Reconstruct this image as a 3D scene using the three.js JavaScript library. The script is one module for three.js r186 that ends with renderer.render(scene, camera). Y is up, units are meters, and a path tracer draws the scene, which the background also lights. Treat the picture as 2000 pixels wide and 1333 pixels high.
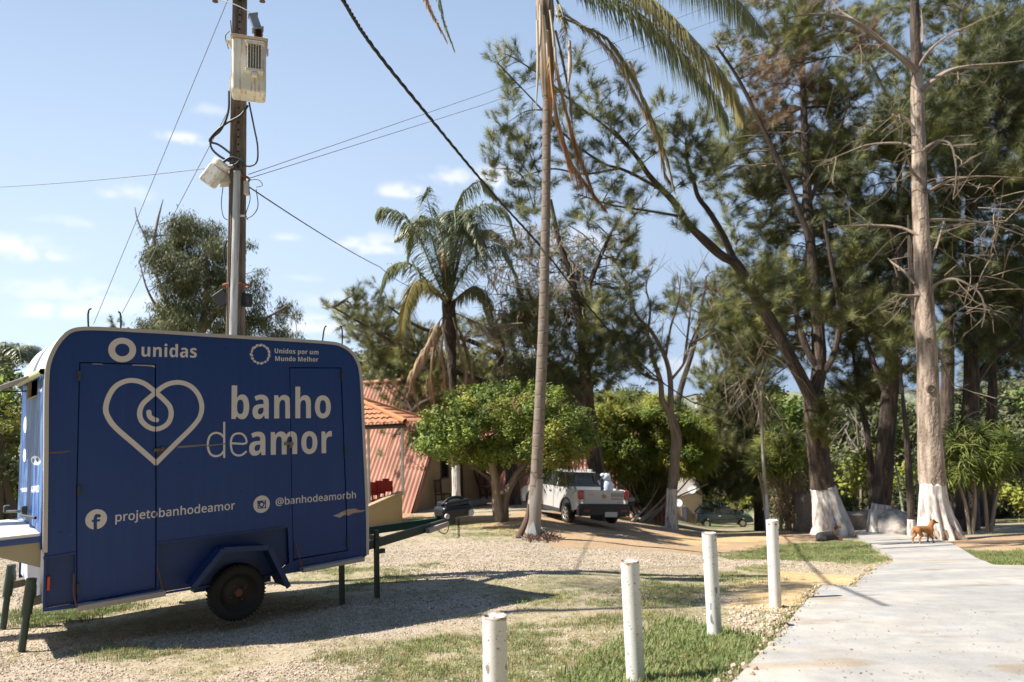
import * as THREE from 'three';
import { mergeGeometries } from 'three/addons/utils/BufferGeometryUtils.js';
import { RoundedBoxGeometry } from 'three/addons/geometries/RoundedBoxGeometry.js';
import { MarchingCubes } from 'three/addons/objects/MarchingCubes.js';

// ---------- camera, sky, sun, exposure ----------
const FPX = 1400, PITCH = 0.1069, ROLL = -0.0327, CY = 1.65;
const scene = new THREE.Scene();
const camera = new THREE.PerspectiveCamera(2 * Math.atan(666.5 / FPX) * 180 / Math.PI, 1.5, 0.1, 6000);
camera.filmGauge = 36;
camera.position.set(0, CY, 0);
camera.rotation.order = 'YXZ';
camera.rotation.set(PITCH, 0, ROLL);
camera.focus = 7.6;
camera.userData.fStop = 1.6;
camera.updateMatrixWorld(true);
const renderer = new THREE.WebGLRenderer({ antialias: true });
renderer.toneMapping = THREE.LinearToneMapping;
renderer.toneMappingExposure = 1.85;
renderer.shadowMap.enabled = true;
const SUN = new THREE.Vector3(-0.8, 1, 0.1).normalize();
const sun = new THREE.DirectionalLight(new THREE.Color(1, 0.93, 0.82), 5.0);
sun.name = 'sun';
sun.position.copy(SUN).multiplyScalar(80);
sun.castShadow = true;
Object.assign(sun.shadow.camera, { left: -45, right: 45, top: 45, bottom: -45, near: 1, far: 250 });
sun.shadow.mapSize.set(4096, 4096);
scene.add(sun, sun.target);

// ---------- small maths ----------
let seed = 12345;
function rnd() { seed = (seed + 0x6d2b79f5) | 0; let t = Math.imul(seed ^ (seed >>> 15), 1 | seed); t = (t + Math.imul(t ^ (t >>> 7), 61 | t)) ^ t; return ((t ^ (t >>> 14)) >>> 0) / 4294967296; }
const rr = (a, b) => a + (b - a) * rnd();
const gauss = () => (rnd() + rnd() + rnd() - 1.5) / 0.75;
const clamp = (x, a = 0, b = 1) => Math.min(b, Math.max(a, x));
const sstep = (a, b, x) => { const t = clamp((x - a) / (b - a)); return t * t * (3 - 2 * t); };
const mix = (a, b, t) => a + (b - a) * t;
const V = (x, y, z) => new THREE.Vector3(x, y, z);
function hash(ix, iy, s) { let h = Math.imul(ix | 0, 374761393) + Math.imul(iy | 0, 668265263) + Math.imul(s | 0, 974634757); h = Math.imul(h ^ (h >>> 13), 1274126177); return ((h ^ (h >>> 16)) >>> 0) / 4294967296; }
function vnoise(x, y, s = 0, per = 0, pery = per) {
  const ix = Math.floor(x), iy = Math.floor(y), fx = x - ix, fy = y - iy, u = fx * fx * (3 - 2 * fx), v = fy * fy * (3 - 2 * fy);
  const w = per ? (k) => ((k % per) + per) % per : (k) => k;
  const h = pery ? (k) => ((k % pery) + pery) % pery : (k) => k;
  const a = hash(w(ix), h(iy), s), b = hash(w(ix + 1), h(iy), s), c = hash(w(ix), h(iy + 1), s), d = hash(w(ix + 1), h(iy + 1), s);
  return a + (b - a) * u + (c - a) * v + (a - b - c + d) * u * v;
}
function fbm(x, y, o = 4, s = 0, per = 0) { let t = 0, a = 0.5, n = 0; for (let i = 0; i < o; i++) { t += a * vnoise(x, y, s + i * 17, per); n += a; a *= 0.5; x *= 2; y *= 2; per *= 2; } return t / n; }

// a pixel of the photograph (2000 x 1333) at a real depth in metres -> a point of the place
const RM = new THREE.Matrix4().extractRotation(camera.matrixWorld);
function ray(px, py) { const v = V((px - 1000) / FPX, -(py - 666.5) / FPX, -1).applyMatrix4(RM); return v.multiplyScalar(-1 / v.z); }
function P(px, py, d) { const v = ray(px, py).multiplyScalar(d); v.y += CY; return v; }
// terrain height: gently falling away from the camera, faster on the right
function G(x, d) {
  const t = x / Math.max(d, 3), k = clamp(-0.028 + 0.235 * t, -0.026, 0.035);
  const dd = Math.min(d, 95);
  let v = 1.31 + 0.092 * dd + k * Math.max(0, dd - 7) + sstep(0.05, 0.25, t) * 0.02 * Math.max(0, dd - 25);
  v -= sstep(150, 900, d) * 6;
  return CY - v;
}
function ground(px, py, off = 0) {
  let lo = 1.5, hi = 300;
  for (let d = 1.5; d < 300; d += 0.25) { const p = P(px, py, d); if (p.y < G(p.x, d) + off) { hi = d; lo = d - 0.25; break; } }
  for (let i = 0; i < 30; i++) { const m = (lo + hi) / 2, p = P(px, py, m); if (p.y < G(p.x, m) + off) hi = m; else lo = m; }
  return P(px, py, hi);
}
const toPx = (p) => { const q = p.clone().project(camera); return [1000 + q.x * 1000, 666.5 - q.y * 666.5]; };

// ---------- textures ----------
function tex(w, h, fn, o = {}) {   // fn(u, v) -> linear rgb or a number
  const data = new Uint8Array(w * h * 4), enc = o.data ? (c) => c : (c) => (c <= 0.0031308 ? 12.92 * c : 1.055 * Math.pow(c, 1 / 2.4) - 0.055);
  for (let y = 0; y < h; y++) for (let x = 0; x < w; x++) {
    let c = fn((x + 0.5) / w, (y + 0.5) / h); if (typeof c === 'number') c = [c, c, c];
    const i = (y * w + x) * 4;
    for (let k = 0; k < 3; k++) data[i + k] = Math.round(255 * clamp(enc(clamp(c[k]))));
    data[i + 3] = 255;
  }
  const t = new THREE.DataTexture(data, w, h); t.wrapS = t.wrapT = o.clamp ? THREE.ClampToEdgeWrapping : THREE.RepeatWrapping;
  t.magFilter = THREE.LinearFilter; if (!o.data) t.colorSpace = THREE.SRGBColorSpace; t.needsUpdate = true; return t;
}
const mixc = (a, b, t) => [mix(a[0], b[0], t), mix(a[1], b[1], t), mix(a[2], b[2], t)];
const M = {};
const std = (o) => { const c = o.rgb; delete o.rgb; const m = new THREE.MeshPhysicalMaterial({ roughness: 0.8, ...o }); if (c) m.color.setRGB(...c); return m; };
function barkMat(a, b, sx, sy, bump, seedN) {
  const f = (u, v) => { const w = fbm(u * sx + 0.3 * fbm(u * 8, v * 8, 2, seedN + 5, 8), v * sy, 4, seedN, sx); return w; };
  return std({ map: tex(256, 1024, (u, v) => { const t = sstep(0.2, 0.8, vnoise(u * 30, v * 30, seedN, 30) * 0.45 + 0.4 * fbm(u * 14, v * 14, 4, seedN + 3, 14) + 0.15 * vnoise(u * 70, v * 300, seedN + 6, 70, 300)); return mixc(a, b, t); }),
    bumpMap: tex(256, 1024, (u, v) => vnoise(u * 26, v * 40, seedN, 26, 40) * 0.6 + 0.4 * vnoise(u * 60, v * 200, seedN + 9, 60, 200), { data: true }), bumpScale: bump, roughness: 0.95 });
}
M.barkDark = barkMat([0.03, 0.022, 0.018], [0.115, 0.085, 0.066], 12, 4, 0.03, 11);
M.barkPale = barkMat([0.17, 0.125, 0.095], [0.47, 0.38, 0.31], 12, 4, 0.03, 23);
M.barkMid = barkMat([0.13, 0.1, 0.075], [0.3, 0.24, 0.19], 12, 4, 0.015, 37);
M.barkPalm = std({ map: tex(128, 512, (u, v) => { const ring = Math.abs(((v * 14 + 0.15 * vnoise(u * 6, v * 14, 3, 6)) % 1) - 0.5) * 2; const n = fbm(u * 16, v * 60, 3, 4, 16); return mixc([0.12, 0.095, 0.075], [0.25, 0.205, 0.17], clamp(n * 0.9 + 0.25 - 0.35 * sstep(0.8, 1, ring))); }), bumpMap: tex(64, 512, (u, v) => 1 - sstep(0.75, 1, Math.abs(((v * 14) % 1) - 0.5) * 2), { data: true }), bumpScale: 0.008, roughness: 0.95 });
M.whitewash = std({ map: tex(256, 512, (u, v) => mixc([0.66, 0.63, 0.6], [0.33, 0.28, 0.25], sstep(0.42, 0.8, fbm(u * 40, v * 40, 4, 71, 40)))), bumpMap: tex(256, 512, (u, v) => vnoise(u * 18, v * 60, 73, 18, 60), { data: true }), bumpScale: 0.02, roughness: 0.95 });
M.twig = std({ rgb: [0.3, 0.24, 0.18], roughness: 0.95 });
M.twigDark = std({ rgb: [0.1, 0.08, 0.06], roughness: 0.95 });
M.leaf = std({ rgb: [1, 1, 1], roughness: 0.75, side: THREE.DoubleSide, transmission: 0.25, thickness: 0 });
M.needle = std({ rgb: [1, 1, 1], roughness: 0.7, side: THREE.DoubleSide, transmission: 0.25, thickness: 0 });
M.frond = std({ rgb: [0.19, 0.215, 0.1], roughness: 0.45, side: THREE.DoubleSide, transmission: 0.2 });
M.frondOld = std({ rgb: [0.27, 0.23, 0.075], roughness: 0.55, side: THREE.DoubleSide, transmission: 0.2 });
M.frondDead = std({ rgb: [0.5, 0.29, 0.13], roughness: 0.8, side: THREE.DoubleSide });
M.frondDry = std({ rgb: [0.42, 0.3, 0.19], roughness: 0.85, side: THREE.DoubleSide });
M.sheath = std({ rgb: [0.55, 0.46, 0.36], roughness: 0.8, side: THREE.DoubleSide });
M.black = std({ rgb: [0.015, 0.015, 0.016], roughness: 0.5 });
M.cable = std({ rgb: [0.02, 0.02, 0.022], roughness: 0.5 });
M.wire = std({ rgb: [0.2, 0.21, 0.23], roughness: 0.5 });

// ---------- object helpers ----------
const taken = new Map();
function numbered(n) { const k = taken.get(n) ?? 0; taken.set(n, k + 1); return k ? n + '_' + String(k).padStart(3, '0') : n; }
function tag(o, label, category, group, kind) { if (label) o.userData.label = label; if (category) o.userData.category = category; if (group) o.userData.group = group; if (kind) o.userData.kind = kind; return o; }
function sh(m) { m.castShadow = m.receiveShadow = true; return m; }
function thing(name, label, category, pos = V(0, 0, 0), group) { const o = new THREE.Group(); o.name = numbered(name); o.position.copy(pos); scene.add(o); return tag(o, label, category, group); }
function part(t, name, geo, mat) {   // geo in the thing's own axes
  if (Array.isArray(geo)) geo = merge(geo); const m = sh(new THREE.Mesh(geo, mat)); m.name = name; t.add(m); return m;
}
function partW(t, name, geo, mat) {  // geo in world axes, thing not turned
  if (Array.isArray(geo)) geo = merge(geo); geo.translate(-t.position.x, -t.position.y, -t.position.z); return part(t, name, geo, mat);
}
function single(name, label, category, geo, mat, group, kind) { if (Array.isArray(geo)) geo = merge(geo); geo.computeBoundingBox(); const c = geo.boundingBox.getCenter(V()); c.y = geo.boundingBox.min.y; geo.translate(-c.x, -c.y, -c.z); const m = sh(new THREE.Mesh(geo, mat)); m.position.copy(c); m.name = numbered(name); scene.add(m); return tag(m, label, category, group, kind); }
function parts(t, name, list, mat) { return list.map((g) => part(t, name, g, mat)); }
function merge(list) { return mergeGeometries(list.map((g) => { const q = g.index ? g.toNonIndexed() : g; if (!q.attributes.uv) q.setAttribute('uv', new THREE.BufferAttribute(new Float32Array(q.attributes.position.count * 2), 2)); for (const k of Object.keys(q.attributes)) if (!['position', 'normal', 'uv'].includes(k)) q.deleteAttribute(k); return q; })); }
function box(w, h, d, x = 0, y = 0, z = 0, r = 0) { const g = r ? new RoundedBoxGeometry(w, h, d, 2, r) : new THREE.BoxGeometry(w, h, d); return g.translate(x, y, z); }
const cyl = (r0, r1, h, x, y, z, n = 16) => new THREE.CylinderGeometry(r1, r0, h, n).translate(x, y + h / 2, z);
// a tapered limb through points; radii per point; flutes near the base if asked
function limb(pts, rad, o = {}) {
  const n = o.n ?? Math.max(2, pts.length * 3), seg = o.seg ?? 8, cv = pts.length > 2 ? new THREE.CatmullRomCurve3(pts, false, 'centripetal') : new THREE.LineCurve3(pts[0], pts[1]);
  const pos = [], nor = [], uv = [], idx = []; let up = V(0.31, 0.05, 0.95).normalize(), len = 0, prev = null;
  for (let i = 0; i <= n; i++) {
    const t = i / n, c = cv.getPoint(t), tan = cv.getTangent(t), x = up.clone().addScaledVector(tan, -up.dot(tan)).normalize(), y = tan.clone().cross(x); up = x;
    const f = t * (rad.length - 1), k = Math.min(rad.length - 2, Math.floor(f)), r0 = rad.length === 1 ? rad[0] : mix(rad[k], rad[k + 1], f - k);
    if (prev) len += c.distanceTo(prev); prev = c;
    for (let j = 0; j <= seg; j++) {
      const a = j / seg * Math.PI * 2; let r = r0;
      if (o.rough) r *= 1 + o.rough * (fbm(Math.cos(a) * 1.7 + 9, Math.sin(a) * 1.7 + len * 1.6 + (o.s ?? 0), 3, o.s ?? 1) - 0.5) * 2;
      if (o.flute) r *= 1 + o.flute * Math.pow(1 - t, o.fp ?? 2) * (Math.pow(Math.abs(Math.cos(a * (o.fn ?? 5) / 2 + (o.s ?? 0))), 1.5) - 0.4);
      const dx = x.clone().multiplyScalar(Math.cos(a)).addScaledVector(y, Math.sin(a));
      pos.push(c.x + dx.x * r, c.y + dx.y * r, c.z + dx.z * r); nor.push(dx.x, dx.y, dx.z); uv.push(j / seg * (o.uu ?? 1), len * (o.vv ?? 0.1));
    }
  }
  for (let i = 0; i < n; i++) for (let j = 0; j < seg; j++) { const a = i * (seg + 1) + j, b = a + seg + 1; idx.push(a, a + 1, b, b, a + 1, b + 1); }
  if (o.cap !== false) { const b = n * (seg + 1), c = cv.getPoint(1), tn = cv.getTangent(1); const ci = pos.length / 3; pos.push(c.x, c.y, c.z); nor.push(tn.x, tn.y, tn.z); uv.push(0, 0); for (let j = 0; j < seg; j++) idx.push(b + j, b + j + 1, ci); }
  const g = new THREE.BufferGeometry();
  g.setAttribute('position', new THREE.Float32BufferAttribute(pos, 3)); g.setAttribute('normal', new THREE.Float32BufferAttribute(nor, 3)); g.setAttribute('uv', new THREE.Float32BufferAttribute(uv, 2)); g.setIndex(idx);
  if (o.rough || o.flute) g.computeVertexNormals();
  return g;
}
const tube = (pts, r, seg = 6, n) => limb(pts, [r, r], { seg, n });
const PP = (list, d0, d1 = d0) => list.map(([x, y, d], i) => P(x, y, d ?? mix(d0, d1, list.length > 1 ? i / (list.length - 1) : 0)));
function tri(verts, uvs) { const g = new THREE.BufferGeometry(); g.setAttribute('position', new THREE.Float32BufferAttribute(verts, 3)); g.setAttribute('uv', new THREE.Float32BufferAttribute(uvs ?? new Array(verts.length / 3 * 2).fill(0), 2)); g.computeVertexNormals(); return g; }
function instances(parent, name, geo, mat, list, kind) {   // list of {p, q, s, c}; p in world axes
  const m = new THREE.InstancedMesh(geo, mat, list.length), mt = new THREE.Matrix4(), off = parent.isScene ? V(0, 0, 0) : parent.position, col = new THREE.Color();
  list.forEach((it, i) => { mt.compose(it.p.clone().sub(off), it.q, typeof it.s === 'number' ? V(it.s, it.s, it.s) : it.s); m.setMatrixAt(i, mt); m.setColorAt(i, col.setRGB(...it.c)); });
  m.name = parent.isScene ? numbered(name) : name; m.castShadow = m.receiveShadow = true; parent.add(m); if (kind) m.userData.kind = kind; return m;
}
const qUp = (dir, spin = 0) => new THREE.Quaternion().setFromUnitVectors(V(0, 1, 0), dir).multiply(new THREE.Quaternion().setFromAxisAngle(V(0, 1, 0), spin));
function inPoly(x, y, poly) { let c = false; for (let i = 0, j = poly.length - 1; i < poly.length; j = i++) { const [xi, yi] = poly[i], [xj, yj] = poly[j]; if ((yi > y) !== (yj > y) && x < (xj - xi) * (y - yi) / (yj - yi) + xi) c = !c; } return c; }

// ---------- sky: air and a few small clouds ----------
{
  const W = 2048, H = 1024, data = new Float32Array(W * H * 4), R = 180 / Math.PI;
  // azimuth, elevation (degrees), half width, half height, strength
  const az = (px) => Math.atan((px - 1000) / FPX) * R;
  const dirOf = (px, py) => { const v = ray(px, py).normalize(); return [Math.atan2(v.x, -v.z) * R, Math.asin(v.y) * R]; };
  const clouds = [[360, 272, 42, 12, 0.8], [245, 384, 40, 16, 0.6], [120, 435, 55, 9, 0.35], [45, 492, 75, 22, 0.75], [130, 575, 90, 20, 0.55], [110, 612, 60, 16, 0.8], [560, 465, 24, 6, 0.45], [600, 545, 30, 7, 0.3], [790, 378, 40, 14, 0.8], [880, 350, 40, 16, 0.7], [960, 355, 45, 22, 0.8], [730, 485, 50, 18, 0.7], [620, 640, 70, 18, 0.7], [1350, 720, 60, 20, 0.4], [1150, 470, 50, 20, 0.4], [1700, 240, 60, 26, 0.5], [1850, 190, 60, 24, 0.5], [410, 218, 30, 10, 0.35], [240, 600, 90, 22, 0.5], [640, 590, 60, 14, 0.3]]
    .map(([x, y, w, h, s]) => { const a = dirOf(x, y), b = dirOf(x + w, y), c = dirOf(x, y - h); return [a[0], a[1], Math.abs(b[0] - a[0]), Math.abs(c[1] - a[1]), s]; });
  for (let y = 0; y < H; y++) for (let x = 0; x < W; x++) {
    const el = ((y + 0.5) / H - 0.5) * Math.PI, ph = ((x + 0.5) / W - 0.5) * 2 * Math.PI;
    const dx = Math.cos(ph) * Math.cos(el), dy = Math.sin(el), dz = Math.sin(ph) * Math.cos(el);
    const cs = clamp(dx * SUN.x + dy * SUN.y + dz * SUN.z, -1, 1), e = Math.max(0, dy), h = Math.pow(1 - e, 1.25), q = sstep(-0.75, 0.55, cs);
    const far = mixc([0.03, 0.07, 0.165], [0.13, 0.2, 0.31], h), close = mixc([0.05, 0.12, 0.275], [0.52, 0.625, 0.75], h);
    let c = mixc(far, close, q);
    if (el > -0.02 && el < 1.3) {
      const A = Math.atan2(dx, -dz) * R, E = el * R; let k = 0;
      for (const [ca, ce, wa, we, s] of clouds) { const u = (A - ca) / wa, v = (E - ce) / (v_side(E, ce) * we), r2 = u * u + v * v; if (r2 < 6) { const n = fbm(A * 1.1 + 40, E * 2.3 + 7, 5, 5); k = Math.max(k, s * sstep(0.15, 0.95, (n * 1.5 - 0.05) * Math.exp(-r2 * 0.55) * 1.35)); } }
      // the same small low clouds all the way round
      if (Math.abs(A) > 42 && E > 3 && E < 34) { const n = fbm(A * 0.16 + 3, E * 0.42, 5, 31); k = Math.max(k, 0.7 * sstep(0.62, 0.8, n)); }
      c = mixc(c, [0.62, 0.62, 0.63], k * 0.9);
    }
    const i = (y * W + x) * 4; data[i] = c[0]; data[i + 1] = c[1]; data[i + 2] = c[2]; data[i + 3] = 1;
  }
  function v_side(E, ce) { return E < ce ? 0.55 : 1.15; }
  const t = new THREE.DataTexture(data, W, H, THREE.RGBAFormat, THREE.FloatType);
  t.mapping = THREE.EquirectangularReflectionMapping; t.magFilter = THREE.LinearFilter; t.needsUpdate = true;
  scene.background = t; scene.environment = t;
}

// ---------- ground ----------
const flat = (list) => list.map(([x, y]) => { const p = ground(x, y); return [p.x, -p.z]; });
const PATCH = {
  gravel: [flat([[720, 1078], [760, 1058], [900, 1052], [1000, 1062], [1100, 1071], [1300, 1079], [1450, 1089], [1690, 1107], [1660, 1118], [1500, 1112], [1300, 1108], [1200, 1118], [1000, 1129], [850, 1132], [740, 1120]]), flat([[-300, 1045], [110, 1040], [100, 1180], [-300, 1200]]), flat([[-200, 1235], [90, 1225], [170, 1290], [420, 1310], [760, 1270], [1000, 1345], [700, 1500], [-200, 1500]]), flat([[150, 1275], [560, 1262], [1000, 1200], [900, 1150], [500, 1190]])],
  green: [flat([[1390, 1087], [1480, 1071], [1600, 1062], [1690, 1058], [1745, 1090], [1722, 1106], [1640, 1099], [1480, 1093]]), flat([[1255, 1250], [1330, 1225], [1430, 1252], [1500, 1265], [1530, 1236], [1485, 1290], [1432, 1333], [1390, 1420], [1100, 1420], [1140, 1330], [1200, 1300]]), flat([[1885, 1076], [2000, 1078], [2300, 1100], [2300, 1125], [1945, 1101]]), flat([[20, 1203], [150, 1187], [235, 1190], [60, 1226]])],
  thin: [flat([[1080, 1165], [1250, 1135], [1400, 1122], [1500, 1106], [1515, 1122], [1400, 1155], [1290, 1212], [1150, 1228], [950, 1228], [930, 1200]]), flat([[180, 1282], [360, 1264], [470, 1272], [330, 1302], [200, 1304]]), flat([[720, 1145], [560, 1115], [740, 1098], [860, 1105], [760, 1125]]), flat([[600, 1300], [800, 1250], [1050, 1230], [1240, 1260], [1150, 1320], [900, 1380], [650, 1380]]), flat([[650, 1120], [760, 1110], [800, 1130], [660, 1160]]), flat([[860, 1040], [1000, 1030], [1040, 1052], [900, 1056]]), flat([[790, 1008], [900, 1012], [980, 1030], [850, 1040], [790, 1030]])],
  dirt: [flat([[1040, 1049], [1150, 1034], [1300, 1028], [1600, 1034], [1620, 1058], [1480, 1070], [1390, 1084], [1250, 1078], [1100, 1070]]), flat([[700, 1002], [1000, 1008], [1400, 1024], [1620, 1028], [1620, 1040], [1300, 1040], [1050, 1050], [960, 1036], [860, 1018], [700, 1014]]), flat([[1790, 1052], [2200, 1040], [2300, 1085], [1900, 1076]])],
  ochre: [flat([[1400, 1184], [1415, 1155], [1470, 1130], [1520, 1116], [1685, 1122], [1680, 1149], [1608, 1150], [1580, 1180], [1520, 1196], [1450, 1204]]), flat([[1290, 1050], [1420, 1044], [1540, 1052], [1440, 1064], [1320, 1062]]), flat([[1480, 1240], [1520, 1215], [1565, 1195], [1570, 1210], [1530, 1250]])],
};
function polyDist(x, y, poly) { let c = false, best = 1e9; for (let i = 0, j = poly.length - 1; i < poly.length; j = i++) { const [xi, yi] = poly[i], [xj, yj] = poly[j]; if ((yi > y) !== (yj > y) && x < (xj - xi) * (y - yi) / (yj - yi) + xi) c = !c; const ex = xj - xi, ey = yj - yi, t = clamp(((x - xi) * ex + (y - yi) * ey) / (ex * ex + ey * ey)), dx = x - xi - ex * t, dy = y - yi - ey * t; best = Math.min(best, dx * dx + dy * dy); } return (c ? 1 : -1) * Math.sqrt(best); }
const BB = {}; for (const k in PATCH) BB[k] = PATCH[k].map((p) => [Math.min(...p.map((q) => q[0])) - 1, Math.max(...p.map((q) => q[0])) + 1, Math.min(...p.map((q) => q[1])) - 1, Math.max(...p.map((q) => q[1])) + 1]);
function weight0(kind, x, d) {
  const soft = 0.12 + 0.02 * d; let w = 0;
  const n = (fbm(x * 1.3 + 50, d * 0.9 + 11, 3, 61) - 0.5) * (0.5 + 0.05 * d);
  PATCH[kind].forEach((p, i) => { const b = BB[kind][i]; if (x < b[0] || x > b[1] || d < b[2] || d > b[3]) return; w = Math.max(w, sstep(-soft, soft, polyDist(x, d, p) + n)); });
  return w;
}
const GX0 = -10, GD0 = 2.2, GW = 26;   // the detailed square of ground
const PIX = 1536, WN = 300, CWT = {};
for (const k in PATCH) { CWT[k] = new Float32Array(WN * WN); for (let j = 0; j < WN; j++) for (let i = 0; i < WN; i++) CWT[k][j * WN + i] = weight0(k, GX0 + (i + 0.5) / WN * GW, GD0 + (j + 0.5) / WN * GW); }
function weight(k, X, D) { const N = WN, x = clamp((X - GX0) / GW * N - 0.5, 0, N - 1.01), y = clamp((D - GD0) / GW * N - 0.5, 0, N - 1.01), i = Math.floor(x), j = Math.floor(y), a = CWT[k], o = j * N + i; return mix(mix(a[o], a[o + 1], x - i), mix(a[o + N], a[o + N + 1], x - i), y - j); }
let groundMap, groundBump;
{
  const b = new Uint8Array(PIX * PIX * 4), enc = (c) => (c <= 0.0031308 ? 12.92 * c : 1.055 * Math.pow(c, 1 / 2.4) - 0.055);
  for (let y = 0; y < PIX; y++) for (let x = 0; x < PIX; x++) {
    const u = (x + 0.5) / PIX, v = (y + 0.5) / PIX, X = GX0 + u * GW, D = GD0 + v * GW;
    const f1 = hash(x, y, 1), f2 = vnoise(x / 2.1, y / 2.1, 2), m1 = fbm(X * 2.2, D * 2.2, 2, 3), m2 = vnoise(X * 0.7, D * 0.7, 4);
    const fine = 0.72 + 0.36 * f2 + 0.2 * (f1 - 0.5);
    let c = mixc([0.36, 0.29, 0.195], [0.43, 0.365, 0.26], m1);
    c = mixc(c, [0.23, 0.23, 0.095], 0.55 * sstep(0.5, 0.72, fbm(X * 1.6 + 8, D * 1.6, 4, 9)));
    const edge = (w) => sstep(0.35, 0.65, w + (m1 - 0.5) * 0.5 + (f2 - 0.5) * 0.25);
    const gv = edge(weight('gravel', X, D)), di = edge(weight('dirt', X, D)), oc = edge(weight('ochre', X, D)), gr = edge(weight('green', X, D)), th = weight('thin', X, D);
    c = mixc(c, mixc([0.52, 0.44, 0.345], [0.33, 0.265, 0.195], f2 * 0.9), gv * 0.9);
    c = mixc(c, mixc([0.4, 0.26, 0.15], [0.46, 0.33, 0.2], m1), di);
    c = mixc(c, mixc([0.5, 0.34, 0.16], [0.58, 0.43, 0.24], m1), oc);
    c = mixc(c, [0.2, 0.22, 0.085], th * sstep(0.42, 0.66, m1 * 0.6 + f2 * 0.4) * 0.7);
    c = mixc(c, mixc([0.14, 0.165, 0.06], [0.3, 0.25, 0.14], sstep(0.45, 0.7, f2 * 0.5 + m1 * 0.5)), gr * 0.85);
    const k = fine * (0.9 + 0.2 * m2), i = (y * PIX + x) * 4;
    b[i] = 255 * clamp(enc(c[0] * k)); b[i + 1] = 255 * clamp(enc(c[1] * k)); b[i + 2] = 255 * clamp(enc(c[2] * k)); b[i + 3] = 255;
  }
  groundMap = new THREE.DataTexture(b, PIX, PIX); groundMap.colorSpace = THREE.SRGBColorSpace; groundMap.magFilter = THREE.LinearFilter; groundMap.needsUpdate = true;
  groundBump = tex(512, 512, (u, v) => 0.6 * vnoise(u * 128, v * 128, 7, 128) + 0.4 * vnoise(u * 256, v * 256, 8, 256), { data: true });
}
function bumpy(x, d) { return (fbm(x * 1.1, d * 1.1, 3, 91) - 0.5) * 0.07 * sstep(2, 5, d) + (fbm(x * 0.35, d * 0.35, 2, 92) - 0.5) * 0.1 * sstep(8, 14, d); }
const GZ = (x, d) => G(x, d) + bumpy(x, d);
{
  const line = (a, b, step) => { const o = []; for (let v = a; v < b - 1e-6; v += step) o.push(v); return o; };
  const grow = (from, to, f) => { const o = []; let v = from, s = 1.2; while (Math.abs(v) < Math.abs(to)) { o.push(v); v += Math.sign(to - from) * s; s *= f; } o.push(to); return o; };
  const xs = [...grow(GX0, -2500, 1.22).reverse(), ...line(GX0 + 0.16, GX0 + GW, 0.16), ...grow(GX0 + GW, 2500, 1.22)];
  const ds = [...grow(GD0, -2500, 1.3).reverse(), ...line(GD0 + 0.16, GD0 + GW, 0.16), ...grow(GD0 + GW, 5500, 1.2)];
  const pos = [], uv = [], near = [], far = [];
  for (const d of ds) for (const x of xs) { pos.push(x, GZ(x, d), -d); uv.push((x - GX0) / GW, (d - GD0) / GW); }
  for (let j = 0; j < ds.length - 1; j++) for (let i = 0; i < xs.length - 1; i++) { const a = j * xs.length + i, b = a + xs.length; const inside = xs[i] >= GX0 - 1e-6 && xs[i + 1] <= GX0 + GW + 1e-6 && ds[j] >= GD0 - 1e-6 && ds[j + 1] <= GD0 + GW + 1e-6; (inside ? near : far).push(a, a + 1, b, b, a + 1, b + 1); }
  const g = new THREE.BufferGeometry(); g.setAttribute('position', new THREE.Float32BufferAttribute(pos, 3)); g.setAttribute('uv', new THREE.Float32BufferAttribute(uv, 2)); g.setIndex([...near, ...far]);
  g.addGroup(0, near.length, 0); g.addGroup(near.length, far.length, 1); g.computeVertexNormals();
  const bm = groundBump.clone(); bm.repeat.set(8, 8); bm.needsUpdate = true;
  const m0 = std({ map: groundMap, bumpMap: bm, bumpScale: 0.012, roughness: 1 });
  const ft = tex(512, 512, (u, v) => { const n = fbm(u * 8, v * 8, 5, 41, 8), k = 0.7 + 0.6 * vnoise(u * 200, v * 200, 43, 200); return mixc([0.34, 0.27, 0.17], [0.14, 0.16, 0.06], sstep(0.42, 0.62, n)).map((c) => c * k); });
  ft.repeat.set(2, 2);
  const m = sh(new THREE.Mesh(g, [m0, std({ map: ft, roughness: 1 })])); m.name = 'ground'; scene.add(tag(m, 'sloping ground of dry grass, gravel and bare earth', null, null, 'structure'));
}

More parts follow.
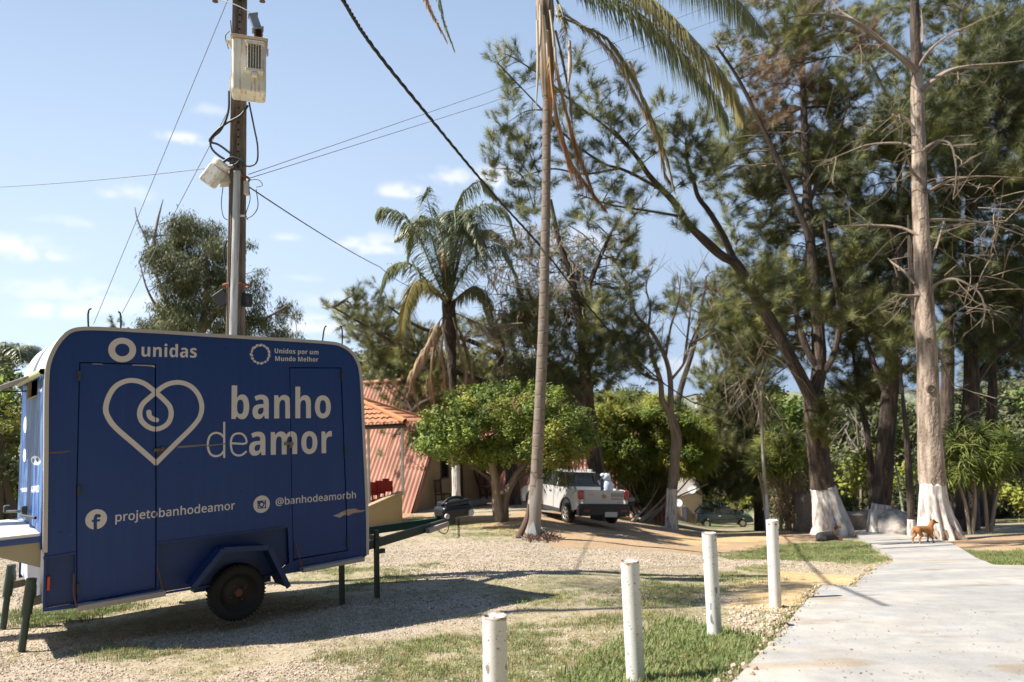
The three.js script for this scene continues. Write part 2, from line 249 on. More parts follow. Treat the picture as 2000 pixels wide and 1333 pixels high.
// ---------- concrete path: a wide slab near the camera and a narrow walk beyond ----------
const HC = 0.1;
{
  const pt = (l, off) => l.map(([x, y]) => ground(x, y, off));
  const t = new THREE.Group(); t.name = 'concrete_path'; scene.add(tag(t, 'pale concrete slab and the narrow walk leading on towards the dog', null, null, 'structure'));
  const cm = tex(1024, 1024, (u, v) => {
    const x = u * 20, y = v * 20, n = fbm(u * 8, v * 20, 4, 51), s = fbm(u * 60, v * 60, 3, 52, 60); let c = mixc([0.315, 0.31, 0.3], [0.42, 0.395, 0.36], sstep(0.3, 0.7, n));
    c = mixc(c, [0.36, 0.36, 0.36], 0.5 * sstep(0.55, 0.75, fbm(u * 10 + 3, v * 22, 5, 53)));
    const st = sstep(0.66, 0.78, fbm(u * 9 + 7, v * 26, 5, 54)); c = mixc(c, [0.26, 0.185, 0.12], st * 0.6); const sand = sstep(0.6, 0.75, fbm(u * 7 + 2, v * 15 + 5, 5, 59)); c = mixc(c, [0.44, 0.375, 0.3], sand * 0.5);
    return c.map((q) => q * (0.8 + 0.3 * s + 0.16 * hash(Math.floor(u * 1024), Math.floor(v * 1024), 8)));
  });
  const cmat = std({ map: cm, roughness: 0.9, bumpMap: tex(512, 512, (u, v) => vnoise(u * 90, v * 90, 57, 90) * 0.4 + 0.6 * fbm(u * 12, v * 12, 3, 58, 12), { data: true }), bumpScale: 0.01 });
  function slab(list, offT, name) {
    const top = list.map((p) => [p.x, -p.z]);
    // subdivide the outline, triangulate on a grid-free fan through earcut, then drape on the terrain
    const dense = []; top.forEach((a, i) => { const b = top[(i + 1) % top.length], L = Math.hypot(b[0] - a[0], b[1] - a[1]), n = Math.max(1, Math.ceil(L / 0.25)); for (let k = 0; k < n; k++) { const j = 0.035 * (vnoise(a[0] * 7 + k * 1.7, a[1] * 7 + k, 3) - 0.5); dense.push([mix(a[0], b[0], k / n) + (k ? j : 0), mix(a[1], b[1], k / n) + (k ? j : 0)]); } });
    const pos = [], uv = [], idx = [];
    const x0 = Math.min(...dense.map((q) => q[0])), x1 = Math.max(...dense.map((q) => q[0])), d0 = Math.min(...dense.map((q) => q[1])), d1 = Math.max(...dense.map((q) => q[1]));
    const pts = dense.map((q) => new THREE.Vector2(...q)); const inner = [];
    const tris = THREE.ShapeUtils.triangulateShape(pts, []);
    // refine long triangles so that the sheet follows the slope
    let T = tris.map((f) => f.map((i) => dense[i]));
    for (let k = 0; k < 4; k++) { const N = []; for (const [a, b, c] of T) { const L = [[a, b], [b, c], [c, a]].map(([p, q]) => Math.hypot(p[0] - q[0], p[1] - q[1])); if (Math.max(...L) < 1.2) { N.push([a, b, c]); continue; } const ab = [(a[0] + b[0]) / 2, (a[1] + b[1]) / 2], bc = [(c[0] + b[0]) / 2, (c[1] + b[1]) / 2], ca = [(a[0] + c[0]) / 2, (a[1] + c[1]) / 2]; N.push([a, ab, ca], [ab, b, bc], [ca, bc, c], [ab, bc, ca]); } T = N; }
    for (const f of T) { const ar = (f[1][0] - f[0][0]) * (f[2][1] - f[0][1]) - (f[2][0] - f[0][0]) * (f[1][1] - f[0][1]); const o = ar > 0 ? f : [f[0], f[2], f[1]]; for (const [x, d] of o) { pos.push(x, G(x, d) + offT, -d); uv.push(x / 9 + 0.1, d / 9); } }
    for (let i = 0; i < dense.length; i++) { const a = dense[i], b = dense[(i + 1) % dense.length]; const A = G(a[0], a[1]), B = G(b[0], b[1]); const q = [[a, A + offT], [b, B + offT], [a, A - 0.15], [b, B - 0.15]]; for (const k of [0, 2, 1, 1, 2, 3]) { pos.push(q[k][0][0], q[k][1], -q[k][0][1]); uv.push(q[k][0][0] / 9, q[k][1] / 9 + q[k][0][1] / 9); } }
    const g = new THREE.BufferGeometry(); g.setAttribute('position', new THREE.Float32BufferAttribute(pos, 3)); g.setAttribute('uv', new THREE.Float32BufferAttribute(uv, 2)); g.computeVertexNormals();
    part(t, name, g, cmat);
  }
  slab(pt([[1330, 1500], [1380, 1400], [1429, 1333], [1455, 1307], [1525, 1237], [1571, 1178], [1607, 1143], [1668, 1147], [1690, 1122], [1720, 1106], [1746, 1100], [2000, 1105], [2300, 1114], [2700, 1250], [2700, 1600]], HC), HC, 'slab');
  slab(pt([[1746, 1099], [1744, 1086], [1713, 1069], [1690, 1055], [1668, 1040], [1690, 1036], [1733, 1041], [1785, 1047], [1815, 1050], [1861, 1061], [1908, 1089], [1944, 1103]], HC - 0.02), HC - 0.03, 'walk');
}
const onPath = [ground(1429, 1333, HC), ground(1571, 1178, HC), ground(1690, 1122, HC)];
const pathPoly = [[1330, 1500], [1429, 1333], [1525, 1237], [1571, 1178], [1607, 1143], [1668, 1147], [1690, 1122], [1720, 1106], [1740, 1086], [1668, 1040], [1690, 1036], [1815, 1050], [1861, 1061], [1944, 1103], [2300, 1114], [2700, 1600]].map(([x, y]) => { const p = ground(x, y, HC); return [p.x, -p.z]; });

// ---------- grass blades and loose stones ----------
function tuftGeo(n, h, w, lean, bend) {
  const v = [], u = [];
  for (let i = 0; i < n; i++) { const a = rr(0, 6.28), l = h * rr(0.5, 1.1), le = lean * rr(0.2, 1), bx = rr(-0.6, 0.6) * h, bz = rr(-0.6, 0.6) * h, dx = Math.cos(a), dz = Math.sin(a), px = -dz * w, pz = dx * w; const m = [bx + dx * le * l * 0.35, l * 0.6, bz + dz * le * l * 0.35], t = [bx + dx * le * l, l * (1 - bend * le), bz + dz * le * l]; v.push(bx - px, 0, bz - pz, bx + px, 0, bz + pz, m[0] + px * 0.7, m[1], m[2] + pz * 0.7, bx - px, 0, bz - pz, m[0] + px * 0.7, m[1], m[2] + pz * 0.7, m[0] - px * 0.7, m[1], m[2] - pz * 0.7, m[0] - px * 0.7, m[1], m[2] - pz * 0.7, m[0] + px * 0.7, m[1], m[2] + pz * 0.7, ...t); }
  return tri(v);
}
{
  const list = [], long = [];
  const scatter = (poly, n, kind, hs, out) => { const b = [Math.min(...poly.map((q) => q[0])) - 0.4, Math.max(...poly.map((q) => q[0])) + 0.4, Math.min(...poly.map((q) => q[1])) - 0.4, Math.max(...poly.map((q) => q[1])) + 0.4]; for (let i = 0; i < n; i++) { const x = rr(b[0], b[1]), d = rr(b[2], b[3]); if (rnd() > weight(kind, x, d) * (kind === 'thin' ? sstep(0.35, 0.6, fbm(x * 2.2, d * 2.2, 3, 3)) : 1) || inPoly(x, d, pathPoly)) continue; const dry = kind === 'thin' ? rr(0.2, 1.05) : rr(0, 0.85); out.push({ p: V(x, GZ(x, d) - 0.005, -d), q: new THREE.Quaternion().setFromAxisAngle(V(0, 1, 0), rr(0, 6.28)), s: V(1, rr(0.6, 1.3), 1).multiplyScalar(hs * rr(0.7, 1.3)), c: mixc([0.15, 0.22, 0.045], [0.46, 0.39, 0.2], dry * dry).map((q) => q * rr(0.8, 1.2)) }); } };
  const sizes = { green: [9000, 30000, 6000, 3500], thin: [15000, 3500, 3000, 7000, 1500, 1500, 3000] };
  PATCH.green.forEach((p, i) => scatter(p, sizes.green[i], 'green', i === 1 ? 1.25 : 0.85, list));
  PATCH.thin.forEach((p, i) => scatter(p, sizes.thin[i], 'thin', 0.65, list));
  // stray dry tufts over the rest
  for (let i = 0; i < 46000; i++) { const d = 3 + 14 * Math.pow(rnd(), 1.3), x = rr(-0.85, 0.75) * d * 1.05; if (inPoly(x, d, pathPoly) || fbm(x * 1.6 + 8, d * 1.6, 4, 9) < 0.47 - 0.12 * rnd() || weight('dirt', x, d) > 0.4 || weight('ochre', x, d) > 0.3) continue; list.push({ p: V(x, GZ(x, d) - 0.006, -d), q: new THREE.Quaternion().setFromAxisAngle(V(0, 1, 0), rr(0, 6.28)), s: V(1.1, rr(0.4, 0.8), 1.1).multiplyScalar(rr(0.35, 0.75)), c: mixc([0.17, 0.19, 0.055], [0.5, 0.41, 0.23], Math.pow(rnd(), 0.7)) }); }
  instances(scene, 'grass', tuftGeo(13, 0.07, 0.0028, 0.9, 0.45), M.leaf, list); tag(scene.children[scene.children.length - 1], 'patchy short green and straw coloured grass over the slope', null, null, 'stuff');
}
{
  const g = new THREE.IcosahedronGeometry(1, 0); const p = g.attributes.position; for (let i = 0; i < p.count; i++) { const x = p.getX(i), y = p.getY(i), z = p.getZ(i), k = 0.75 + 0.5 * hash(Math.round(x * 9), Math.round(y * 9) * 7 + Math.round(z * 9), 5); p.setXYZ(i, x * k, y * k * 0.6, z * k * 0.8); } g.computeVertexNormals();
  const list = [];
  for (let i = 0; i < 170000; i++) {
    const d = 3.2 + 13 * Math.pow(rnd(), 1.6), x = rr(-0.9, 0.55) * d; if (inPoly(x, d, pathPoly)) continue;
    const w = weight('gravel', x, d), near = sstep(0.45, 0.6, fbm(x * 0.9 + 4, d * 0.9, 3, 77)); if (rnd() > Math.max(w, 0.25 * near) * (1 - weight('green', x, d)) * (1 - weight('dirt', x, d)) * (1 - weight('ochre', x, d) * 0.9)) continue;
    const s = (d < 8 ? 0.009 : 0.012) * (0.6 + 1.1 * Math.pow(rnd(), 3)), t = rnd();
    list.push({ p: V(x, GZ(x, d) + s * 0.25, -d), q: new THREE.Quaternion().setFromEuler(new THREE.Euler(rr(-0.5, 0.5), rr(0, 6.28), rr(-0.5, 0.5))), s, c: mixc(mixc([0.48, 0.39, 0.3], [0.62, 0.54, 0.45], t), [0.22, 0.165, 0.12], rnd() < 0.3 ? 0.85 : 0) });
  }
  // rough stones along the broken edge of the slab and round the bollards
  for (let i = 0; i < 900; i++) { const p = ground(rr(1425, 1580), rr(1185, 1300)); const x = p.x, d = -p.z; if (inPoly(x, d, pathPoly)) continue; const s = 0.012 + 0.022 * Math.pow(rnd(), 3); list.push({ p: V(x, GZ(x, d) + s * 0.3, -d), q: new THREE.Quaternion().setFromEuler(new THREE.Euler(rr(-0.5, 0.5), rr(0, 6.28), rr(-0.5, 0.5))), s, c: mixc([0.55, 0.47, 0.38], [0.4, 0.31, 0.24], rnd()) }); }
  const m = instances(scene, 'gravel', g, std({ rgb: [1, 1, 1], roughness: 0.95 }), list); tag(m, 'pale loose gravel stones strewn round the trailer and along the track', null, null, 'stuff');
}

{
  const bits = [], edge = [[1429, 1333], [1455, 1307], [1525, 1237], [1571, 1178], [1607, 1143], [1668, 1147], [1690, 1122], [1720, 1106]].map(([x, y]) => ground(x, y, HC));
  for (let i = 0; i < 300; i++) { const p = ground(1450 + 560 * rnd(), 1112 + 221 * Math.pow(rnd(), 0.8), HC); if (!inPoly(p.x, -p.z, pathPoly)) continue; const sC = rnd() < 0.6; bits.push({ p: p.add(V(0, 0.004, 0)), q: new THREE.Quaternion().setFromEuler(new THREE.Euler(rr(-0.25, 0.25), rr(0, 6.28), rr(-0.25, 0.25))), s: sC ? rr(0.1, 0.25) : rr(0.2, 0.42), c: mixc([0.2, 0.12, 0.07], [0.42, 0.32, 0.2], rnd()) }); }
  tag(instances(scene, 'dry_leaves', tri([-0.018, 0, 0, 0.018, 0.004, 0.002, 0, 0.003, 0.05, -0.018, 0, 0, 0, 0.003, -0.03, 0.018, 0.004, 0.002]), M.leaf, bits), 'dry leaves and bark chips scattered over the pale slab', null, null, 'stuff');
  const over = [], chips = [];
  for (let i = 0; i < edge.length - 1; i++) { const a = edge[i], b = edge[i + 1], n = Math.round(a.distanceTo(b) * 75); for (let k = 0; k < n; k++) { const p = a.clone().lerp(b, rnd()), o = gauss() * 0.055 - 0.03; p.x += o; p.y = G(p.x, -p.z) + (rnd() < 0.5 ? 0.02 : HC * 0.7); if (i < 3 || rnd() < 0.4) over.push({ p: p.clone(), q: new THREE.Quaternion().setFromAxisAngle(V(0, 1, 0), rr(0, 6.28)), s: V(1, rr(0.6, 1.2), 1).multiplyScalar(rr(0.4, 1.1)), c: mixc([0.15, 0.2, 0.045], [0.45, 0.37, 0.2], rnd()) }); if (rnd() < 0.6) chips.push({ p: p.clone().add(V(rr(-0.05, 0.09), 0.035, 0)), q: new THREE.Quaternion().setFromEuler(new THREE.Euler(rr(-0.5, 0.5), rr(0, 6.28), rr(-0.5, 0.5))), s: 0.006 + 0.02 * Math.pow(rnd(), 4), c: mixc([0.5, 0.42, 0.33], [0.36, 0.27, 0.19], rnd()) }); } }
  tag(instances(scene, 'edge_grass', tuftGeo(11, 0.07, 0.0028, 0.9, 0.45), M.leaf, over), 'grass leaning over the broken edge of the slab', null, null, 'stuff');
  tag(instances(scene, 'edge_rubble', new THREE.DodecahedronGeometry(1, 0), std({ rgb: [1, 1, 1], roughness: 0.95 }), chips), 'crumbled stones and soil along the broken edge of the slab', null, null, 'stuff');
}

// ---------- the blue trailer ----------
const TA = Math.atan2(0.6372, 0.7707), TO = V(-4.1325, -0.35, -6.3518), TU = V(Math.cos(TA), 0, -Math.sin(TA)), TN = V(Math.sin(TA), 0, Math.cos(TA)), TW = 1.95;
function onPlane(px, py, o, n) { const r = ray(px, py), c = V(0, CY, 0); return c.addScaledVector(r, n.dot(o.clone().sub(V(0, CY, 0))) / n.dot(r)); }
function S(px, py, z = 0) { const p = onPlane(px, py, TO.clone().addScaledVector(TN, z), TN).sub(TO); return [p.dot(TU), p.y]; }     // side plane: metres along, metres up
function E(px, py, x = 0) { const p = onPlane(px, py, TO.clone().addScaledVector(TU, x), TU).sub(TO); return [-p.dot(TN), p.y]; }      // end plane: metres away from the near side, metres up
const trailer = thing('trailer', 'blue box trailer with white lettering and a heart, propped on stands', 'trailer', TO); trailer.rotation.y = TA;
{
  const out = [[83, 1196], [86, 1080], [88, 900], [90, 735], [93, 712], [99, 694], [108, 676], [120, 660], [134, 648], [153, 642], [280, 646], [420, 655], [640, 669], [660, 672], [677, 680], [690, 692], [699, 708], [704, 728], [711, 860], [717, 1000], [718, 1084], [706, 1094], [575, 1119], [330, 1160], [150, 1188]].map((p) => S(...p));
  const X0 = Math.min(...out.map((p) => p[0])) - 0.02, X1 = Math.max(...out.map((p) => p[0])) + 0.02, Y0 = Math.min(...out.map((p) => p[1])) - 0.02, Y1 = Math.max(...out.map((p) => p[1])) + 0.02;
  const CW = 2048, SC = CW / (X1 - X0), CH = Math.round((Y1 - Y0) * SC);
  const cv = document.createElement('canvas'); cv.width = CW; cv.height = CH; const cx = cv.getContext('2d');
  cx.fillStyle = 'rgb(8,52,117)'; cx.fillRect(0, 0, CW, CH);
  // weathered paint: faint vertical streaks and scuffs
  for (let i = 0; i < 900; i++) { const x = rr(0, CW), y = rr(0, CH), w = rr(2, 26), h = rr(40, 500); cx.fillStyle = rnd() < 0.5 ? `rgba(40,90,160,${rr(0.02, 0.06)})` : `rgba(5,30,84,${rr(0.02, 0.08)})`; cx.fillRect(x, y, w, h); }
  for (let i = 0; i < 420; i++) { cx.fillStyle = `rgba(${rnd() < 0.6 ? '14,24,54' : '90,104,140'},${rr(0.15, 0.5)})`; cx.beginPath(); cx.ellipse(rr(0, CW), rr(0, CH), rr(1, 5), rr(1, 4), rr(0, 3), 0, 6.3); cx.fill(); }
  const L = (p) => { const q = S(...p); return [(q[0] - X0) * SC, (Y1 - q[1]) * SC]; };
  const INK = 'rgb(206,198,196)', BLUE = 'rgb(8,52,117)';
  function word(s, font, a, b, topPx, o = {}) {   // baseline from pixel a to pixel b, ascender height given at a
    cx.save(); cx.font = font; const m = cx.measureText(s), A = L(a), B = L(b), C = L(topPx), h = A[1] - C[1], left = m.actualBoundingBoxLeft ?? 0, w = (m.actualBoundingBoxRight ?? m.width) + left, as = m.actualBoundingBoxAscent;
    cx.transform((B[0] - A[0]) / w, (B[1] - A[1]) / w, 0, h / as, A[0], A[1]); cx.fillStyle = INK; cx.fillText(s, left, 0);
    if (o.fat) { cx.lineJoin = 'round'; cx.lineWidth = o.fat; cx.strokeStyle = INK; cx.strokeText(s, left, 0); } cx.restore();
  }
  function ell(p, rx, ry, fill) { const c = L(p), a = L([p[0] + rx, p[1]]), b = L([p[0], p[1] - ry]); cx.fillStyle = fill; cx.beginPath(); cx.ellipse(c[0], c[1], Math.hypot(a[0] - c[0], a[1] - c[1]), Math.hypot(b[0] - c[0], b[1] - c[1]), 0, 0, 6.2832); cx.fill(); }
  const poly = (list, fill) => { cx.fillStyle = fill; cx.beginPath(); list.forEach((p, i) => { const q = L(p); i ? cx.lineTo(...q) : cx.moveTo(...q); }); cx.closePath(); cx.fill(); };
  function curve(list, wpx, closed, col = INK) { const c = new THREE.CatmullRomCurve3(list.map((p) => { const q = L(p); return V(q[0], q[1], 0); }), closed, 'centripetal'), k = L([300, 800]), k2 = L([300 + wpx, 800]); cx.strokeStyle = col; cx.lineWidth = (k2[0] - k[0]); cx.lineJoin = cx.lineCap = 'round'; cx.beginPath(); c.getPoints(list.length * 8).forEach((q, i) => i ? cx.lineTo(q.x, q.y) : cx.moveTo(q.x, q.y)); if (closed) cx.closePath(); cx.stroke(); }
  const bold = 'bold 200px sans-serif', reg = '200px sans-serif';
  ell([238.4, 684], 27, 24, INK); ell([238.4, 684], 14, 12.4, BLUE);
  word('unidas', bold, [275.5, 696.7], [384, 699], [275.5, 670]);
  word('Unidos por um', bold, [536, 690.2], [621.8, 692.8], [536, 680.4]);
  word('Mundo Melhor', bold, [537.2, 705.2], [621.4, 707], [537.2, 695.6]);
  for (let i = 0; i < 15; i++) { const a = i / 15 * 6.283 + 0.15, r = 17.5, p = [508.2 + Math.cos(a) * r, 692.2 + Math.sin(a) * r * 1.02]; const c = L(p), k = SC * 0.0125; cx.fillStyle = INK; cx.beginPath(); cx.ellipse(c[0], c[1], k * rr(1.3, 1.9), k * rr(0.9, 1.25), a + rr(0.9, 2), 0, 6.3); cx.fill(); for (let j = 0; j < 2; j++) { cx.fillStyle = BLUE; cx.beginPath(); cx.ellipse(c[0] + rr(-k, k), c[1] + rr(-k, k), k * 0.45, k * 0.12, rr(0, 3), 0, 6.3); cx.fill(); } }
  const Hh = (l) => l.map(([x, y]) => [x / 4.7625 + 180, y / 4.7625 + 640]);
  curve(Hh([[593, 1262], [400, 1092], [215, 930], [160, 860], [125, 770], [150, 650], [215, 550], [310, 500], [400, 495], [480, 520], [545, 565], [590, 605]]), 10.2, false);
  curve(Hh([[593, 1262], [770, 1085], [945, 910], [1000, 830], [1018, 735], [985, 625], [910, 545], [815, 512], [720, 522], [650, 556], [590, 605]]), 10.2, false);
  curve(Hh([[590, 605], [660, 668], [718, 735], [733, 805], [708, 885], [650, 930], [585, 946], [515, 922], [455, 862], [441, 790], [468, 715], [530, 655], [590, 605]]), 10.2, false);
  curve(Hh([[526, 787], [534, 826], [560, 850], [597, 862]]), 10, false);
  word('banho', bold, [451.3, 818.7], [646.5, 816.7], [451.3, 753]);
  word('amor', bold, [486, 890.2], [648.8, 885.2], [486, 843.5]);
  curve([[437.5, 826], [437.5, 893.5]], 4.6, false);
  curve([[437.5, 856], [431, 848.5], [421, 846], [411, 850.5], [406.3, 861], [406, 876], [411, 887.5], [420, 891.5], [431, 888.5], [437.5, 880]], 4.6, false);
  curve([[451, 866.5], [480.5, 865.5], [479, 855], [473, 848.5], [465, 847], [456, 850], [451.5, 858], [450.8, 872], [454, 884], [462, 889.8], [472, 889], [480, 883]], 4.6, false);
  word('projetobanhodeamor', reg, [225, 1019.5], [458.3, 995.2], [225, 1001.5], { fat: 5 });
  word('@banhodeamorbh', reg, [538.2, 987.6], [694.8, 973.2], [538.2, 972.8], { fat: 5 });
  ell([187.6, 1015], 21, 19.6, INK);
  curve([[193.5, 1008.5], [188, 1008], [186, 1013], [186, 1036]], 6, false, BLUE); curve([[181, 1018.2], [193, 1017]], 4.6, false, BLUE);
  ell([510.6, 985.4], 16, 17, INK);
  poly([[502, 979], [519, 977.4], [519.4, 993.2], [503, 994.4]], BLUE); poly([[504.6, 985], [517.4, 984], [517.2, 991.2], [505, 992.2]], INK); ell([510.8, 986], 5.4, 5.7, BLUE); ell([510.8, 986], 3, 3.2, INK); ell([515.4, 979.8], 1.5, 1.6, INK);
  // rubbed-off paint and rust
  const scuff = (list, col) => poly(list, col);
  scuff([[662, 1003], [680, 995], [694, 994], [700, 997], [716, 997], [705, 1001], [690, 1003], [680, 1008]], 'rgb(170,140,128)'); scuff([[650, 1008], [668, 1002], [676, 1004], [664, 1012]], 'rgb(176,160,160)');
  scuff([[92, 884], [132, 881], [142, 882], [120, 886], [93, 887]], 'rgb(96,76,66)'); scuff([[346, 872], [402, 868], [402, 871], [347, 876]], 'rgb(120,106,98)'); scuff([[404, 870], [440, 866], [440, 868], [405, 873]], 'rgb(120,106,98)'); scuff([[300, 879], [312, 874], [318, 882], [308, 886], [300, 885]], 'rgb(70,62,52)');
  scuff([[258, 711], [296, 713], [303, 714], [303, 719], [296, 716], [258, 714]], 'rgb(165,160,165)'); scuff([[180, 710], [200, 711], [200, 712.5], [180, 712]], 'rgb(150,150,160)');
  scuff([[560, 866], [566, 862], [572, 874], [562, 876]], 'rgb(60,64,84)');
  for (const [x, y, w] of [[104, 900, 1.5], [118, 1040, 6], [105, 1000, 3], [460, 667, 2], [440, 680, 2.5], [350, 905, 2], [470, 960, 2]]) ell([x, y], w, 1.3, 'rgba(6,20,54,0.8)');
  const map = new THREE.CanvasTexture(cv); map.colorSpace = THREE.SRGBColorSpace;
  const paint = std({ map, roughness: 0.5, bumpMap: tex(256, 256, (u, v) => fbm(u * 6, v * 6, 4, 121, 6), { data: true }), bumpScale: 0.004 });
  const shape = (pts, holes = []) => { const s = new THREE.Shape(pts.map((p) => new THREE.Vector2(...p))); for (const h of holes) s.holes.push(new THREE.Path(h.map((p) => new THREE.Vector2(...p)))); return s; };
  function sheet(pts, holes, z0, z1, bevel = 0) { const g = new THREE.ExtrudeGeometry(shape(pts, holes), { depth: z1 - z0 - 2 * bevel, bevelEnabled: bevel > 0, bevelThickness: bevel, bevelSize: bevel, bevelOffset: -bevel, bevelSegments: 1 }); g.translate(0, 0, z0 + bevel); const p = g.attributes.position, u = g.attributes.uv; for (let i = 0; i < p.count; i++) u.setXY(i, (p.getX(i) - X0) / (X1 - X0), (p.getY(i) - Y0) / (Y1 - Y0)); return g; }
  const dL = [[156, 709], [302.5, 713], [304, 960], [303.5, 1150], [150, 1180], [150, 960]].map((p) => S(...p)), dR = [[566, 719], [665.5, 719.5], [671, 860], [676, 990], [677.5, 1076], [574, 1093], [570, 960]].map((p) => S(...p));
  const grow = (pts, e) => { const c = pts.reduce((a, p) => [a[0] + p[0] / pts.length, a[1] + p[1] / pts.length], [0, 0]); return pts.map((p) => [p[0] + Math.sign(p[0] - c[0]) * e, p[1] + Math.sign(p[1] - c[1]) * e]); };
  const low = [[309, 1062], [562, 1031], [565, 1100], [540, 1122], [309, 1160]].map((p) => S(...p)), low2 = [[90, 1092], [146, 1082], [146, 1180], [88, 1190]].map((p) => S(...p));
  part(trailer, 'side_panel', sheet(out, [grow(dL, 0.008), grow(dR, 0.008), low, low2], -0.03, 0), paint);
  const doorL = part(trailer, 'door', sheet(dL, [], -0.028, -0.006, 0.004), paint), doorR = part(trailer, 'door', sheet(dR, [], -0.028, -0.006, 0.004), paint);
  const dark = std({ rgb: [0.045, 0.05, 0.06], roughness: 0.8 }), rust = std({ rgb: [0.16, 0.07, 0.04], roughness: 0.9 }), steel = std({ rgb: [0.4, 0.4, 0.4], metalness: 0.7, roughness: 0.5 });
  const lowPaint = std({ rgb: [0.006, 0.032, 0.15], roughness: 0.5 });
  part(trailer, 'lower_panel', sheet(low, [], -0.07, -0.045), lowPaint); part(trailer, 'lower_panel', sheet(low2, [], -0.05, -0.035), lowPaint);
  part(trailer, 'inner_frame', sheet(grow(dL, 0.04), [], -0.06, -0.05), lowPaint); part(trailer, 'inner_frame', sheet(grow(dR, 0.04), [], -0.06, -0.05), lowPaint);
  // hinges and latches
  const at = (p, z) => { const q = S(...p); return [q[0], q[1], z]; };
  const hin = []; for (const p of [[154, 735], [153, 960], [152, 1150]]) hin.push(box(0.022, 0.09, 0.02, ...at(p, 0.006)));
  hin.forEach((h) => part(doorL, 'hinge', h, dark));
  [[668, 735], [674, 880], [678, 1060]].forEach((p) => part(doorR, 'hinge', box(0.02, 0.09, 0.02, ...at(p, 0.006)), dark));
  part(doorL, 'latch', [box(0.1, 0.03, 0.02, ...at([310, 879], 0.012), 0.006), cyl(0.012, 0.012, 0.03, ...at([316, 880], 0.02), 8)], std({ rgb: [0.12, 0.1, 0.07], metalness: 0.5, roughness: 0.6 }));
  part(doorR, 'latch', [box(0.1, 0.035, 0.02, ...at([563, 867], 0.012), 0.006), box(0.03, 0.06, 0.03, ...at([567, 869], 0.02), 0.006)], std({ rgb: [0.2, 0.18, 0.15], metalness: 0.6, roughness: 0.5 }));
  // aluminium edge trim round the side
  const edge = out.slice(1, 21).map((p) => V(p[0], p[1], 0.004)), cvE = new THREE.CatmullRomCurve3(edge, false, 'centripetal');
  const tg = []; { const pts = cvE.getPoints(150), w = 0.034; const pos = [], idx = []; pts.forEach((p, i) => { const t = cvE.getTangent(i / 150), n = V(-t.y, t.x, 0); const o = p.clone().addScaledVector(n, 0.012), q = p.clone().addScaledVector(n, 0.012 - w); for (const [r, z] of [[o, -0.05], [o, 0.012], [q, 0.012], [q, 0.0]]) pos.push(r.x, r.y, z); if (i) for (let k = 0; k < 3; k++) { const a = (i - 1) * 4 + k, b = a + 4; idx.push(a, b, a + 1, a + 1, b, b + 1); } }); const g = new THREE.BufferGeometry(); g.setAttribute('position', new THREE.Float32BufferAttribute(pos, 3)); g.setIndex(idx); const f = g.toNonIndexed(); f.computeVertexNormals(); tg.push(f); }
  part(trailer, 'edge_trim', tg, std({ rgb: [0.5, 0.47, 0.46], metalness: 0.35, roughness: 0.55, side: THREE.DoubleSide }));
  // roof skin and the two narrow walls
  function skin(pts, z0, z1, th) { const pos = [], idx = []; pts.forEach((p, i) => { const a = pts[Math.max(0, i - 1)], b = pts[Math.min(pts.length - 1, i + 1)], l = Math.hypot(b[0] - a[0], b[1] - a[1]), n = [-(b[1] - a[1]) / l * th, (b[0] - a[0]) / l * th]; for (const z of [z0, z1]) { pos.push(p[0], p[1], z, p[0] - n[0], p[1] - n[1], z); } if (i) { const o = (i - 1) * 4, q = i * 4; idx.push(o, q, o + 2, o + 2, q, q + 2, o + 1, o + 3, q + 1, o + 3, q + 3, q + 1); } }); const g = new THREE.BufferGeometry(); g.setAttribute('position', new THREE.Float32BufferAttribute(pos, 3)); g.setIndex(idx); g.computeVertexNormals(); return g; }
  const cor = cvE.getPoints(150).map((p) => [p.x, p.y]); const i0 = cor.findIndex((p) => p[1] > S(90, 720)[1]), yR = S(704, 735)[1]; let i1 = cor.length - 1; while (cor[i1][1] < yR) i1--;
  const white = std({ rgb: [0.78, 0.78, 0.76], roughness: 0.5, side: THREE.DoubleSide, map: tex(256, 256, (u, v) => { const n = fbm(u * 9, v * 9, 4, 131, 9); return mixc([1, 1, 1], [0.72, 0.68, 0.6], sstep(0.55, 0.8, n)); }) });
  part(trailer, 'roof', skin(cor.slice(i0, i1 + 1), -0.03, -TW, 0.02), white);
  part(trailer, 'front_wall', skin(cor.slice(i1), -0.03, -TW, 0.02), std({ rgb: [0.02, 0.055, 0.2], roughness: 0.5, side: THREE.DoubleSide }));
  part(trailer, 'rear_side_panel', sheet(out, [], -TW - 0.02, -TW), std({ rgb: [0.008, 0.036, 0.17], roughness: 0.5 }));
  part(trailer, 'floor', box(3.0, 0.05, TW - 0.1, 1.55, S(330, 1158)[1] + 0.1, -TW / 2), dark);
  part(trailer, 'roof_edge', (() => { const c = cor[i0]; return limb([V(c[0] - 0.03, c[1] - 0.03, -0.04), V(c[0] - 0.07, c[1] - 0.05, -TW * 0.5), V(c[0] - 0.03, c[1] - 0.03, -TW)], [0.03, 0.035, 0.03], { seg: 6 }); })(), std({ rgb: [0.5, 0.52, 0.3], roughness: 0.8 }));
  // end wall: pale patches mix faded paint with painted sun glare; white partner marks
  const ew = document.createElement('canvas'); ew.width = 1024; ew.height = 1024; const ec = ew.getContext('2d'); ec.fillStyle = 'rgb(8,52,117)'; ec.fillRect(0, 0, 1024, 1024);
  for (let i = 0; i < 700; i++) { ec.fillStyle = rnd() < 0.5 ? `rgba(150,182,220,${rr(0.08, 0.3)})` : `rgba(24,76,156,${rr(0.05, 0.22)})`; ec.beginPath(); ec.ellipse(rr(0, 1024), rr(0, 1024), rr(6, 40), rr(20, 120), rr(-0.25, 0.25), 0, 6.3); ec.fill(); }
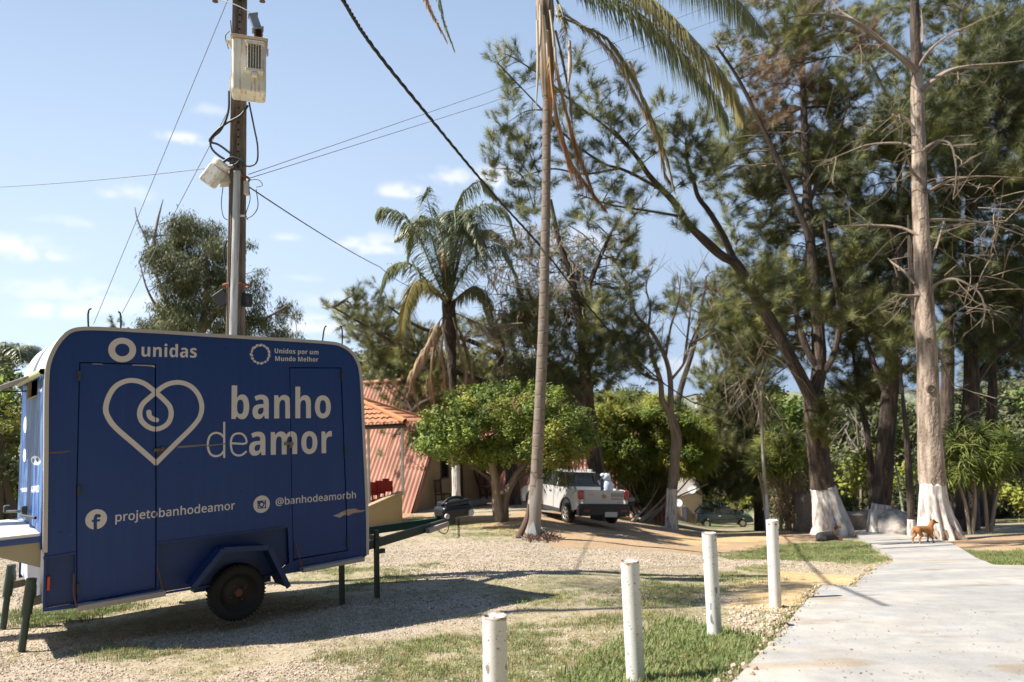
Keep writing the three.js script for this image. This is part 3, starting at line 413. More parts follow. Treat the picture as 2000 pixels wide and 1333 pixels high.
  const eTop = cor[i0][1], eL = (px, py) => { const q = E(px, py); return [q[0] / TW * 1024, (eTop - q[1]) / eTop * 1024]; };
  ec.fillStyle = 'rgb(240,242,246)'; const eEll = (px, py, rx, ry) => { const c = eL(px, py), a = eL(px + rx, py), b = eL(px, py - ry); ec.beginPath(); ec.ellipse(c[0], c[1], Math.abs(a[0] - c[0]), Math.abs(b[1] - c[1]), 0, 0, 6.3); ec.fill(); };
  const eWord = (s, a, b, hp) => { const A = eL(...a), B = eL(...b), C = eL(a[0], a[1] - hp); ec.save(); ec.font = 'bold 100px sans-serif'; const w = ec.measureText(s).width; ec.transform((B[0] - A[0]) / w, (B[1] - A[1]) / w, 0, (A[1] - C[1]) / 73, A[0], A[1]); ec.fillText(s, 0, 0); ec.restore(); };
  eEll(51, 830, 3.4, 16); eEll(49.5, 890, 3, 13); eEll(71.5, 900, 10, 9); ec.fillStyle = 'rgb(8,52,117)'; eEll(67, 901, 2.6, 5); eEll(75, 899, 2.6, 5); ec.fillStyle = 'rgb(240,242,246)';
  eWord('COPASA', [78.5, 962], [62.5, 963], 14); eWord('projeto', [55, 957], [41.5, 958], 5); eWord('social', [55, 961], [43.5, 962], 5); eWord('apoio', [84, 764], [76, 766], 7);
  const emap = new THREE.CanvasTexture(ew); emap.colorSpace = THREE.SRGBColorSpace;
  const h0 = E(75.5, 737), h1 = E(54, 782); const hz0 = Math.min(h0[0], h1[0]), hz1 = Math.max(h0[0], h1[0]), hy1 = Math.max(h0[1], h1[1]), hy0 = Math.min(h0[1], h1[1]);
  const eLow = E(86, 1080)[1];
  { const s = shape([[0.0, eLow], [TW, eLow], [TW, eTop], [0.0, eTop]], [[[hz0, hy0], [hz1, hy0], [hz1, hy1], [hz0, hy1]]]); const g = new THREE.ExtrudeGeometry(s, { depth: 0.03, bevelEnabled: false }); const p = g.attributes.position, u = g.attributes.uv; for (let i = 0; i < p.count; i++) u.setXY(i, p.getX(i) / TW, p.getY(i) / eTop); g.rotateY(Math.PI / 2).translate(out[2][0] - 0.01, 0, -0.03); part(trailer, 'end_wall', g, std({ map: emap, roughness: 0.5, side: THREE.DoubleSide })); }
  const wood = std({ rgb: [0.4, 0.34, 0.2], roughness: 0.85 }), xE = out[2][0];
  part(trailer, 'hatch_frame', [box(0.03, 0.04, hz1 - hz0, xE + 0.008, hy0 + 0.0, -(hz0 + hz1) / 2 - 0.03), box(0.03, hy1 - hy0, 0.035, xE + 0.008, (hy0 + hy1) / 2, -hz1 - 0.0)], wood);
  { const g = box(0.46, 0.025, hz1 - hz0 + 0.3, -0.23, 0, 0, 0.008); g.rotateZ(0.42); g.translate(xE - 0.02, hy1 + 0.03, -(hz0 + hz1) / 2 - 0.03); const hatch = part(trailer, 'hatch', g, std({ rgb: [0.36, 0.33, 0.32], roughness: 0.7 })); part(hatch, 'stay', tube([V(xE, hy0 + 0.1, -hz1 - 0.1), V(xE - 0.3, hy1 - 0.1, -hz1 - 0.1)], 0.008), M.black); }
  const sy = E(82, 1046)[1];
  const shelf = part(trailer, 'shelf', box(0.52, 0.03, 1.5, xE - 0.27, sy, -0.8, 0.008), std({ rgb: [0.66, 0.66, 0.66], roughness: 0.5 }));
  part(shelf, 'shelf_edge', [box(0.53, 0.05, 0.02, xE - 0.27, sy - 0.04, -0.055), box(0.02, 0.05, 1.5, xE - 0.535, sy - 0.04, -0.8)], std({ rgb: [0.03, 0.07, 0.24], roughness: 0.5 }));
  { const g = new THREE.ExtrudeGeometry(shape([[0, 0], [-0.5, 0], [0, -0.22]]), { depth: 0.03, bevelEnabled: false }); g.translate(xE, sy - 0.065, -0.1); part(trailer, 'shelf_bracket', g, std({ rgb: [0.4, 0.36, 0.25], roughness: 0.9 })); }
  part(trailer, 'end_skirt', [box(0.03, sy - 0.15 - S(84, 1185)[1], TW - 0.1, xE + 0.05, (sy - 0.15 + S(84, 1185)[1]) / 2, -TW / 2)], std({ rgb: [0.52, 0.54, 0.64], roughness: 0.7 }));
  part(trailer, 'pipe_fitting', [tube([V(xE - 0.02, sy + 0.12, -0.35), V(xE - 0.1, sy + 0.13, -0.6), V(xE - 0.05, sy + 0.12, -1.1), V(xE - 0.14, sy + 0.1, -1.5)], 0.014), box(0.05, 0.09, 0.05, xE - 0.06, sy + 0.15, -0.85, 0.01), box(0.06, 0.08, 0.08, xE - 0.14, sy + 0.12, -1.55, 0.015)], std({ rgb: [0.05, 0.055, 0.05], roughness: 0.6 }));
  part(trailer, 'marker_light', box(0.02, 0.12, 0.03, ...at([94, 1140], 0.01), 0.006), std({ rgb: [0.5, 0.05, 0.03], roughness: 0.3 }));
  // steps, rods under the doors, corner iron
  const plate = (a, b, th, z0, z1) => { const A = S(...a), B = S(...b), l = Math.hypot(B[0] - A[0], B[1] - A[1]), g = new THREE.BoxGeometry(l, th, z1 - z0); g.rotateZ(Math.atan2(B[1] - A[1], B[0] - A[0])); return g.translate((A[0] + B[0]) / 2, (A[1] + B[1]) / 2, (z0 + z1) / 2); };
  part(trailer, 'step', plate([148, 1186], [318, 1157], 0.045, -0.14, 0.1), std({ rgb: [0.42, 0.38, 0.34], roughness: 0.8 }));
  part(trailer, 'step', plate([585, 1113], [704, 1091], 0.04, -0.14, 0.1), std({ rgb: [0.42, 0.38, 0.34], roughness: 0.8 }));
  parts(trailer, 'step_rod', [tube([V(...at([143, 1120], 0.02)), V(...at([142, 1160], 0.05)), V(...at([147, 1184], 0.09))], 0.007), tube([V(...at([305, 1105], 0.02)), V(...at([313, 1150], 0.09))], 0.007), tube([V(...at([575, 1060], 0.02)), V(...at([584, 1112], 0.09))], 0.007)], rust);
  parts(trailer, 'door_sill', [plate([150, 1184], [304, 1152], 0.02, -0.02, 0.02), plate([308, 1061], [560, 1029.5], 0.015, -0.02, 0.012), plate([574, 1096], [678, 1078], 0.016, -0.02, 0.02), plate([84, 1091], [148, 1080], 0.016, -0.02, 0.012)], lowPaint);
  // mudguard and wheel
  const mg = [[366, 1142], [424, 1070], [512, 1066], [549, 1142]]; const mp = std({ rgb: [0.005, 0.024, 0.1], roughness: 0.5 });
  part(trailer, 'mudguard', [0, 1, 2].map((i) => plate(mg[i], mg[i + 1], 0.018, -0.16, 0.2)).concat([0, 1, 2].map((i) => { const g = plate(mg[i], mg[i + 1], 0.05, 0.19, 0.205); return g; })), mp);
  part(trailer, 'wheel_well', plate([385, 1120], [535, 1100], 0.4, -0.2, -0.08), lowPaint);
  { const c = S(468, 1155, 0.1); c[1] -= 0.022; const prof = [[0.17, -0.07], [0.19, -0.085], [0.235, -0.09], [0.262, -0.075], [0.27, -0.045], [0.27, 0.045], [0.262, 0.075], [0.235, 0.09], [0.19, 0.085], [0.17, 0.07]].map((p) => new THREE.Vector2(...p)); const tg2 = new THREE.LatheGeometry(prof, 40).rotateX(Math.PI / 2).translate(c[0], c[1], 0.0);
    const w = part(trailer, 'wheel', tg2, std({ rgb: [0.02, 0.019, 0.018], roughness: 0.85 }));
    const treads = []; for (let i = 0; i < 48; i++) { const a = i / 48 * 6.283; treads.push(box(0.01, 0.014, 0.15, 0, 0.268, 0).rotateZ(a).translate(c[0], c[1], 0.0)); } part(w, 'tread', treads, std({ rgb: [0.018, 0.017, 0.016], roughness: 0.9 }));
    const rim = [[0.0, 0.03], [0.05, 0.035], [0.055, 0.01], [0.11, 0.02], [0.135, -0.01], [0.165, 0.05], [0.178, 0.075]].map((p) => new THREE.Vector2(...p)); part(w, 'rim', new THREE.LatheGeometry(rim, 32).rotateX(Math.PI / 2).translate(c[0], c[1], 0.01), std({ rgb: [0.045, 0.04, 0.038], roughness: 0.6, metalness: 0.4, side: THREE.DoubleSide })); part(w, 'hub_cap', cyl(0.045, 0.035, 0.04, 0, 0, 0, 16).rotateX(Math.PI / 2).translate(c[0], c[1], 0.04), rust);
    const bolts = []; for (let i = 0; i < 4; i++) { const a = i * 1.571 + 0.5; bolts.push(cyl(0.011, 0.011, 0.02, 0, 0, 0, 6).rotateX(Math.PI / 2).translate(c[0] + Math.cos(a) * 0.08, c[1] + Math.sin(a) * 0.08, 0.032)); } parts(w, 'wheel_bolt', bolts, rust);
    const w2 = w.clone(); w2.position.z = -TW - 0.05; trailer.add(w2); part(trailer, 'axle', tube([V(c[0], c[1], 0), V(c[0], c[1], -TW)], 0.035), rust); }
  // drawbar, stands and the black coupling cover
  const Lx = S(717, 1050)[0], yB = S(717, 1082)[1], gm = std({ rgb: [0.02, 0.085, 0.06], roughness: 0.45 }), gd = std({ rgb: [0.035, 0.05, 0.035], roughness: 0.55 });
  const beam = (a, b, w, h) => { const d = b.clone().sub(a), g = new THREE.BoxGeometry(d.length(), h, w); g.applyQuaternion(new THREE.Quaternion().setFromUnitVectors(V(1, 0, 0), d.normalize())); return g.translate((a.x + b.x) / 2, (a.y + b.y) / 2, (a.z + b.z) / 2); };
  const tip = V(Lx + 1.78, yB + 0.1, -TW / 2 + 0.1);
  part(trailer, 'drawbar_beam', beam(V(Lx - 0.3, yB - 0.02, -0.28), tip.clone().add(V(0, 0, 0.04)), 0.05, 0.1), gd); part(trailer, 'drawbar_beam', beam(V(Lx - 0.3, yB - 0.02, -TW + 0.28), tip.clone().add(V(0, 0, -0.04)), 0.05, 0.1), gm);
  part(trailer, 'drawbar_brace', [beam(V(Lx - 0.02, yB - 0.03, -0.3), V(Lx - 0.02, yB - 0.03, -TW + 0.3), 0.06, 0.08), beam(V(Lx + 0.5, yB + 0.03, -0.5), V(Lx + 0.5, yB + 0.03, -TW + 0.5), 0.04, 0.06)], gm);
  part(trailer, 'sticker_plate', (() => { const a = V(Lx + 1.2, yB + 0.045, -0.61), b = V(Lx + 1.62, yB + 0.078, -0.77); return beam(a, b, 0.062, 0.062); })(), std({ rgb: [0.42, 0.33, 0.31], roughness: 0.6 }));
  part(trailer, 'rail', [beam(V(Lx + 0.12, yB + 0.02, -1.1), V(Lx + 0.12, yB + 0.3, -1.1), 0.03, 0.03), beam(V(Lx + 0.42, yB + 0.02, -1.2), V(Lx + 0.42, yB + 0.3, -1.2), 0.02, 0.02), beam(V(Lx - 0.1, yB + 0.31, -1.05), V(Lx + 0.44, yB + 0.31, -1.2), 0.04, 0.025)], gm);
  const gy = (x, z) => { const p = TO.clone().addScaledVector(TU, x).addScaledVector(TN, z); return GZ(p.x, -p.z) - TO.y; };
  part(trailer, 'stand', [beam(V(Lx + 0.28, gy(Lx + 0.28, -0.3) - 0.02, -0.3), V(Lx + 0.28, yB + 0.2, -0.3), 0.05, 0.05), box(0.08, 0.05, 0.05, Lx + 0.36, yB - 0.06, -0.33)], gd);
  part(trailer, 'stand', beam(V(Lx - 0.22, gy(Lx - 0.22, -0.2) - 0.02, -0.2), V(Lx - 0.22, yB, -0.2), 0.05, 0.05), gd);
  const cp = part(trailer, 'coupling_cover', [new RoundedBoxGeometry(0.5, 0.17, 0.3, 4, 0.06).translate(tip.x + 0.02, tip.y + 0.12, tip.z), new RoundedBoxGeometry(0.4, 0.08, 0.26, 3, 0.03).rotateZ(0.05).translate(tip.x + 0.02, tip.y + 0.23, tip.z)], std({ rgb: [0.012, 0.012, 0.014], roughness: 0.35 }));
  part(cp, 'handle', limb([V(tip.x - 0.2, tip.y + 0.22, tip.z + 0.05), V(tip.x - 0.08, tip.y + 0.3, tip.z + 0.05), V(tip.x + 0.1, tip.y + 0.3, tip.z + 0.05), V(tip.x + 0.2, tip.y + 0.23, tip.z + 0.05)], [0.02, 0.02], { seg: 8 }), M.black);
  parts(cp, 'end_lamp', [cyl(0.045, 0.045, 0.03, 0, 0, 0, 16).rotateX(1.57).translate(tip.x + 0.2, tip.y + 0.09, tip.z + 0.15), cyl(0.035, 0.035, 0.03, 0, 0, 0, 16).rotateX(1.57).translate(tip.x - 0.2, tip.y + 0.08, tip.z + 0.15)], std({ rgb: [0.6, 0.6, 0.6], roughness: 0.3 }));
  const ch = []; for (let i = 0; i < 9; i++) ch.push(new THREE.TorusGeometry(0.016, 0.005, 6, 10).rotateY(i % 2 ? 1.57 : 0).translate(tip.x + 0.03, tip.y - 0.01 - i * 0.026, tip.z + 0.1)); part(trailer, 'safety_chain', ch, std({ rgb: [0.05, 0.045, 0.04], metalness: 0.6, roughness: 0.6 }));
  part(trailer, 'cable', tube([V(tip.x - 0.35, tip.y - 0.02, tip.z + 0.12), V(tip.x - 0.3, tip.y - 0.12, tip.z + 0.14), V(tip.x - 0.18, tip.y - 0.14, tip.z + 0.12), V(tip.x - 0.12, tip.y - 0.02, tip.z + 0.1)], 0.006), M.black);
  // hooked rods on the roof
  for (const [x0, y0, x1, y1, hx, z] of [[173, 640, 173, 606, 5, -1.2], [235, 643, 234, 612, -4, -0.9], [628, 666, 634, 640, 3, -0.4], [668, 668, 667, 640, -3, -0.7]]) { const a = S(x0, y0 + 6, z), b = S(x1, y1, z), c = S(x1 + hx, y1 - 3, z); part(trailer, 'roof_rod', tube([V(a[0], a[1] - 0.05, z), V(b[0], b[1], z), V(c[0], c[1], z)], 0.009, 6, 8), M.black); }
  // the two angled legs under the end
  const legG = std({ rgb: [0.03, 0.055, 0.045], roughness: 0.5 });
  for (const [px, py, tx, ty, z] of [[40, 1277, 61, 1131, 0.02], [4, 1231, 22, 1104, 0]]) {
    const b = ground(px, py), d = -b.z, t = P(tx, ty, d - 0.02), inv = (p) => { const q = p.clone().sub(TO); return V(q.dot(TU), q.y, q.dot(TN)); }; const B = inv(b), T = inv(t), m = B.clone().lerp(T, 0.55);
    const leg = part(trailer, 'leg', [limb([B.clone().add(V(0, -0.05, 0)), m], [0.03, 0.03], { seg: 12, n: 2 })], legG); part(leg, 'sleeve', [limb([m.clone().lerp(B, 0.05), T], [0.042, 0.042], { seg: 12, n: 2 })], legG);
    part(trailer, 'leg_bracket', [beam(m.clone().add(V(0, 0.08, 0)), V(xE + 0.1, m.y + 0.1, m.z), 0.05, 0.07), box(0.07, 0.12, 0.05, m.x + 0.04, m.y + 0.16, m.z - 0.08, 0.01)], std({ rgb: [0.16, 0.15, 0.12], roughness: 0.8 }));
  }
}

// ---------- white steel bollards ----------
{
  const rustTex = (s, spots) => tex(256, 1024, (u, v) => {
    let c = mixc([0.78, 0.77, 0.75], [0.66, 0.65, 0.62], fbm(u * 6, v * 20, 3, s, 6));
    const k = vnoise(u * 40, v * 120, s + 1, 40); if (k > spots) c = mixc(c, [0.16, 0.12, 0.1], sstep(spots, spots + 0.06, k));
    const r = fbm(u * 10, v * 26, 3, s + 2, 10) + 0.16 * sstep(0.88, 1, v); if (r > 0.77) c = mixc(c, [0.36, 0.17, 0.07], sstep(0.77, 0.83, r));
    const g = fbm(u * 7, v * 8, 3, s + 3, 7); if (g > 0.76) c = mixc(c, [0.25, 0.25, 0.24], sstep(0.76, 0.79, g));
    return c;
  });
  const spec = [
    [945 + 23, 1452, 966, 1204, 46, 'white steel bollard nearest the camera, flaking rust at its top', 0.86, 3],
    [1243, 1345, 1230, 1097, 35, 'white steel bollard with dark chips, second from the camera', 0.87, 17],
    [1397, 1255, 1385, 1042, 27, 'white steel bollard with small rust spots, third from the camera, by the slab', 0.9, 31],
    [1515, 1190, 1508, 1017, 22, 'clean smooth white bollard farthest from the camera, beside the sandy patch', 0.97, 45],
  ];
  for (const [bx, by, tx, ty, w, label, spots, s] of spec) {
    const b = ground(bx, by), d = -b.z, t = P(tx, ty, d), r = w / FPX * d / 2 * 1.0; b.y -= 0.03;
    const o = thing('bollard', label, 'bollard', b, 'white bollards beside the concrete path');
    const g = limb([b, t], [r, r], { seg: 32, n: 14, cap: false, uu: 1, vv: 1 / b.distanceTo(t) }); partW(o, 'post', g, std({ map: rustTex(s, spots), roughness: 0.55 }));
    const cap = new THREE.LatheGeometry([[0, -0.012], [r * 0.86, -0.01], [r * 0.9, 0.004], [r * 1.0, 0.004], [r * 1.01, -0.004]].map((p) => new THREE.Vector2(...p)), 32).applyQuaternion(qUp(t.clone().sub(b).normalize())).translate(t.x, t.y, t.z);
    partW(o, 'top_cap', cap, s === 45 ? std({ rgb: [0.74, 0.73, 0.71], roughness: 0.6 }) : std({ map: tex(128, 128, (u, v) => mixc([0.62, 0.6, 0.58], [0.3, 0.16, 0.09], sstep(0.45, 0.6, fbm(u * 9, v * 9, 3, s)))), roughness: 0.8 }));
  }
}

// ---------- utility pole with transformer ----------
{
  const D = 10.1, K = D / 11.6, base = P(454, 1100, D); base.y = G(base.x, D);
  const top = P(469, -90, D), pole = thing('utility_pole', 'weathered concrete utility pole behind the blue trailer with a grey conduit', 'utility pole', base);
  const conc = std({ map: tex(256, 512, (u, v) => mixc([0.25, 0.2, 0.16], [0.135, 0.105, 0.085], sstep(0.35, 0.65, fbm(u * 8, v * 40, 4, 141, 8))).map((c) => c * (0.8 + 0.4 * vnoise(u * 60, v * 120, 142, 60))), {}), roughness: 0.95 });
  function taper(a, b, wa, da, wb, db, turn) { wa *= K; da *= K; wb *= K; db *= K; const g = new THREE.BoxGeometry(1, 1, 1, 1, 12, 1), p = g.attributes.position, c = Math.cos(turn), s = Math.sin(turn); for (let i = 0; i < p.count; i++) { const t = p.getY(i) + 0.5, w = mix(wa, wb, t), d = mix(da, db, t), x = p.getX(i) * w, z = p.getZ(i) * d; p.setXYZ(i, mix(a.x, b.x, t) + x * c + z * s, mix(a.y, b.y, t), mix(a.z, b.z, t) - x * s + z * c); } g.computeVertexNormals(); return g; }
  const turn = 0.42, ax = V(Math.cos(turn), 0, -Math.sin(turn)), az = V(Math.sin(turn), 0, Math.cos(turn));
  const web = taper(base.clone(), top, 0.3, 0.14, 0.2, 0.1, turn), f1 = taper(base.clone().addScaledVector(ax, -0.13 * K), top.clone().addScaledVector(ax, -0.085 * K), 0.07, 0.24, 0.05, 0.17, turn), f2 = taper(base.clone().addScaledVector(ax, 0.13 * K), top.clone().addScaledVector(ax, 0.085 * K), 0.07, 0.24, 0.05, 0.17, turn);
  partW(pole, 'post', [web, f1, f2], conc);
  const holes = []; for (let i = 0; i < 60; i++) { const t = 0.28 + i * 0.012, c = base.clone().lerp(top, t).addScaledVector(az, mix(0.075, 0.052, t) * K); holes.push(cyl(0.014, 0.014, 0.01, 0, -0.005, 0, 8).rotateX(1.57).rotateY(turn).translate(c.x, c.y, c.z)); }
  partW(pole, 'bolt_hole', holes, std({ rgb: [0.02, 0.016, 0.013], roughness: 1 }));
  const Q = (px, py, dd = 0) => P(px, py, D + dd);
  partW(pole, 'conduit', [limb([Q(452, 760, -0.22), Q(459.5, 480, -0.21), Q(462.5, 335, -0.2)], [0.054, 0.052, 0.049], { seg: 14, n: 10 })], std({ map: tex(128, 512, (u, v) => mixc([0.5, 0.5, 0.5], [0.3, 0.29, 0.28], sstep(0.4, 0.75, fbm(u * 8, v * 30, 4, 151, 8)))), roughness: 0.6, metalness: 0.3 }));
  partW(pole, 'conduit_lead', [limb([Q(444, 760, -0.2), Q(451, 480, -0.19), Q(453, 330, -0.2)], [0.02, 0.02], { seg: 8 }), limb([Q(447, 560, -0.22), Q(452, 420, -0.21), Q(455, 325, -0.2)], [0.012, 0.012], { seg: 6 })], std({ rgb: [0.1, 0.07, 0.05], roughness: 0.8 }));
  const strap = (py, c) => { const t = clamp((760 - py) / 850); const p = Q(460, py, 0); const g = new THREE.TorusGeometry(0.18, 0.015, 6, 28).rotateX(1.57).scale(1, 1.2, 0.98); return g.translate(p.x, p.y, p.z - 0.03); };
  for (const k of [558, 348]) partW(pole, 'strap', strap(k), std({ rgb: [0.26, 0.09, 0.04], roughness: 0.9 }));
  partW(pole, 'tape', [(() => { const p = Q(471, 422, -0.17); return box(0.1, 0.025, 0.02, p.x, p.y, p.z); })()], std({ rgb: [0.7, 0.7, 0.68] }));
  partW(pole, 'crossarm', [(() => { const a = Q(398, -8, -0.1), b = Q(540, -12, -0.1), d = b.clone().sub(a), g = new THREE.BoxGeometry(d.length(), 0.1, 0.09); return g.translate((a.x + b.x) / 2, (a.y + b.y) / 2 + 0.06, (a.z + b.z) / 2); })()], conc);
  const ins = []; for (const x of [420, 512]) for (let k = 0; k < 3; k++) { const p = Q(x, 3 - k * 4, -0.1); ins.push(cyl(0.045 - k * 0.006, 0.03, 0.03, p.x, p.y, p.z, 12)); } for (const k of [0, 3]) partW(pole, 'insulator', ins.slice(k, k + 3), std({ rgb: [0.09, 0.03, 0.025], roughness: 0.25 }));
  // leads looping round the pole
  const loop = (l, r) => limb(l.map(([x, y, z]) => Q(x, y, z ?? -0.3)), [r, r], { seg: 6, n: l.length * 6 });
  partW(pole, 'looped_lead', [loop([[447, 178], [445, 220], [430, 255], [412, 272], [413, 290], [440, 312], [462, 318]], 0.016), loop([[484, 206], [470, 225], [440, 242], [417, 262], [409, 276], [425, 282], [446, 297], [463, 312]], 0.016), loop([[486, 200], [495, 245], [503, 290], [500, 318], [486, 325], [466, 320]], 0.013), loop([[434, 318], [450, 308], [468, 312], [476, 318]], 0.02), loop([[446, 312], [458, 322], [470, 312]], 0.02), loop([[435, 366], [432, 400], [437, 425], [444, 430]], 0.006), loop([[484, 352], [505, 352], [512, 362], [500, 366]], 0.005), loop([[486, 366], [488, 390], [480, 420], [484, 430]], 0.006), loop([[500, 370], [503, 405], [494, 420], [480, 428]], 0.007), loop([[450, 40], [452, 70], [450, 90]], 0.008), loop([[448, 60], [440, 70], [446, 95]], 0.007), loop([[443, 470], [437, 490], [440, 520]], 0.014)], M.cable);
  partW(pole, 'junction_box', [(() => { const p = Q(437, 348, -0.1); return new RoundedBoxGeometry(0.15, 0.22, 0.16, 2, 0.02).rotateY(0.4).rotateZ(0.25).translate(p.x, p.y, p.z); })(), (() => { const p = Q(481, 368, -0.1); return new RoundedBoxGeometry(0.06, 0.2, 0.1, 2, 0.015).translate(p.x, p.y, p.z); })()], std({ rgb: [0.55, 0.51, 0.45], roughness: 0.7 }));
  for (const [x, y, w, h, rz] of [[434, 584, 0.2, 0.22, 0.6], [482, 587, 0.13, 0.19, -0.06]]) { const p = Q(x, y, -0.05); partW(pole, 'floodlight', [new RoundedBoxGeometry(w, h, 0.1, 2, 0.015).rotateZ(rz).translate(p.x, p.y, p.z)], M.black); }
  // street lamp head
  const lp = Q(424, 332, -0.25), lamp = thing('street_lamp', 'white tilted street lamp head clamped to the utility pole below the transformer', 'lamp', lp);
  lamp.scale.setScalar(K); const la = V(0.62, 0.78, 0.05).normalize(), lq = qUp(la), lw = std({ map: tex(128, 128, (u, v) => mixc([0.74, 0.71, 0.67], [0.5, 0.43, 0.34], sstep(0.5, 0.75, fbm(u * 7, v * 7, 4, 161)))), roughness: 0.5 });
  part(lamp, 'housing', new RoundedBoxGeometry(0.24, 0.34, 0.24, 3, 0.04).translate(0, -0.12, 0).applyQuaternion(lq), lw); part(lamp, 'rim', new THREE.CylinderGeometry(0.15, 0.14, 0.1, 24).translate(0, 0.1, 0).applyQuaternion(lq), lw); part(lamp, 'lens', new THREE.CylinderGeometry(0.115, 0.115, 0.02, 24).translate(0.0, 0.155, 0).applyQuaternion(lq), std({ rgb: [0.42, 0.4, 0.42], roughness: 0.4 })); part(lamp, 'arm', tube([V(0.1, 0.06, 0), V(0.3, 0.02, 0.1)], 0.025), M.wire);
  // transformer
  const tp = P(486, 138, D - 0.42), tr = thing('transformer', 'cream electric transformer with rust streaks hanging on the utility pole', 'transformer', tp); tr.rotation.y = 0.36; tr.scale.setScalar(K);
  const tm = std({ map: tex(512, 512, (u, v) => { const st = sstep(0.55, 0.8, vnoise(u * 26, v * 2.2, 171) * 0.7 + 0.3 * fbm(u * 12, v * 12, 3, 172)); return mixc([0.76, 0.72, 0.64], [0.5, 0.32, 0.19], st * 0.75); }), roughness: 0.55 });
  part(tr, 'tank', new RoundedBoxGeometry(0.52, 0.9, 0.42, 4, 0.05), tm);
  part(tr, 'lid', new RoundedBoxGeometry(0.57, 0.04, 0.47, 2, 0.015).translate(0, 0.46, 0), std({ rgb: [0.5, 0.38, 0.27], roughness: 0.8 }));
  const fins = []; for (let i = 0; i < 6; i++) fins.push(new RoundedBoxGeometry(0.012, 0.46, 0.12, 1, 0.004).translate(-0.02 + i * 0.04, 0.1, 0.27)); parts(tr, 'cooling_fin', fins, tm); parts(tr, 'fin_header', [new RoundedBoxGeometry(0.27, 0.05, 0.13, 2, 0.01).translate(0.08, 0.33, 0.265), new RoundedBoxGeometry(0.27, 0.05, 0.13, 2, 0.01).translate(0.08, -0.13, 0.265), box(0.08, 0.05, 0.16, 0.08, -0.19, 0.25)], tm);
  const bu = part(tr, 'bushing', [cyl(0.045, 0.045, 0.26, 0.14, 0.48, 0.02, 14), ...[0, 1, 2, 3, 4].map((k) => cyl(0.075, 0.045, 0.025, 0.14, 0.5 + k * 0.045, 0.02, 16))], std({ rgb: [0.045, 0.02, 0.018], roughness: 0.25 })); part(bu, 'bushing_cap', [box(0.13, 0.24, 0.12, 0, 0, 0, 0.015).rotateZ(0.32).translate(0.09, 0.83, 0.02), box(0.19, 0.025, 0.16, 0, 0, 0, 0.008).rotateZ(0.32).translate(0.13, 0.71, 0.02), box(0.16, 0.025, 0.14, 0, 0, 0, 0.008).rotateZ(0.32).translate(0.055, 0.95, 0.02)], std({ rgb: [0.22, 0.26, 0.32], roughness: 0.5 }));
  parts(tr, 'lug', [box(0.04, 0.06, 0.1, -0.3, 0.36, 0.1), box(0.04, 0.03, 0.06, -0.34, 0.39, 0.1), box(0.05, 0.2, 0.14, -0.27, -0.22, -0.12), box(0.03, 0.12, 0.03, 0.28, 0.3, 0.1)], tm);
  part(tr, 'high_lead', tube([V(0.06, 0.98, 0.02), V(-0.2, 1.15, -0.1), V(-0.5, 1.32, -0.3)], 0.008), std({ rgb: [0.6, 0.6, 0.6] }));
}

// ---------- wires overhead ----------
{
  const hang = (name, label, pts, r, sag = 0, mat = M.wire, group) => { const v = pts.map(([x, y, d]) => P(x, y, d)); const l = []; for (let i = 0; i < v.length - 1; i++) for (let k = 0; k < 10; k++) { const t = k / 10, p = v[i].clone().lerp(v[i + 1], t); p.y -= sag * 4 * t * (1 - t); l.push(p); } l.push(v[v.length - 1]); return single(name, label, 'wire', limb(l, [r, r], { seg: 5, n: l.length * 2 }), mat, group); };
  hang('guy_wire', 'longer of two thin guy wires slanting from the pole top behind the trailer', [[446, -4, 10.05], [182, 634, 13.5]], 0.006);
  hang('guy_wire', 'shorter thin guy wire from below the transformer down to the left', [[446, 215, 10.05], [238, 612, 13.5]], 0.006);
  hang('service_wire', 'single level wire running left from the pole out of the picture', [[412, 328, 10.05], [-260, 372, 14]], 0.006, 0.1);
  hang('service_wire', 'upper of two thin wires rising right from the pole behind the tall palm', [[485, 341, 10.05], [950, 181, 16], [1480, -25, 22]], 0.006);
  hang('service_wire', 'lower of two thin wires rising right from the pole behind the tall palm', [[485, 349, 10.05], [950, 203, 16], [1560, -18, 22]], 0.006);
  hang('drop_cable', 'twin dark cable sagging from the pole down to the house roof', [[484, 364, 10.05], [742, 522, 21], [800, 560, 24]], 0.011, 0.06, M.cable);
  // the heavy twisted cable
  const c = [[560, -190, 6.2], [670, 0, 7.6], [720, 80, 8.5], [850, 243, 11], [960, 375, 14.2], [1065, 492, 17.6], [1130, 575, 20], [1230, 690, 22.5], [1300, 752, 23.6]].map(([x, y, d]) => P(x, y, d)), cvv = new THREE.CatmullRomCurve3(c, false, 'centripetal');
  const strand = (ph) => { const l = []; for (let i = 0; i <= 400; i++) { const p = cvv.getPoint(i / 400), a = i * 0.42 + ph; l.push(p.add(V(Math.cos(a) * 0.011, Math.sin(a) * 0.014, Math.sin(a) * 0.008))); } return limb(l, [0.014, 0.014], { seg: 5, n: 500 }); };
  single('twisted_cable', 'heavy black twisted cable crossing the sky from upper left to the trees', 'cable', [strand(0), strand(2.1), strand(4.2)], M.cable);
  hang('lamp_cable', 'sagging dark cable between the bare tree fork and the thin lamp post', [[1300, 752, 23.6], [1350, 785, 23.6], [1400, 802, 23.6], [1440, 798, 23.6], [1487, 752, 23.6], [1560, 700, 22]], 0.02, 0, M.cable);
}

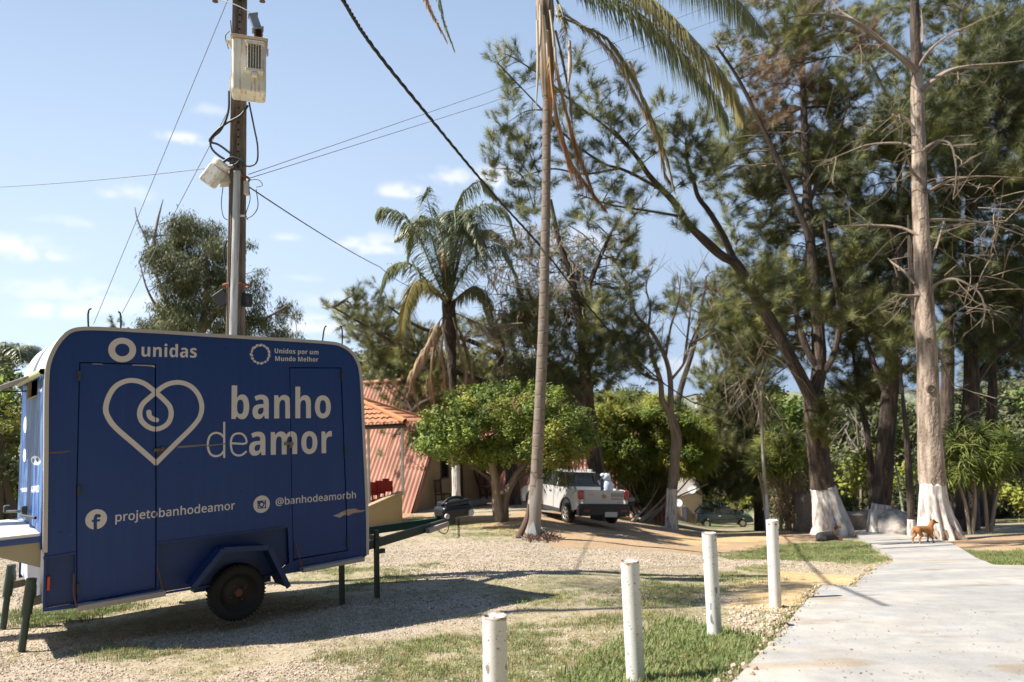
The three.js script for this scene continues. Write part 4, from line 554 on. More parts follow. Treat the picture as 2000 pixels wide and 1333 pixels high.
// ---------- A-frame houses with ribbed salmon roofs ----------
const salmon = (s) => std({ map: tex(512, 256, (u, v) => { const n = fbm(u * 10, v * 6, 4, s, 10), st = vnoise(u * 90, v * 3, s + 1, 90); return mixc([0.52, 0.275, 0.205], [0.33, 0.175, 0.13], clamp(0.6 * sstep(0.4, 0.7, n) + 0.35 * st)); }), roughness: 0.85, side: THREE.DoubleSide });
const beige = std({ map: tex(256, 256, (u, v) => mixc([0.4, 0.3, 0.18], [0.34, 0.25, 0.145], fbm(u * 6, v * 6, 4, 205, 6))), roughness: 0.9 });
const woodDark = std({ rgb: [0.055, 0.035, 0.025], roughness: 0.6 }), paneM = std({ rgb: [0.02, 0.022, 0.025], roughness: 0.08 });
function ribbed(L, W, H, s) {   // one roof slope: eave along x at z = 0, ridge at z = -W / 2
  const nx = Math.round(L / 0.035), pos = [], uv = [], idx = [], sl = Math.hypot(W / 2, H), ny = H / sl, nz = W / 2 / sl;
  for (let j = 0; j <= 8; j++) for (let i = 0; i <= nx; i++) { const x = -L + i * L / nx, t = -0.03 + j / 8 * 1.03, lap = (j % 2 ? 0.006 : 0), r = 0.042 * Math.cos(x / 0.19 * 6.2832) + lap; pos.push(x, t * H + r * nz, -t * W / 2 + r * ny); uv.push(x / L, t); }
  for (let j = 0; j < 8; j++) for (let i = 0; i < nx; i++) { const a = j * (nx + 1) + i, b = a + nx + 1; idx.push(a, a + 1, b, b, a + 1, b + 1); }
  const g = new THREE.BufferGeometry(); g.setAttribute('position', new THREE.Float32BufferAttribute(pos, 3)); g.setAttribute('uv', new THREE.Float32BufferAttribute(uv, 2)); g.setIndex(idx); g.computeVertexNormals(); return g;
}
function aframe(label, corner, L, W, H, s, porch, yaw = -0.52) {
  const t = thing('a_frame_house', label, 'house', corner, 'A-frame cabins'); t.rotation.y = yaw; const rm = salmon(s);
  const near = ribbed(L, W, H, s), far = near.clone(); far.scale(1, 1, -1).translate(0, 0, -W); { const ix = far.index.array; for (let i = 0; i < ix.length; i += 3) { const q = ix[i]; ix[i] = ix[i + 1]; ix[i + 1] = q; } far.computeVertexNormals(); }
  part(t, 'roof', near, rm); part(t, 'roof', far, rm);
  const a = V(0.02, -0.1, 0.04), p = V(0.02, H + 0.04, -W / 2), b = V(0.02, -0.1, -W - 0.04);
  const bd = std({ rgb: [0.2, 0.1, 0.08], roughness: 0.8 });
  const bar = (u, v) => { const d = v.clone().sub(u), g = new THREE.BoxGeometry(0.05, d.length(), 0.16); g.applyQuaternion(new THREE.Quaternion().setFromEuler(new THREE.Euler(Math.atan2(d.z, d.y), 0, 0))); return g.translate((u.x + v.x) / 2, (u.y + v.y) / 2, (u.z + v.z) / 2); };
  part(t, 'rake_board', bar(a.clone().add(V(0, 0, -0.1)), p.clone().add(V(0, -0.1, 0))), bd); part(t, 'rake_board', bar(b.clone().add(V(0, 0, 0.1)), p.clone().add(V(0, -0.1, 0))), bd);
  part(t, 'ridge_cap', limb([V(-L, H + 0.02, -W / 2), V(0.03, H + 0.02, -W / 2)], [0.09, 0.09], { seg: 10, n: 2 }), std({ rgb: [0.5, 0.24, 0.17], roughness: 0.8 }));
  const c = [[0.1, -0.3], [W - 0.1, -0.3], [W / 2, H - 0.2]].map((q) => new THREE.Vector2(...q)), sp = new THREE.Shape(c);
  if (porch) { for (const [x0, x1, y0, y1] of [[2.35, 2.85, 0.95, 2.35], [3.1, 3.95, 0.06, 2.15]]) sp.holes.push(new THREE.Path([[x0, y0], [x1, y0], [x1, y1], [x0, y1]].map((q) => new THREE.Vector2(...q)))); }
  const wall = new THREE.ExtrudeGeometry(sp, { depth: 0.12, bevelEnabled: false }); wall.rotateY(Math.PI / 2).translate(-0.55, 0, 0); part(t, 'gable_wall', wall, beige);
  const back = new THREE.ExtrudeGeometry(new THREE.Shape(c), { depth: 0.12, bevelEnabled: false }); back.rotateY(Math.PI / 2).translate(-L + 0.2, 0, 0); part(t, 'rear_gable_wall', back, beige);
  part(t, 'foundation', [box(L - 0.3, 0.35, 0.12, -L / 2, -0.2, -0.12), box(0.6, 0.2, W - 0.5, -0.2, -0.1, -W / 2)], std({ rgb: [0.36, 0.35, 0.33], roughness: 0.95 }));
  if (porch) {
    const fr = (x0, x1, y0, y1, w) => [box(0.08, w, x1 - x0, -0.44, y1 - w / 2, -(x0 + x1) / 2), box(0.08, w, x1 - x0, -0.44, y0 + w / 2, -(x0 + x1) / 2), box(0.08, y1 - y0, w, -0.44, (y0 + y1) / 2, -x0 - w / 2), box(0.08, y1 - y0, w, -0.44, (y0 + y1) / 2, -x1 + w / 2)];
    const w = part(t, 'window', fr(2.35, 2.85, 0.95, 2.35, 0.06), woodDark); part(w, 'pane', box(0.012, 1.3, 0.4, -0.48, 1.65, -2.6), paneM); part(w, 'glazing_bar', box(0.03, 0.03, 0.4, -0.47, 1.75, -2.6), woodDark);
    const d = part(t, 'door', box(0.05, 2.05, 0.8, -0.52, 1.1, -3.52), woodDark); part(d, 'handle', box(0.05, 0.03, 0.1, -0.47, 1.05, -3.22), std({ rgb: [0.5, 0.45, 0.35], metalness: 0.8, roughness: 0.4 }));
  }
  return t;
}
const hA = ground(803, 1004); const houseA = aframe('A-frame cabin with ribbed salmon roof whose gable shows a window and dark door', hA, 8, 5.4, 4.75, 211, true);
const hBp = P(1027, 1003, 29.5); hBp.y = P(1027, 1003, 29.5).y; aframe('A-frame cabin with salmon roof half hidden behind the round green bush tree', hBp, 5.2, 5.4, 4.7, 221, true);
const hCp = P(1318, 1022, 33); hCp.y = G(hCp.x, 33) + 0.25; aframe('A-frame cabin with salmon roof behind the pickup and the strap leaved shrub', hCp, 5, 5.4, 4.9, 231, false, -0.17);
// two dark wooden chairs on the porch
{
  const mk = (label, lx, lz, turn) => { const b = V(lx, 0.02, lz).applyAxisAngle(V(0, 1, 0), -0.52).add(hA); const t = thing('wooden_chair', label, 'chair', b, 'wooden chairs on the cabin porch'); t.rotation.y = turn; part(t, 'seat', box(0.42, 0.04, 0.42, 0, 0.45, 0, 0.01), woodDark); for (const sx of [-1, 1]) { part(t, 'leg', box(0.04, 0.45, 0.04, sx * 0.18, 0.22, 0.18), woodDark); part(t, 'leg', box(0.04, 1.0, 0.04, sx * 0.18, 0.5, -0.19).rotateX(-0.06), woodDark); } part(t, 'backrest', [box(0.34, 0.08, 0.025, 0, 0.93, -0.25), ...[-0.1, 0, 0.1].map((x) => box(0.04, 0.4, 0.02, x, 0.7, -0.225))], woodDark); part(t, 'stretcher', [box(0.36, 0.03, 0.03, 0, 0.2, 0.18), box(0.03, 0.03, 0.36, 0.18, 0.15, 0), box(0.03, 0.03, 0.36, -0.18, 0.15, 0)], woodDark); return t; };
  mk('dark wooden chair standing under the sloping roof edge beside the cabin window', 0.1, -1.75, 1.0); mk('dark wooden chair in deep shade right of the cabin door', 0.3, -4.4, 0.9);
}

// ---------- open shelter with tiled roof, beige counter and red chairs ----------
{
  const A = ground(660, 1040), B = ground(776, 1030), o = thing('shelter', 'small open shelter with clay tile roof and thin white posts behind the trailer', 'shelter', ground(740, 1030));
  const u = B.clone().sub(A).setY(0).normalize(), n = V(u.z, 0, -u.x).multiplyScalar(-1); const L = A.distanceTo(B);
  const sp = new THREE.Shape([[0, -0.3], [L, -0.3], [L, 0.92], [0, 0.42]].map((q) => new THREE.Vector2(...q))); const g = new THREE.ExtrudeGeometry(sp, { depth: 0.22, bevelEnabled: false });
  g.applyMatrix4(new THREE.Matrix4().makeBasis(u, V(0, 1, 0), V().crossVectors(u, V(0, 1, 0)))); g.translate(A.x, B.y, A.z); g.translate(0, 0, -0.2);
  partW(o, 'counter_wall', g, beige);
  const pm = std({ rgb: [0.55, 0.53, 0.5], roughness: 0.6 }); const post = (px, py0, py1, d) => { const a = P(px, py0, d), b = P(px - 2, py1, d); return limb([a, b], [0.04, 0.04], { seg: 10, n: 2 }); };
  const dB = -B.z; partW(o, 'post', post(787, 968, 826, dB + 0.1), pm); partW(o, 'post', post(721, 990, 834, dB + 0.7), pm); partW(o, 'eave_beam', limb([P(640, 838, dB + 0.2), P(786, 829, dB + 0.1)], [0.035, 0.035], { seg: 6, n: 2 }), pm);
  // tiled slopes
  const ap = P(668, 772, dB + 1.6), c1 = P(791, 828, dB - 0.25), c0 = P(560, 838, dB - 0.25), c2 = c1.clone().add(V(0.2, 0, -3.6)), c3 = c0.clone().add(V(0, 0, -3.6));
  function slope(a, b, top, rows = 7) { const pos = [], idx = [], W = a.distanceTo(b), cols = Math.round(W / 0.045), nrm = b.clone().sub(a).cross(top.clone().sub(a)).normalize(); if (nrm.y < 0) nrm.negate(); let base = 0; for (let r = 0; r < rows; r++) { for (let k = 0; k < 2; k++) { const t = (r + k * 1.12) / rows, tt = Math.min(1, t); for (let i = 0; i <= cols; i++) { const f = i / cols, q = a.clone().lerp(b, f).lerp(top, tt); const h = 0.045 * Math.abs(Math.sin(f * W / 0.18 * Math.PI)) * (1 - tt * 0.2) + (k ? 0.0 : 0.045) + 0.01 * hash(Math.floor(f * W / 0.18), r, 3); q.addScaledVector(nrm, h); pos.push(q.x, q.y, q.z); } } for (let i = 0; i < cols; i++) { const x = base + i, y = x + cols + 1; idx.push(x, x + 1, y, y, x + 1, y + 1); } base += 2 * (cols + 1); } const gg = new THREE.BufferGeometry(); gg.setAttribute('position', new THREE.Float32BufferAttribute(pos, 3)); gg.setIndex(idx); gg.computeVertexNormals(); return gg; }
  const tile = std({ rgb: [0.42, 0.185, 0.095], roughness: 0.85, side: THREE.DoubleSide });
  const rf = partW(o, 'roof', [slope(c0, c1, ap), slope(c1, c2, ap), slope(c2, c3, ap), slope(c3, c0, ap)], tile); { const hip = [c1, c2, c0].map((c) => limb([c.clone().add(V(0, 0.06, 0)), ap.clone().add(V(0, 0.08, 0))], [0.08, 0.07], { seg: 8, n: 14, rough: 0.2 })); const gh = merge(hip); gh.translate(-o.position.x, -o.position.y, -o.position.z); part(rf, 'hip_tiles', gh, std({ rgb: [0.52, 0.22, 0.1], roughness: 0.85 })); }
  partW(o, 'rafter_board', limb([c0.clone().add(V(0, -0.05, -0.1)), c1.clone().add(V(0, -0.05, -0.1))], [0.06, 0.06], { seg: 4, n: 2 }), woodDark);
  const red = std({ rgb: [0.32, 0.015, 0.012], roughness: 0.5 });
  const labels = ['dark red chair behind the counter wall, nearest the trailer', 'red chair behind the counter wall, middle of three', 'red chair behind the counter wall, nearest the thin post'];
  [[729, 965], [743, 962], [757, 958]].forEach(([px, py], i) => { const p = P(px, py, dB + 1.0); p.y -= 0.62; const t = thing('red_chair', labels[i], 'chair', p, 'red chairs in the shelter'); t.rotation.y = 0.5; t.rotation.x = -0.08; part(t, 'backrest', [new RoundedBoxGeometry(0.42, 0.3, 0.03, 2, 0.012).translate(0, 0.72, -0.2), new RoundedBoxGeometry(0.2, 0.08, 0.03, 2, 0.012).translate(0, 0.9, -0.2), box(0.04, 0.4, 0.03, -0.18, 0.5, -0.2), box(0.04, 0.4, 0.03, 0.18, 0.5, -0.2)], red); part(t, 'seat', new RoundedBoxGeometry(0.42, 0.04, 0.42, 2, 0.015).translate(0, 0.42, 0), red); for (const sx of [-1, 1]) for (const sz of [-1, 1]) part(t, 'leg', limb([V(sx * 0.18, 0.42, sz * 0.18), V(sx * 0.21, -0.1, sz * 0.21)], [0.018, 0.018], { seg: 6, n: 2 }), red); });
}

// ---------- white pickup ----------
const glassM = std({ rgb: [0.22, 0.25, 0.25], roughness: 0.03, transmission: 0.8, thickness: 0, side: THREE.DoubleSide });
function wheelAt(t, x, y, z, r, w, out) {
  const prof = [[r * 0.62, -w / 2], [r * 0.9, -w / 2], [r, -w * 0.32], [r, w * 0.32], [r * 0.9, w / 2], [r * 0.62, w / 2]].map((p) => new THREE.Vector2(...p)); const wh = part(t, 'wheel', new THREE.LatheGeometry(prof, 28).rotateZ(Math.PI / 2).translate(x, y, z), std({ rgb: [0.02, 0.02, 0.02], roughness: 0.85 }));
  const spokes = [new THREE.TorusGeometry(r * 0.6, r * 0.05, 6, 28).rotateY(Math.PI / 2).translate(x + out * w * 0.42, y, z), new THREE.CylinderGeometry(r * 0.14, r * 0.14, 0.04, 12).rotateZ(Math.PI / 2).translate(x + out * w * 0.4, y, z)]; for (let i = 0; i < 6; i++) spokes.push(box(0.025, r * 0.56, r * 0.16, 0, r * 0.3, 0).rotateX(i * 1.0472).translate(x + out * w * 0.38, y, z)); part(wh, 'rim', spokes, std({ rgb: [0.55, 0.55, 0.56], metalness: 0.8, roughness: 0.35 })); return wh;
}
const extr = (pts, depth, z0, bevel = 0.02, holes = []) => { const s = new THREE.Shape(pts.map((p) => new THREE.Vector2(...p))); holes.forEach((h) => s.holes.push(h)); return new THREE.ExtrudeGeometry(s, { depth: depth - 2 * bevel, bevelEnabled: bevel > 0, bevelThickness: bevel, bevelSize: bevel, bevelOffset: -bevel, bevelSegments: 2, curveSegments: 14 }).translate(0, 0, z0 + bevel); };
{
  // shapes are drawn as (metres ahead of the tailgate, height); toX turns them so that -z is ahead and x is across
  const toX = (g) => g.rotateY(Math.PI / 2);
  const rc = ground(1152, 1026); const yaw = 0.37; const t = thing('pickup_truck', 'white pickup parked in dappled shade behind the tall palm, seen from behind', 'pickup truck', rc.clone().add(V(Math.sin(yaw) * -0.85 * -1, 0, 0.85 * Math.cos(yaw)))); t.rotation.order = 'YXZ'; t.rotation.y = yaw; { const f = V(-Math.sin(yaw), 0, -Math.cos(yaw)); const a = rc, b = rc.clone().addScaledVector(f, 2.7); t.rotation.x = Math.atan2(G(b.x, -b.z) - G(a.x, -a.z), 2.7); const r = V(Math.cos(yaw), 0, -Math.sin(yaw)), gl = rc.clone().addScaledVector(r, -0.72), gr = rc.clone().addScaledVector(r, 0.72); const yl = GZ(gl.x, -gl.z), yr = GZ(gr.x, -gr.z); t.rotation.z = 0.45 * Math.atan2(yr - yl, 1.44); t.position.y = (yl + yr) / 2 + 0.05 - 0.85 * Math.sin(t.rotation.x); }
  const arch = (pts, c, r, y) => { for (let i = 0; i <= 10; i++) { const a = Math.PI - i / 10 * Math.PI; pts.push([c - Math.cos(a) * -r * -1 * -1, y + Math.sin(a) * r]); } };
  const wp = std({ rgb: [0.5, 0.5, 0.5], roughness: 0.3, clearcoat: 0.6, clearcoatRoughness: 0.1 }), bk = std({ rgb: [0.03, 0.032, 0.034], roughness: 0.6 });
  const side = []; side.push([0.02, 0.5], [0.42, 0.42]); for (let i = 0; i <= 12; i++) { const a = Math.PI * (1 - i / 12); side.push([0.85 + Math.cos(a) * 0.38, 0.36 + Math.sin(a) * 0.38]); } side.push([1.3, 0.32], [3.1, 0.32]); for (let i = 0; i <= 12; i++) { const a = Math.PI * (1 - i / 12); side.push([3.55 + Math.cos(a) * 0.38, 0.36 + Math.sin(a) * 0.38]); } side.push([4.25, 0.36], [4.38, 0.5], [4.36, 0.72], [4.2, 0.84], [3.45, 1.0], [2.9, 1.02], [1.55, 1.04], [0.02, 1.03]);
  const body = [toX(extr(side, 0.1, 0.71, 0.03)), toX(extr(side, 0.1, -0.81, 0.03))];
  body.push(toX(extr([[3.3, 0.4], [4.36, 0.45], [4.4, 0.6], [4.34, 0.76], [4.2, 0.85], [3.45, 1.0], [3.3, 1.0]], 1.46, -0.73, 0.02)), box(1.46, 0.05, 1.55, 0, 0.55, -0.8), box(1.46, 0.5, 0.05, 0, 0.78, -1.55));
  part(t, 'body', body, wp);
  part(t, 'cab_roof', [toX(extr([[1.72, 1.42], [2.0, 1.465], [2.55, 1.45], [2.85, 1.36], [2.85, 1.4], [2.5, 1.495], [2.0, 1.515], [1.68, 1.46]], 1.16, -0.58, 0.01)), box(0.9, 0.03, 0.05, 0, 1.52, -2.0, 0.01), box(0.04, 0.03, 0.7, -0.5, 1.53, -2.1), box(0.04, 0.03, 0.7, 0.5, 1.53, -2.1)], wp);
  const pil = []; for (const s of [-1, 1]) { const q = (a, b, w) => { const d = b.clone().sub(a), g = new THREE.BoxGeometry(0.06, d.length(), w); g.applyQuaternion(qUp(d.normalize())); return g.translate((a.x + b.x) / 2, (a.y + b.y) / 2, (a.z + b.z) / 2); }; pil.push(q(V(s * 0.75, 1.0, -1.6), V(s * 0.56, 1.46, -1.75), 0.09), q(V(s * 0.75, 1.0, -3.42), V(s * 0.56, 1.42, -2.72), 0.09)); } part(t, 'pillar', pil, wp);
  const q4 = (a, b, c, d) => tri([...a, ...b, ...c, ...a, ...c, ...d]);
  part(t, 'rear_window', q4([-0.68, 1.05, -1.6], [0.68, 1.05, -1.6], [0.53, 1.42, -1.74], [-0.53, 1.42, -1.74]), glassM); part(t, 'rear_window_frame', [box(1.14, 0.12, 0.05, 0, 1.4, -1.71), box(1.42, 0.07, 0.05, 0, 1.06, -1.59), box(0.15, 0.42, 0.05, -0.6, 1.23, -1.65).rotateZ(0), box(0.15, 0.42, 0.05, 0.6, 1.23, -1.65)], bk);
  for (const s of [-1, 1]) { part(t, 'side_window', q4([s * 0.775, 1.04, -1.75], [s * 0.775, 1.03, -3.3], [s * 0.585, 1.4, -2.7], [s * 0.585, 1.42, -1.85]), std({ rgb: [0.05, 0.055, 0.06], roughness: 0.05, side: THREE.DoubleSide })); part(t, 'mirror', new RoundedBoxGeometry(0.18, 0.14, 0.1, 2, 0.03).translate(s * 0.92, 1.08, -3.1), bk); part(t, 'door_handle', box(0.03, 0.03, 0.16, s * 0.82, 0.88, -1.95), bk); part(t, 'tail_light', new RoundedBoxGeometry(0.17, 0.26, 0.12, 2, 0.03).translate(s * 0.735, 0.9, -0.02), std({ rgb: [0.35, 0.01, 0.015], roughness: 0.15, clearcoat: 0.8 })); part(t, 'wheel_arch_trim', new THREE.TorusGeometry(0.39, 0.035, 8, 20, Math.PI).rotateY(Math.PI / 2).translate(s * 0.8, 0.36, -0.85), bk); part(t, 'wheel_arch_trim', new THREE.TorusGeometry(0.39, 0.035, 8, 20, Math.PI).rotateY(Math.PI / 2).translate(s * 0.8, 0.36, -3.55), bk); part(t, 'door_seam', [box(0.008, 0.62, 0.012, s * 0.812, 0.68, -1.72), box(0.008, 0.62, 0.012, s * 0.812, 0.68, -2.98), box(0.008, 0.012, 1.26, s * 0.812, 0.4, -2.35)], bk); part(t, 'sill_trim', box(0.05, 0.12, 1.9, s * 0.79, 0.34, -2.2), bk); wheelAt(t, s * 0.72, 0.3, -0.85, 0.3, 0.2, s); wheelAt(t, s * 0.72, 0.3, -3.55, 0.3, 0.2, s); }
  part(t, 'windshield', q4([-0.7, 1.02, -3.45], [0.7, 1.02, -3.45], [0.54, 1.42, -2.75], [-0.54, 1.42, -2.75]), glassM);
  part(t, 'tailgate', new RoundedBoxGeometry(1.3, 0.44, 0.06, 2, 0.02).translate(0, 0.815, -0.01), wp); part(t, 'badge', cyl(0.06, 0.06, 0.02, 0, 0, 0, 20).rotateX(1.57).translate(0, 0.86, 0.035), std({ rgb: [0.25, 0.2, 0.2], metalness: 0.7, roughness: 0.3 })); parts(t, 'sticker', [box(0.4, 0.11, 0.006, 0.42, 0.9, 0.022), box(0.34, 0.05, 0.006, 0.4, 0.79, 0.022)], std({ rgb: [0.3, 0.3, 0.3], roughness: 0.5 })); part(t, 'model_badge', [box(0.16, 0.03, 0.006, -0.42, 0.9, 0.022), box(0.15, 0.03, 0.006, 0.5, 0.7, 0.022)], std({ rgb: [0.5, 0.3, 0.3], roughness: 0.5 }));
  part(t, 'rear_bumper', [new RoundedBoxGeometry(1.64, 0.3, 0.22, 3, 0.05).translate(0, 0.46, -0.0), new RoundedBoxGeometry(1.58, 0.1, 0.16, 2, 0.03).translate(0, 0.6, 0.0)], bk); part(t, 'front_bumper', new RoundedBoxGeometry(1.6, 0.3, 0.2, 3, 0.05).translate(0, 0.46, -4.35), bk); parts(t, 'reflector', [box(0.2, 0.06, 0.02, -0.6, 0.46, 0.11), box(0.2, 0.06, 0.02, 0.6, 0.46, 0.11)], std({ rgb: [0.2, 0.02, 0.02], roughness: 0.3 }));
  part(t, 'number_plate', [box(0.4, 0.14, 0.01, 0.18, 0.36, 0.12)], std({ rgb: [0.52, 0.52, 0.52], roughness: 0.5 })); part(t, 'underbody', [box(1.3, 0.12, 3.9, 0, 0.34, -2.2), limb([V(-0.7, 0.3, -0.85), V(0.7, 0.3, -0.85)], [0.05, 0.05], { seg: 8, n: 2 }), limb([V(0.3, 0.24, -0.1), V(0.3, 0.28, -1.2)], [0.04, 0.04], { seg: 8, n: 2 })], bk);
  const seats = []; for (const s of [-0.35, 0.35]) seats.push(new RoundedBoxGeometry(0.45, 0.6, 0.14, 2, 0.05).translate(s, 0.95, -2.0), new RoundedBoxGeometry(0.24, 0.18, 0.1, 2, 0.04).translate(s, 1.32, -2.0)); part(t, 'seat', seats, std({ rgb: [0.2, 0.28, 0.28], roughness: 0.9 }));
  // pale bundle seen over the bed
  const bp = t.localToWorld(V(0.42, 0.6, -0.55)); t.updateMatrixWorld(true); const bq = V(0.42, 0.6, -0.55).applyMatrix4(t.matrixWorld);
  const sheetM = std({ rgb: [0.52, 0.62, 0.74], roughness: 0.7 }); const bn = thing('cloth_bundle', 'pale blue and white cloth bundle standing up in the pickup bed', 'bundle', bq);
  const lobes = (l, s) => merge(l.map(([x, y, z, r, sy]) => { const g = new THREE.SphereGeometry(r, 20, 16), p = g.attributes.position; for (let i = 0; i < p.count; i++) { const n = 1 + 0.22 * (fbm(p.getX(i) * 9 + s, p.getY(i) * 5 + p.getZ(i) * 9, 3, s) - 0.5) * 2; p.setXYZ(i, p.getX(i) * n + x, p.getY(i) * sy * n + y, p.getZ(i) * n + z); } g.computeVertexNormals(); return g; }));
  part(bn, 'cloth', lobes([[0, 0.2, 0, 0.2, 1.3], [0.04, 0.5, 0, 0.14, 1.8], [0.0, 0.78, 0, 0.12, 1.0], [-0.1, 0.85, 0.02, 0.08, 0.7]], 5), sheetM); part(bn, 'dark_strip', box(0.1, 0.42, 0.05, -0.14, 0.55, 0.03, 0.01), std({ rgb: [0.03, 0.04, 0.08], roughness: 0.7 }));
  // motorbike half hidden behind the tailgate
  const mp = ground(1226, 1014); const mb = thing('motorbike', 'dark motorbike with grey top half hidden right of the pickup tailgate', 'motorbike', mp); mb.rotation.y = 0.5;
  for (const x of [-0.62, 0.62]) { const w = part(mb, 'wheel', new THREE.TorusGeometry(0.26, 0.055, 10, 28).translate(x, 0.31, 0), M.black); const sp2 = []; for (let i = 0; i < 8; i++) sp2.push(box(0.008, 0.25, 0.008, 0, 0.13, 0).rotateZ(i * 0.785).translate(x, 0.31, 0)); part(w, 'spoke', sp2, std({ rgb: [0.5, 0.5, 0.5], metalness: 0.8, roughness: 0.3 })); }
  part(mb, 'frame', [limb([V(-0.62, 0.31, 0.03), V(-0.1, 0.5, 0.03), V(0.35, 0.75, 0.03), V(0.62, 0.31, 0.03)], [0.03, 0.03], { seg: 8 }), new RoundedBoxGeometry(0.36, 0.3, 0.22, 3, 0.05).translate(0.0, 0.42, 0)], M.black); part(mb, 'tank', new RoundedBoxGeometry(0.42, 0.2, 0.24, 4, 0.08).translate(0.2, 0.78, 0), std({ rgb: [0.36, 0.39, 0.43], roughness: 0.3, clearcoat: 0.6 })); part(mb, 'saddle', new RoundedBoxGeometry(0.6, 0.09, 0.22, 3, 0.04).translate(-0.26, 0.78, 0), M.black); part(mb, 'handlebar', tube([V(0.4, 1.02, -0.32), V(0.42, 0.98, 0), V(0.4, 1.02, 0.32)], 0.018), M.black); part(mb, 'mudguard', limb([V(-0.9, 0.5, 0), V(-0.66, 0.66, 0), V(-0.4, 0.62, 0)], [0.06, 0.07], { seg: 8 }), M.black); part(mb, 'exhaust', limb([V(0.1, 0.25, 0.14), V(-0.4, 0.28, 0.15), V(-0.85, 0.36, 0.15)], [0.035, 0.05], { seg: 10 }), std({ rgb: [0.2, 0.2, 0.2], metalness: 0.7, roughness: 0.4 }));
}

// ---------- teal hatchback and beige hut with a dish far down the slope ----------
{
  const d = 51, a = P(1360, 1018, d), t = thing('hatchback', 'dark teal hatchback parked beside the beige hut far down the slope', 'car', a.clone()); t.position.y = G(a.x + 1.5, d) + 0.02; t.rotation.y = -0.12;
  const tp = std({ rgb: [0.005, 0.026, 0.034], roughness: 0.25, clearcoat: 0.8 }), bk = std({ rgb: [0.02, 0.02, 0.022], roughness: 0.6 }), gl = std({ rgb: [0.03, 0.035, 0.05], roughness: 0.06 });
  const s = [[0.06, 0.42], [0.3, 0.3]]; for (const c of [0.72, 3.15]) { s.push([c - 0.34, 0.3]); for (let i = 0; i <= 10; i++) { const an = Math.PI * (1 - i / 10); s.push([c + Math.cos(an) * 0.34, 0.3 + Math.sin(an) * 0.34]); } } s.push([3.75, 0.32], [3.85, 0.55], [3.78, 0.74], [2.95, 0.93], [0.6, 0.95], [0.12, 0.9], [0.02, 0.7]);
  part(t, 'body', extr(s, 1.6, -1.6, 0.05), tp);
  part(t, 'roof', [extr([[0.55, 1.3], [0.95, 1.4], [1.6, 1.4], [2.15, 1.3], [2.15, 1.34], [1.6, 1.45], [0.9, 1.45], [0.5, 1.34]], 1.3, -1.45, 0.02), ...[[[0.12, 0.92], [0.55, 1.33], 0.12], [[2.95, 0.92], [2.1, 1.34], 0.08], [[1.5, 0.92], [1.48, 1.4], 0.08]].flatMap(([p, q, w]) => [-0.08, -1.52].map((z) => { const l = Math.hypot(q[0] - p[0], q[1] - p[1]), g = new THREE.BoxGeometry(w, l, 0.06); g.rotateZ(-Math.atan2(q[0] - p[0], q[1] - p[1])); return g.translate((p[0] + q[0]) / 2, (p[1] + q[1]) / 2, z); }))], tp);
  part(t, 'side_window', extr([[0.3, 0.95], [0.62, 1.32], [1.0, 1.4], [1.42, 1.4], [1.42, 0.95]], 1.36, -1.48, 0.01), gl); part(t, 'side_window', extr([[1.56, 0.95], [1.56, 1.4], [2.08, 1.32], [2.8, 0.95]], 1.36, -1.48, 0.01), gl);
  part(t, 'tail_light', box(0.08, 0.24, 0.14, 0.08, 0.82, -0.06, 0.02), std({ rgb: [0.4, 0.02, 0.02], roughness: 0.2 })); part(t, 'indicator', box(0.1, 0.1, 0.1, 3.72, 0.68, -0.06, 0.02), std({ rgb: [0.5, 0.16, 0.06], roughness: 0.2 })); part(t, 'bumper', [new RoundedBoxGeometry(0.2, 0.26, 1.6, 2, 0.05).translate(0.06, 0.48, -0.8), new RoundedBoxGeometry(0.2, 0.26, 1.6, 2, 0.05).translate(3.78, 0.46, -0.8)], tp); part(t, 'rub_strip', box(2.0, 0.05, 0.02, 1.9, 0.58, 0.005), bk); part(t, 'door_handle', box(0.14, 0.05, 0.03, 1.62, 0.8, 0.01), std({ rgb: [0.8, 0.8, 0.8], roughness: 0.2 })); part(t, 'mirror', box(0.14, 0.12, 0.14, 2.55, 0.98, 0.05, 0.03), bk);
  for (const z of [-0.12, -1.48]) for (const x of [0.72, 3.15]) { const prof = [[0.17, -0.09], [0.26, -0.09], [0.285, -0.05], [0.285, 0.05], [0.26, 0.09], [0.17, 0.09]].map((p) => new THREE.Vector2(...p)); const w = part(t, 'wheel', new THREE.LatheGeometry(prof, 24).rotateX(1.5708).translate(x, 0.285, z), bk); part(w, 'rim', [new THREE.CylinderGeometry(0.18, 0.18, 0.1, 20).rotateX(1.5708).translate(x, 0.285, z), ...[0, 1, 2, 3, 4].map((i) => box(0.05, 0.16, 0.12, 0, 0.08, 0).rotateZ(i * 1.257).translate(x, 0.285, z))], std({ rgb: [0.6, 0.6, 0.6], metalness: 0.6, roughness: 0.4 })); }
  // hut
  const hp = P(1372, 1016, 53), h = thing('hut', 'small beige hut with sloping grey roof beside the teal hatchback', 'hut', hp.clone()), q = (px, py, dd) => P(px, py, dd ?? 53).sub(hp);
  const A = q(1322, 1019), B = q(1371, 1016), C = q(1371, 959), D2 = q(1322, 976); const back = V(0.6, 0, -4);
  const quad = (a, b, c, dd) => tri([...a.toArray(), ...b.toArray(), ...c.toArray(), ...a.toArray(), ...c.toArray(), ...dd.toArray()]);
  const ad = (v) => v.clone().add(back), dn = V(0, -0.6, 0), Ag = A.clone().add(dn), Bg = B.clone().add(dn);
  part(h, 'wall', [quad(Ag, Bg, C, D2), quad(Bg, ad(Bg), ad(C), C), quad(ad(Bg), ad(Ag), ad(D2), ad(C)), quad(ad(Ag), Ag, D2, ad(D2))].map((g) => g), beige);
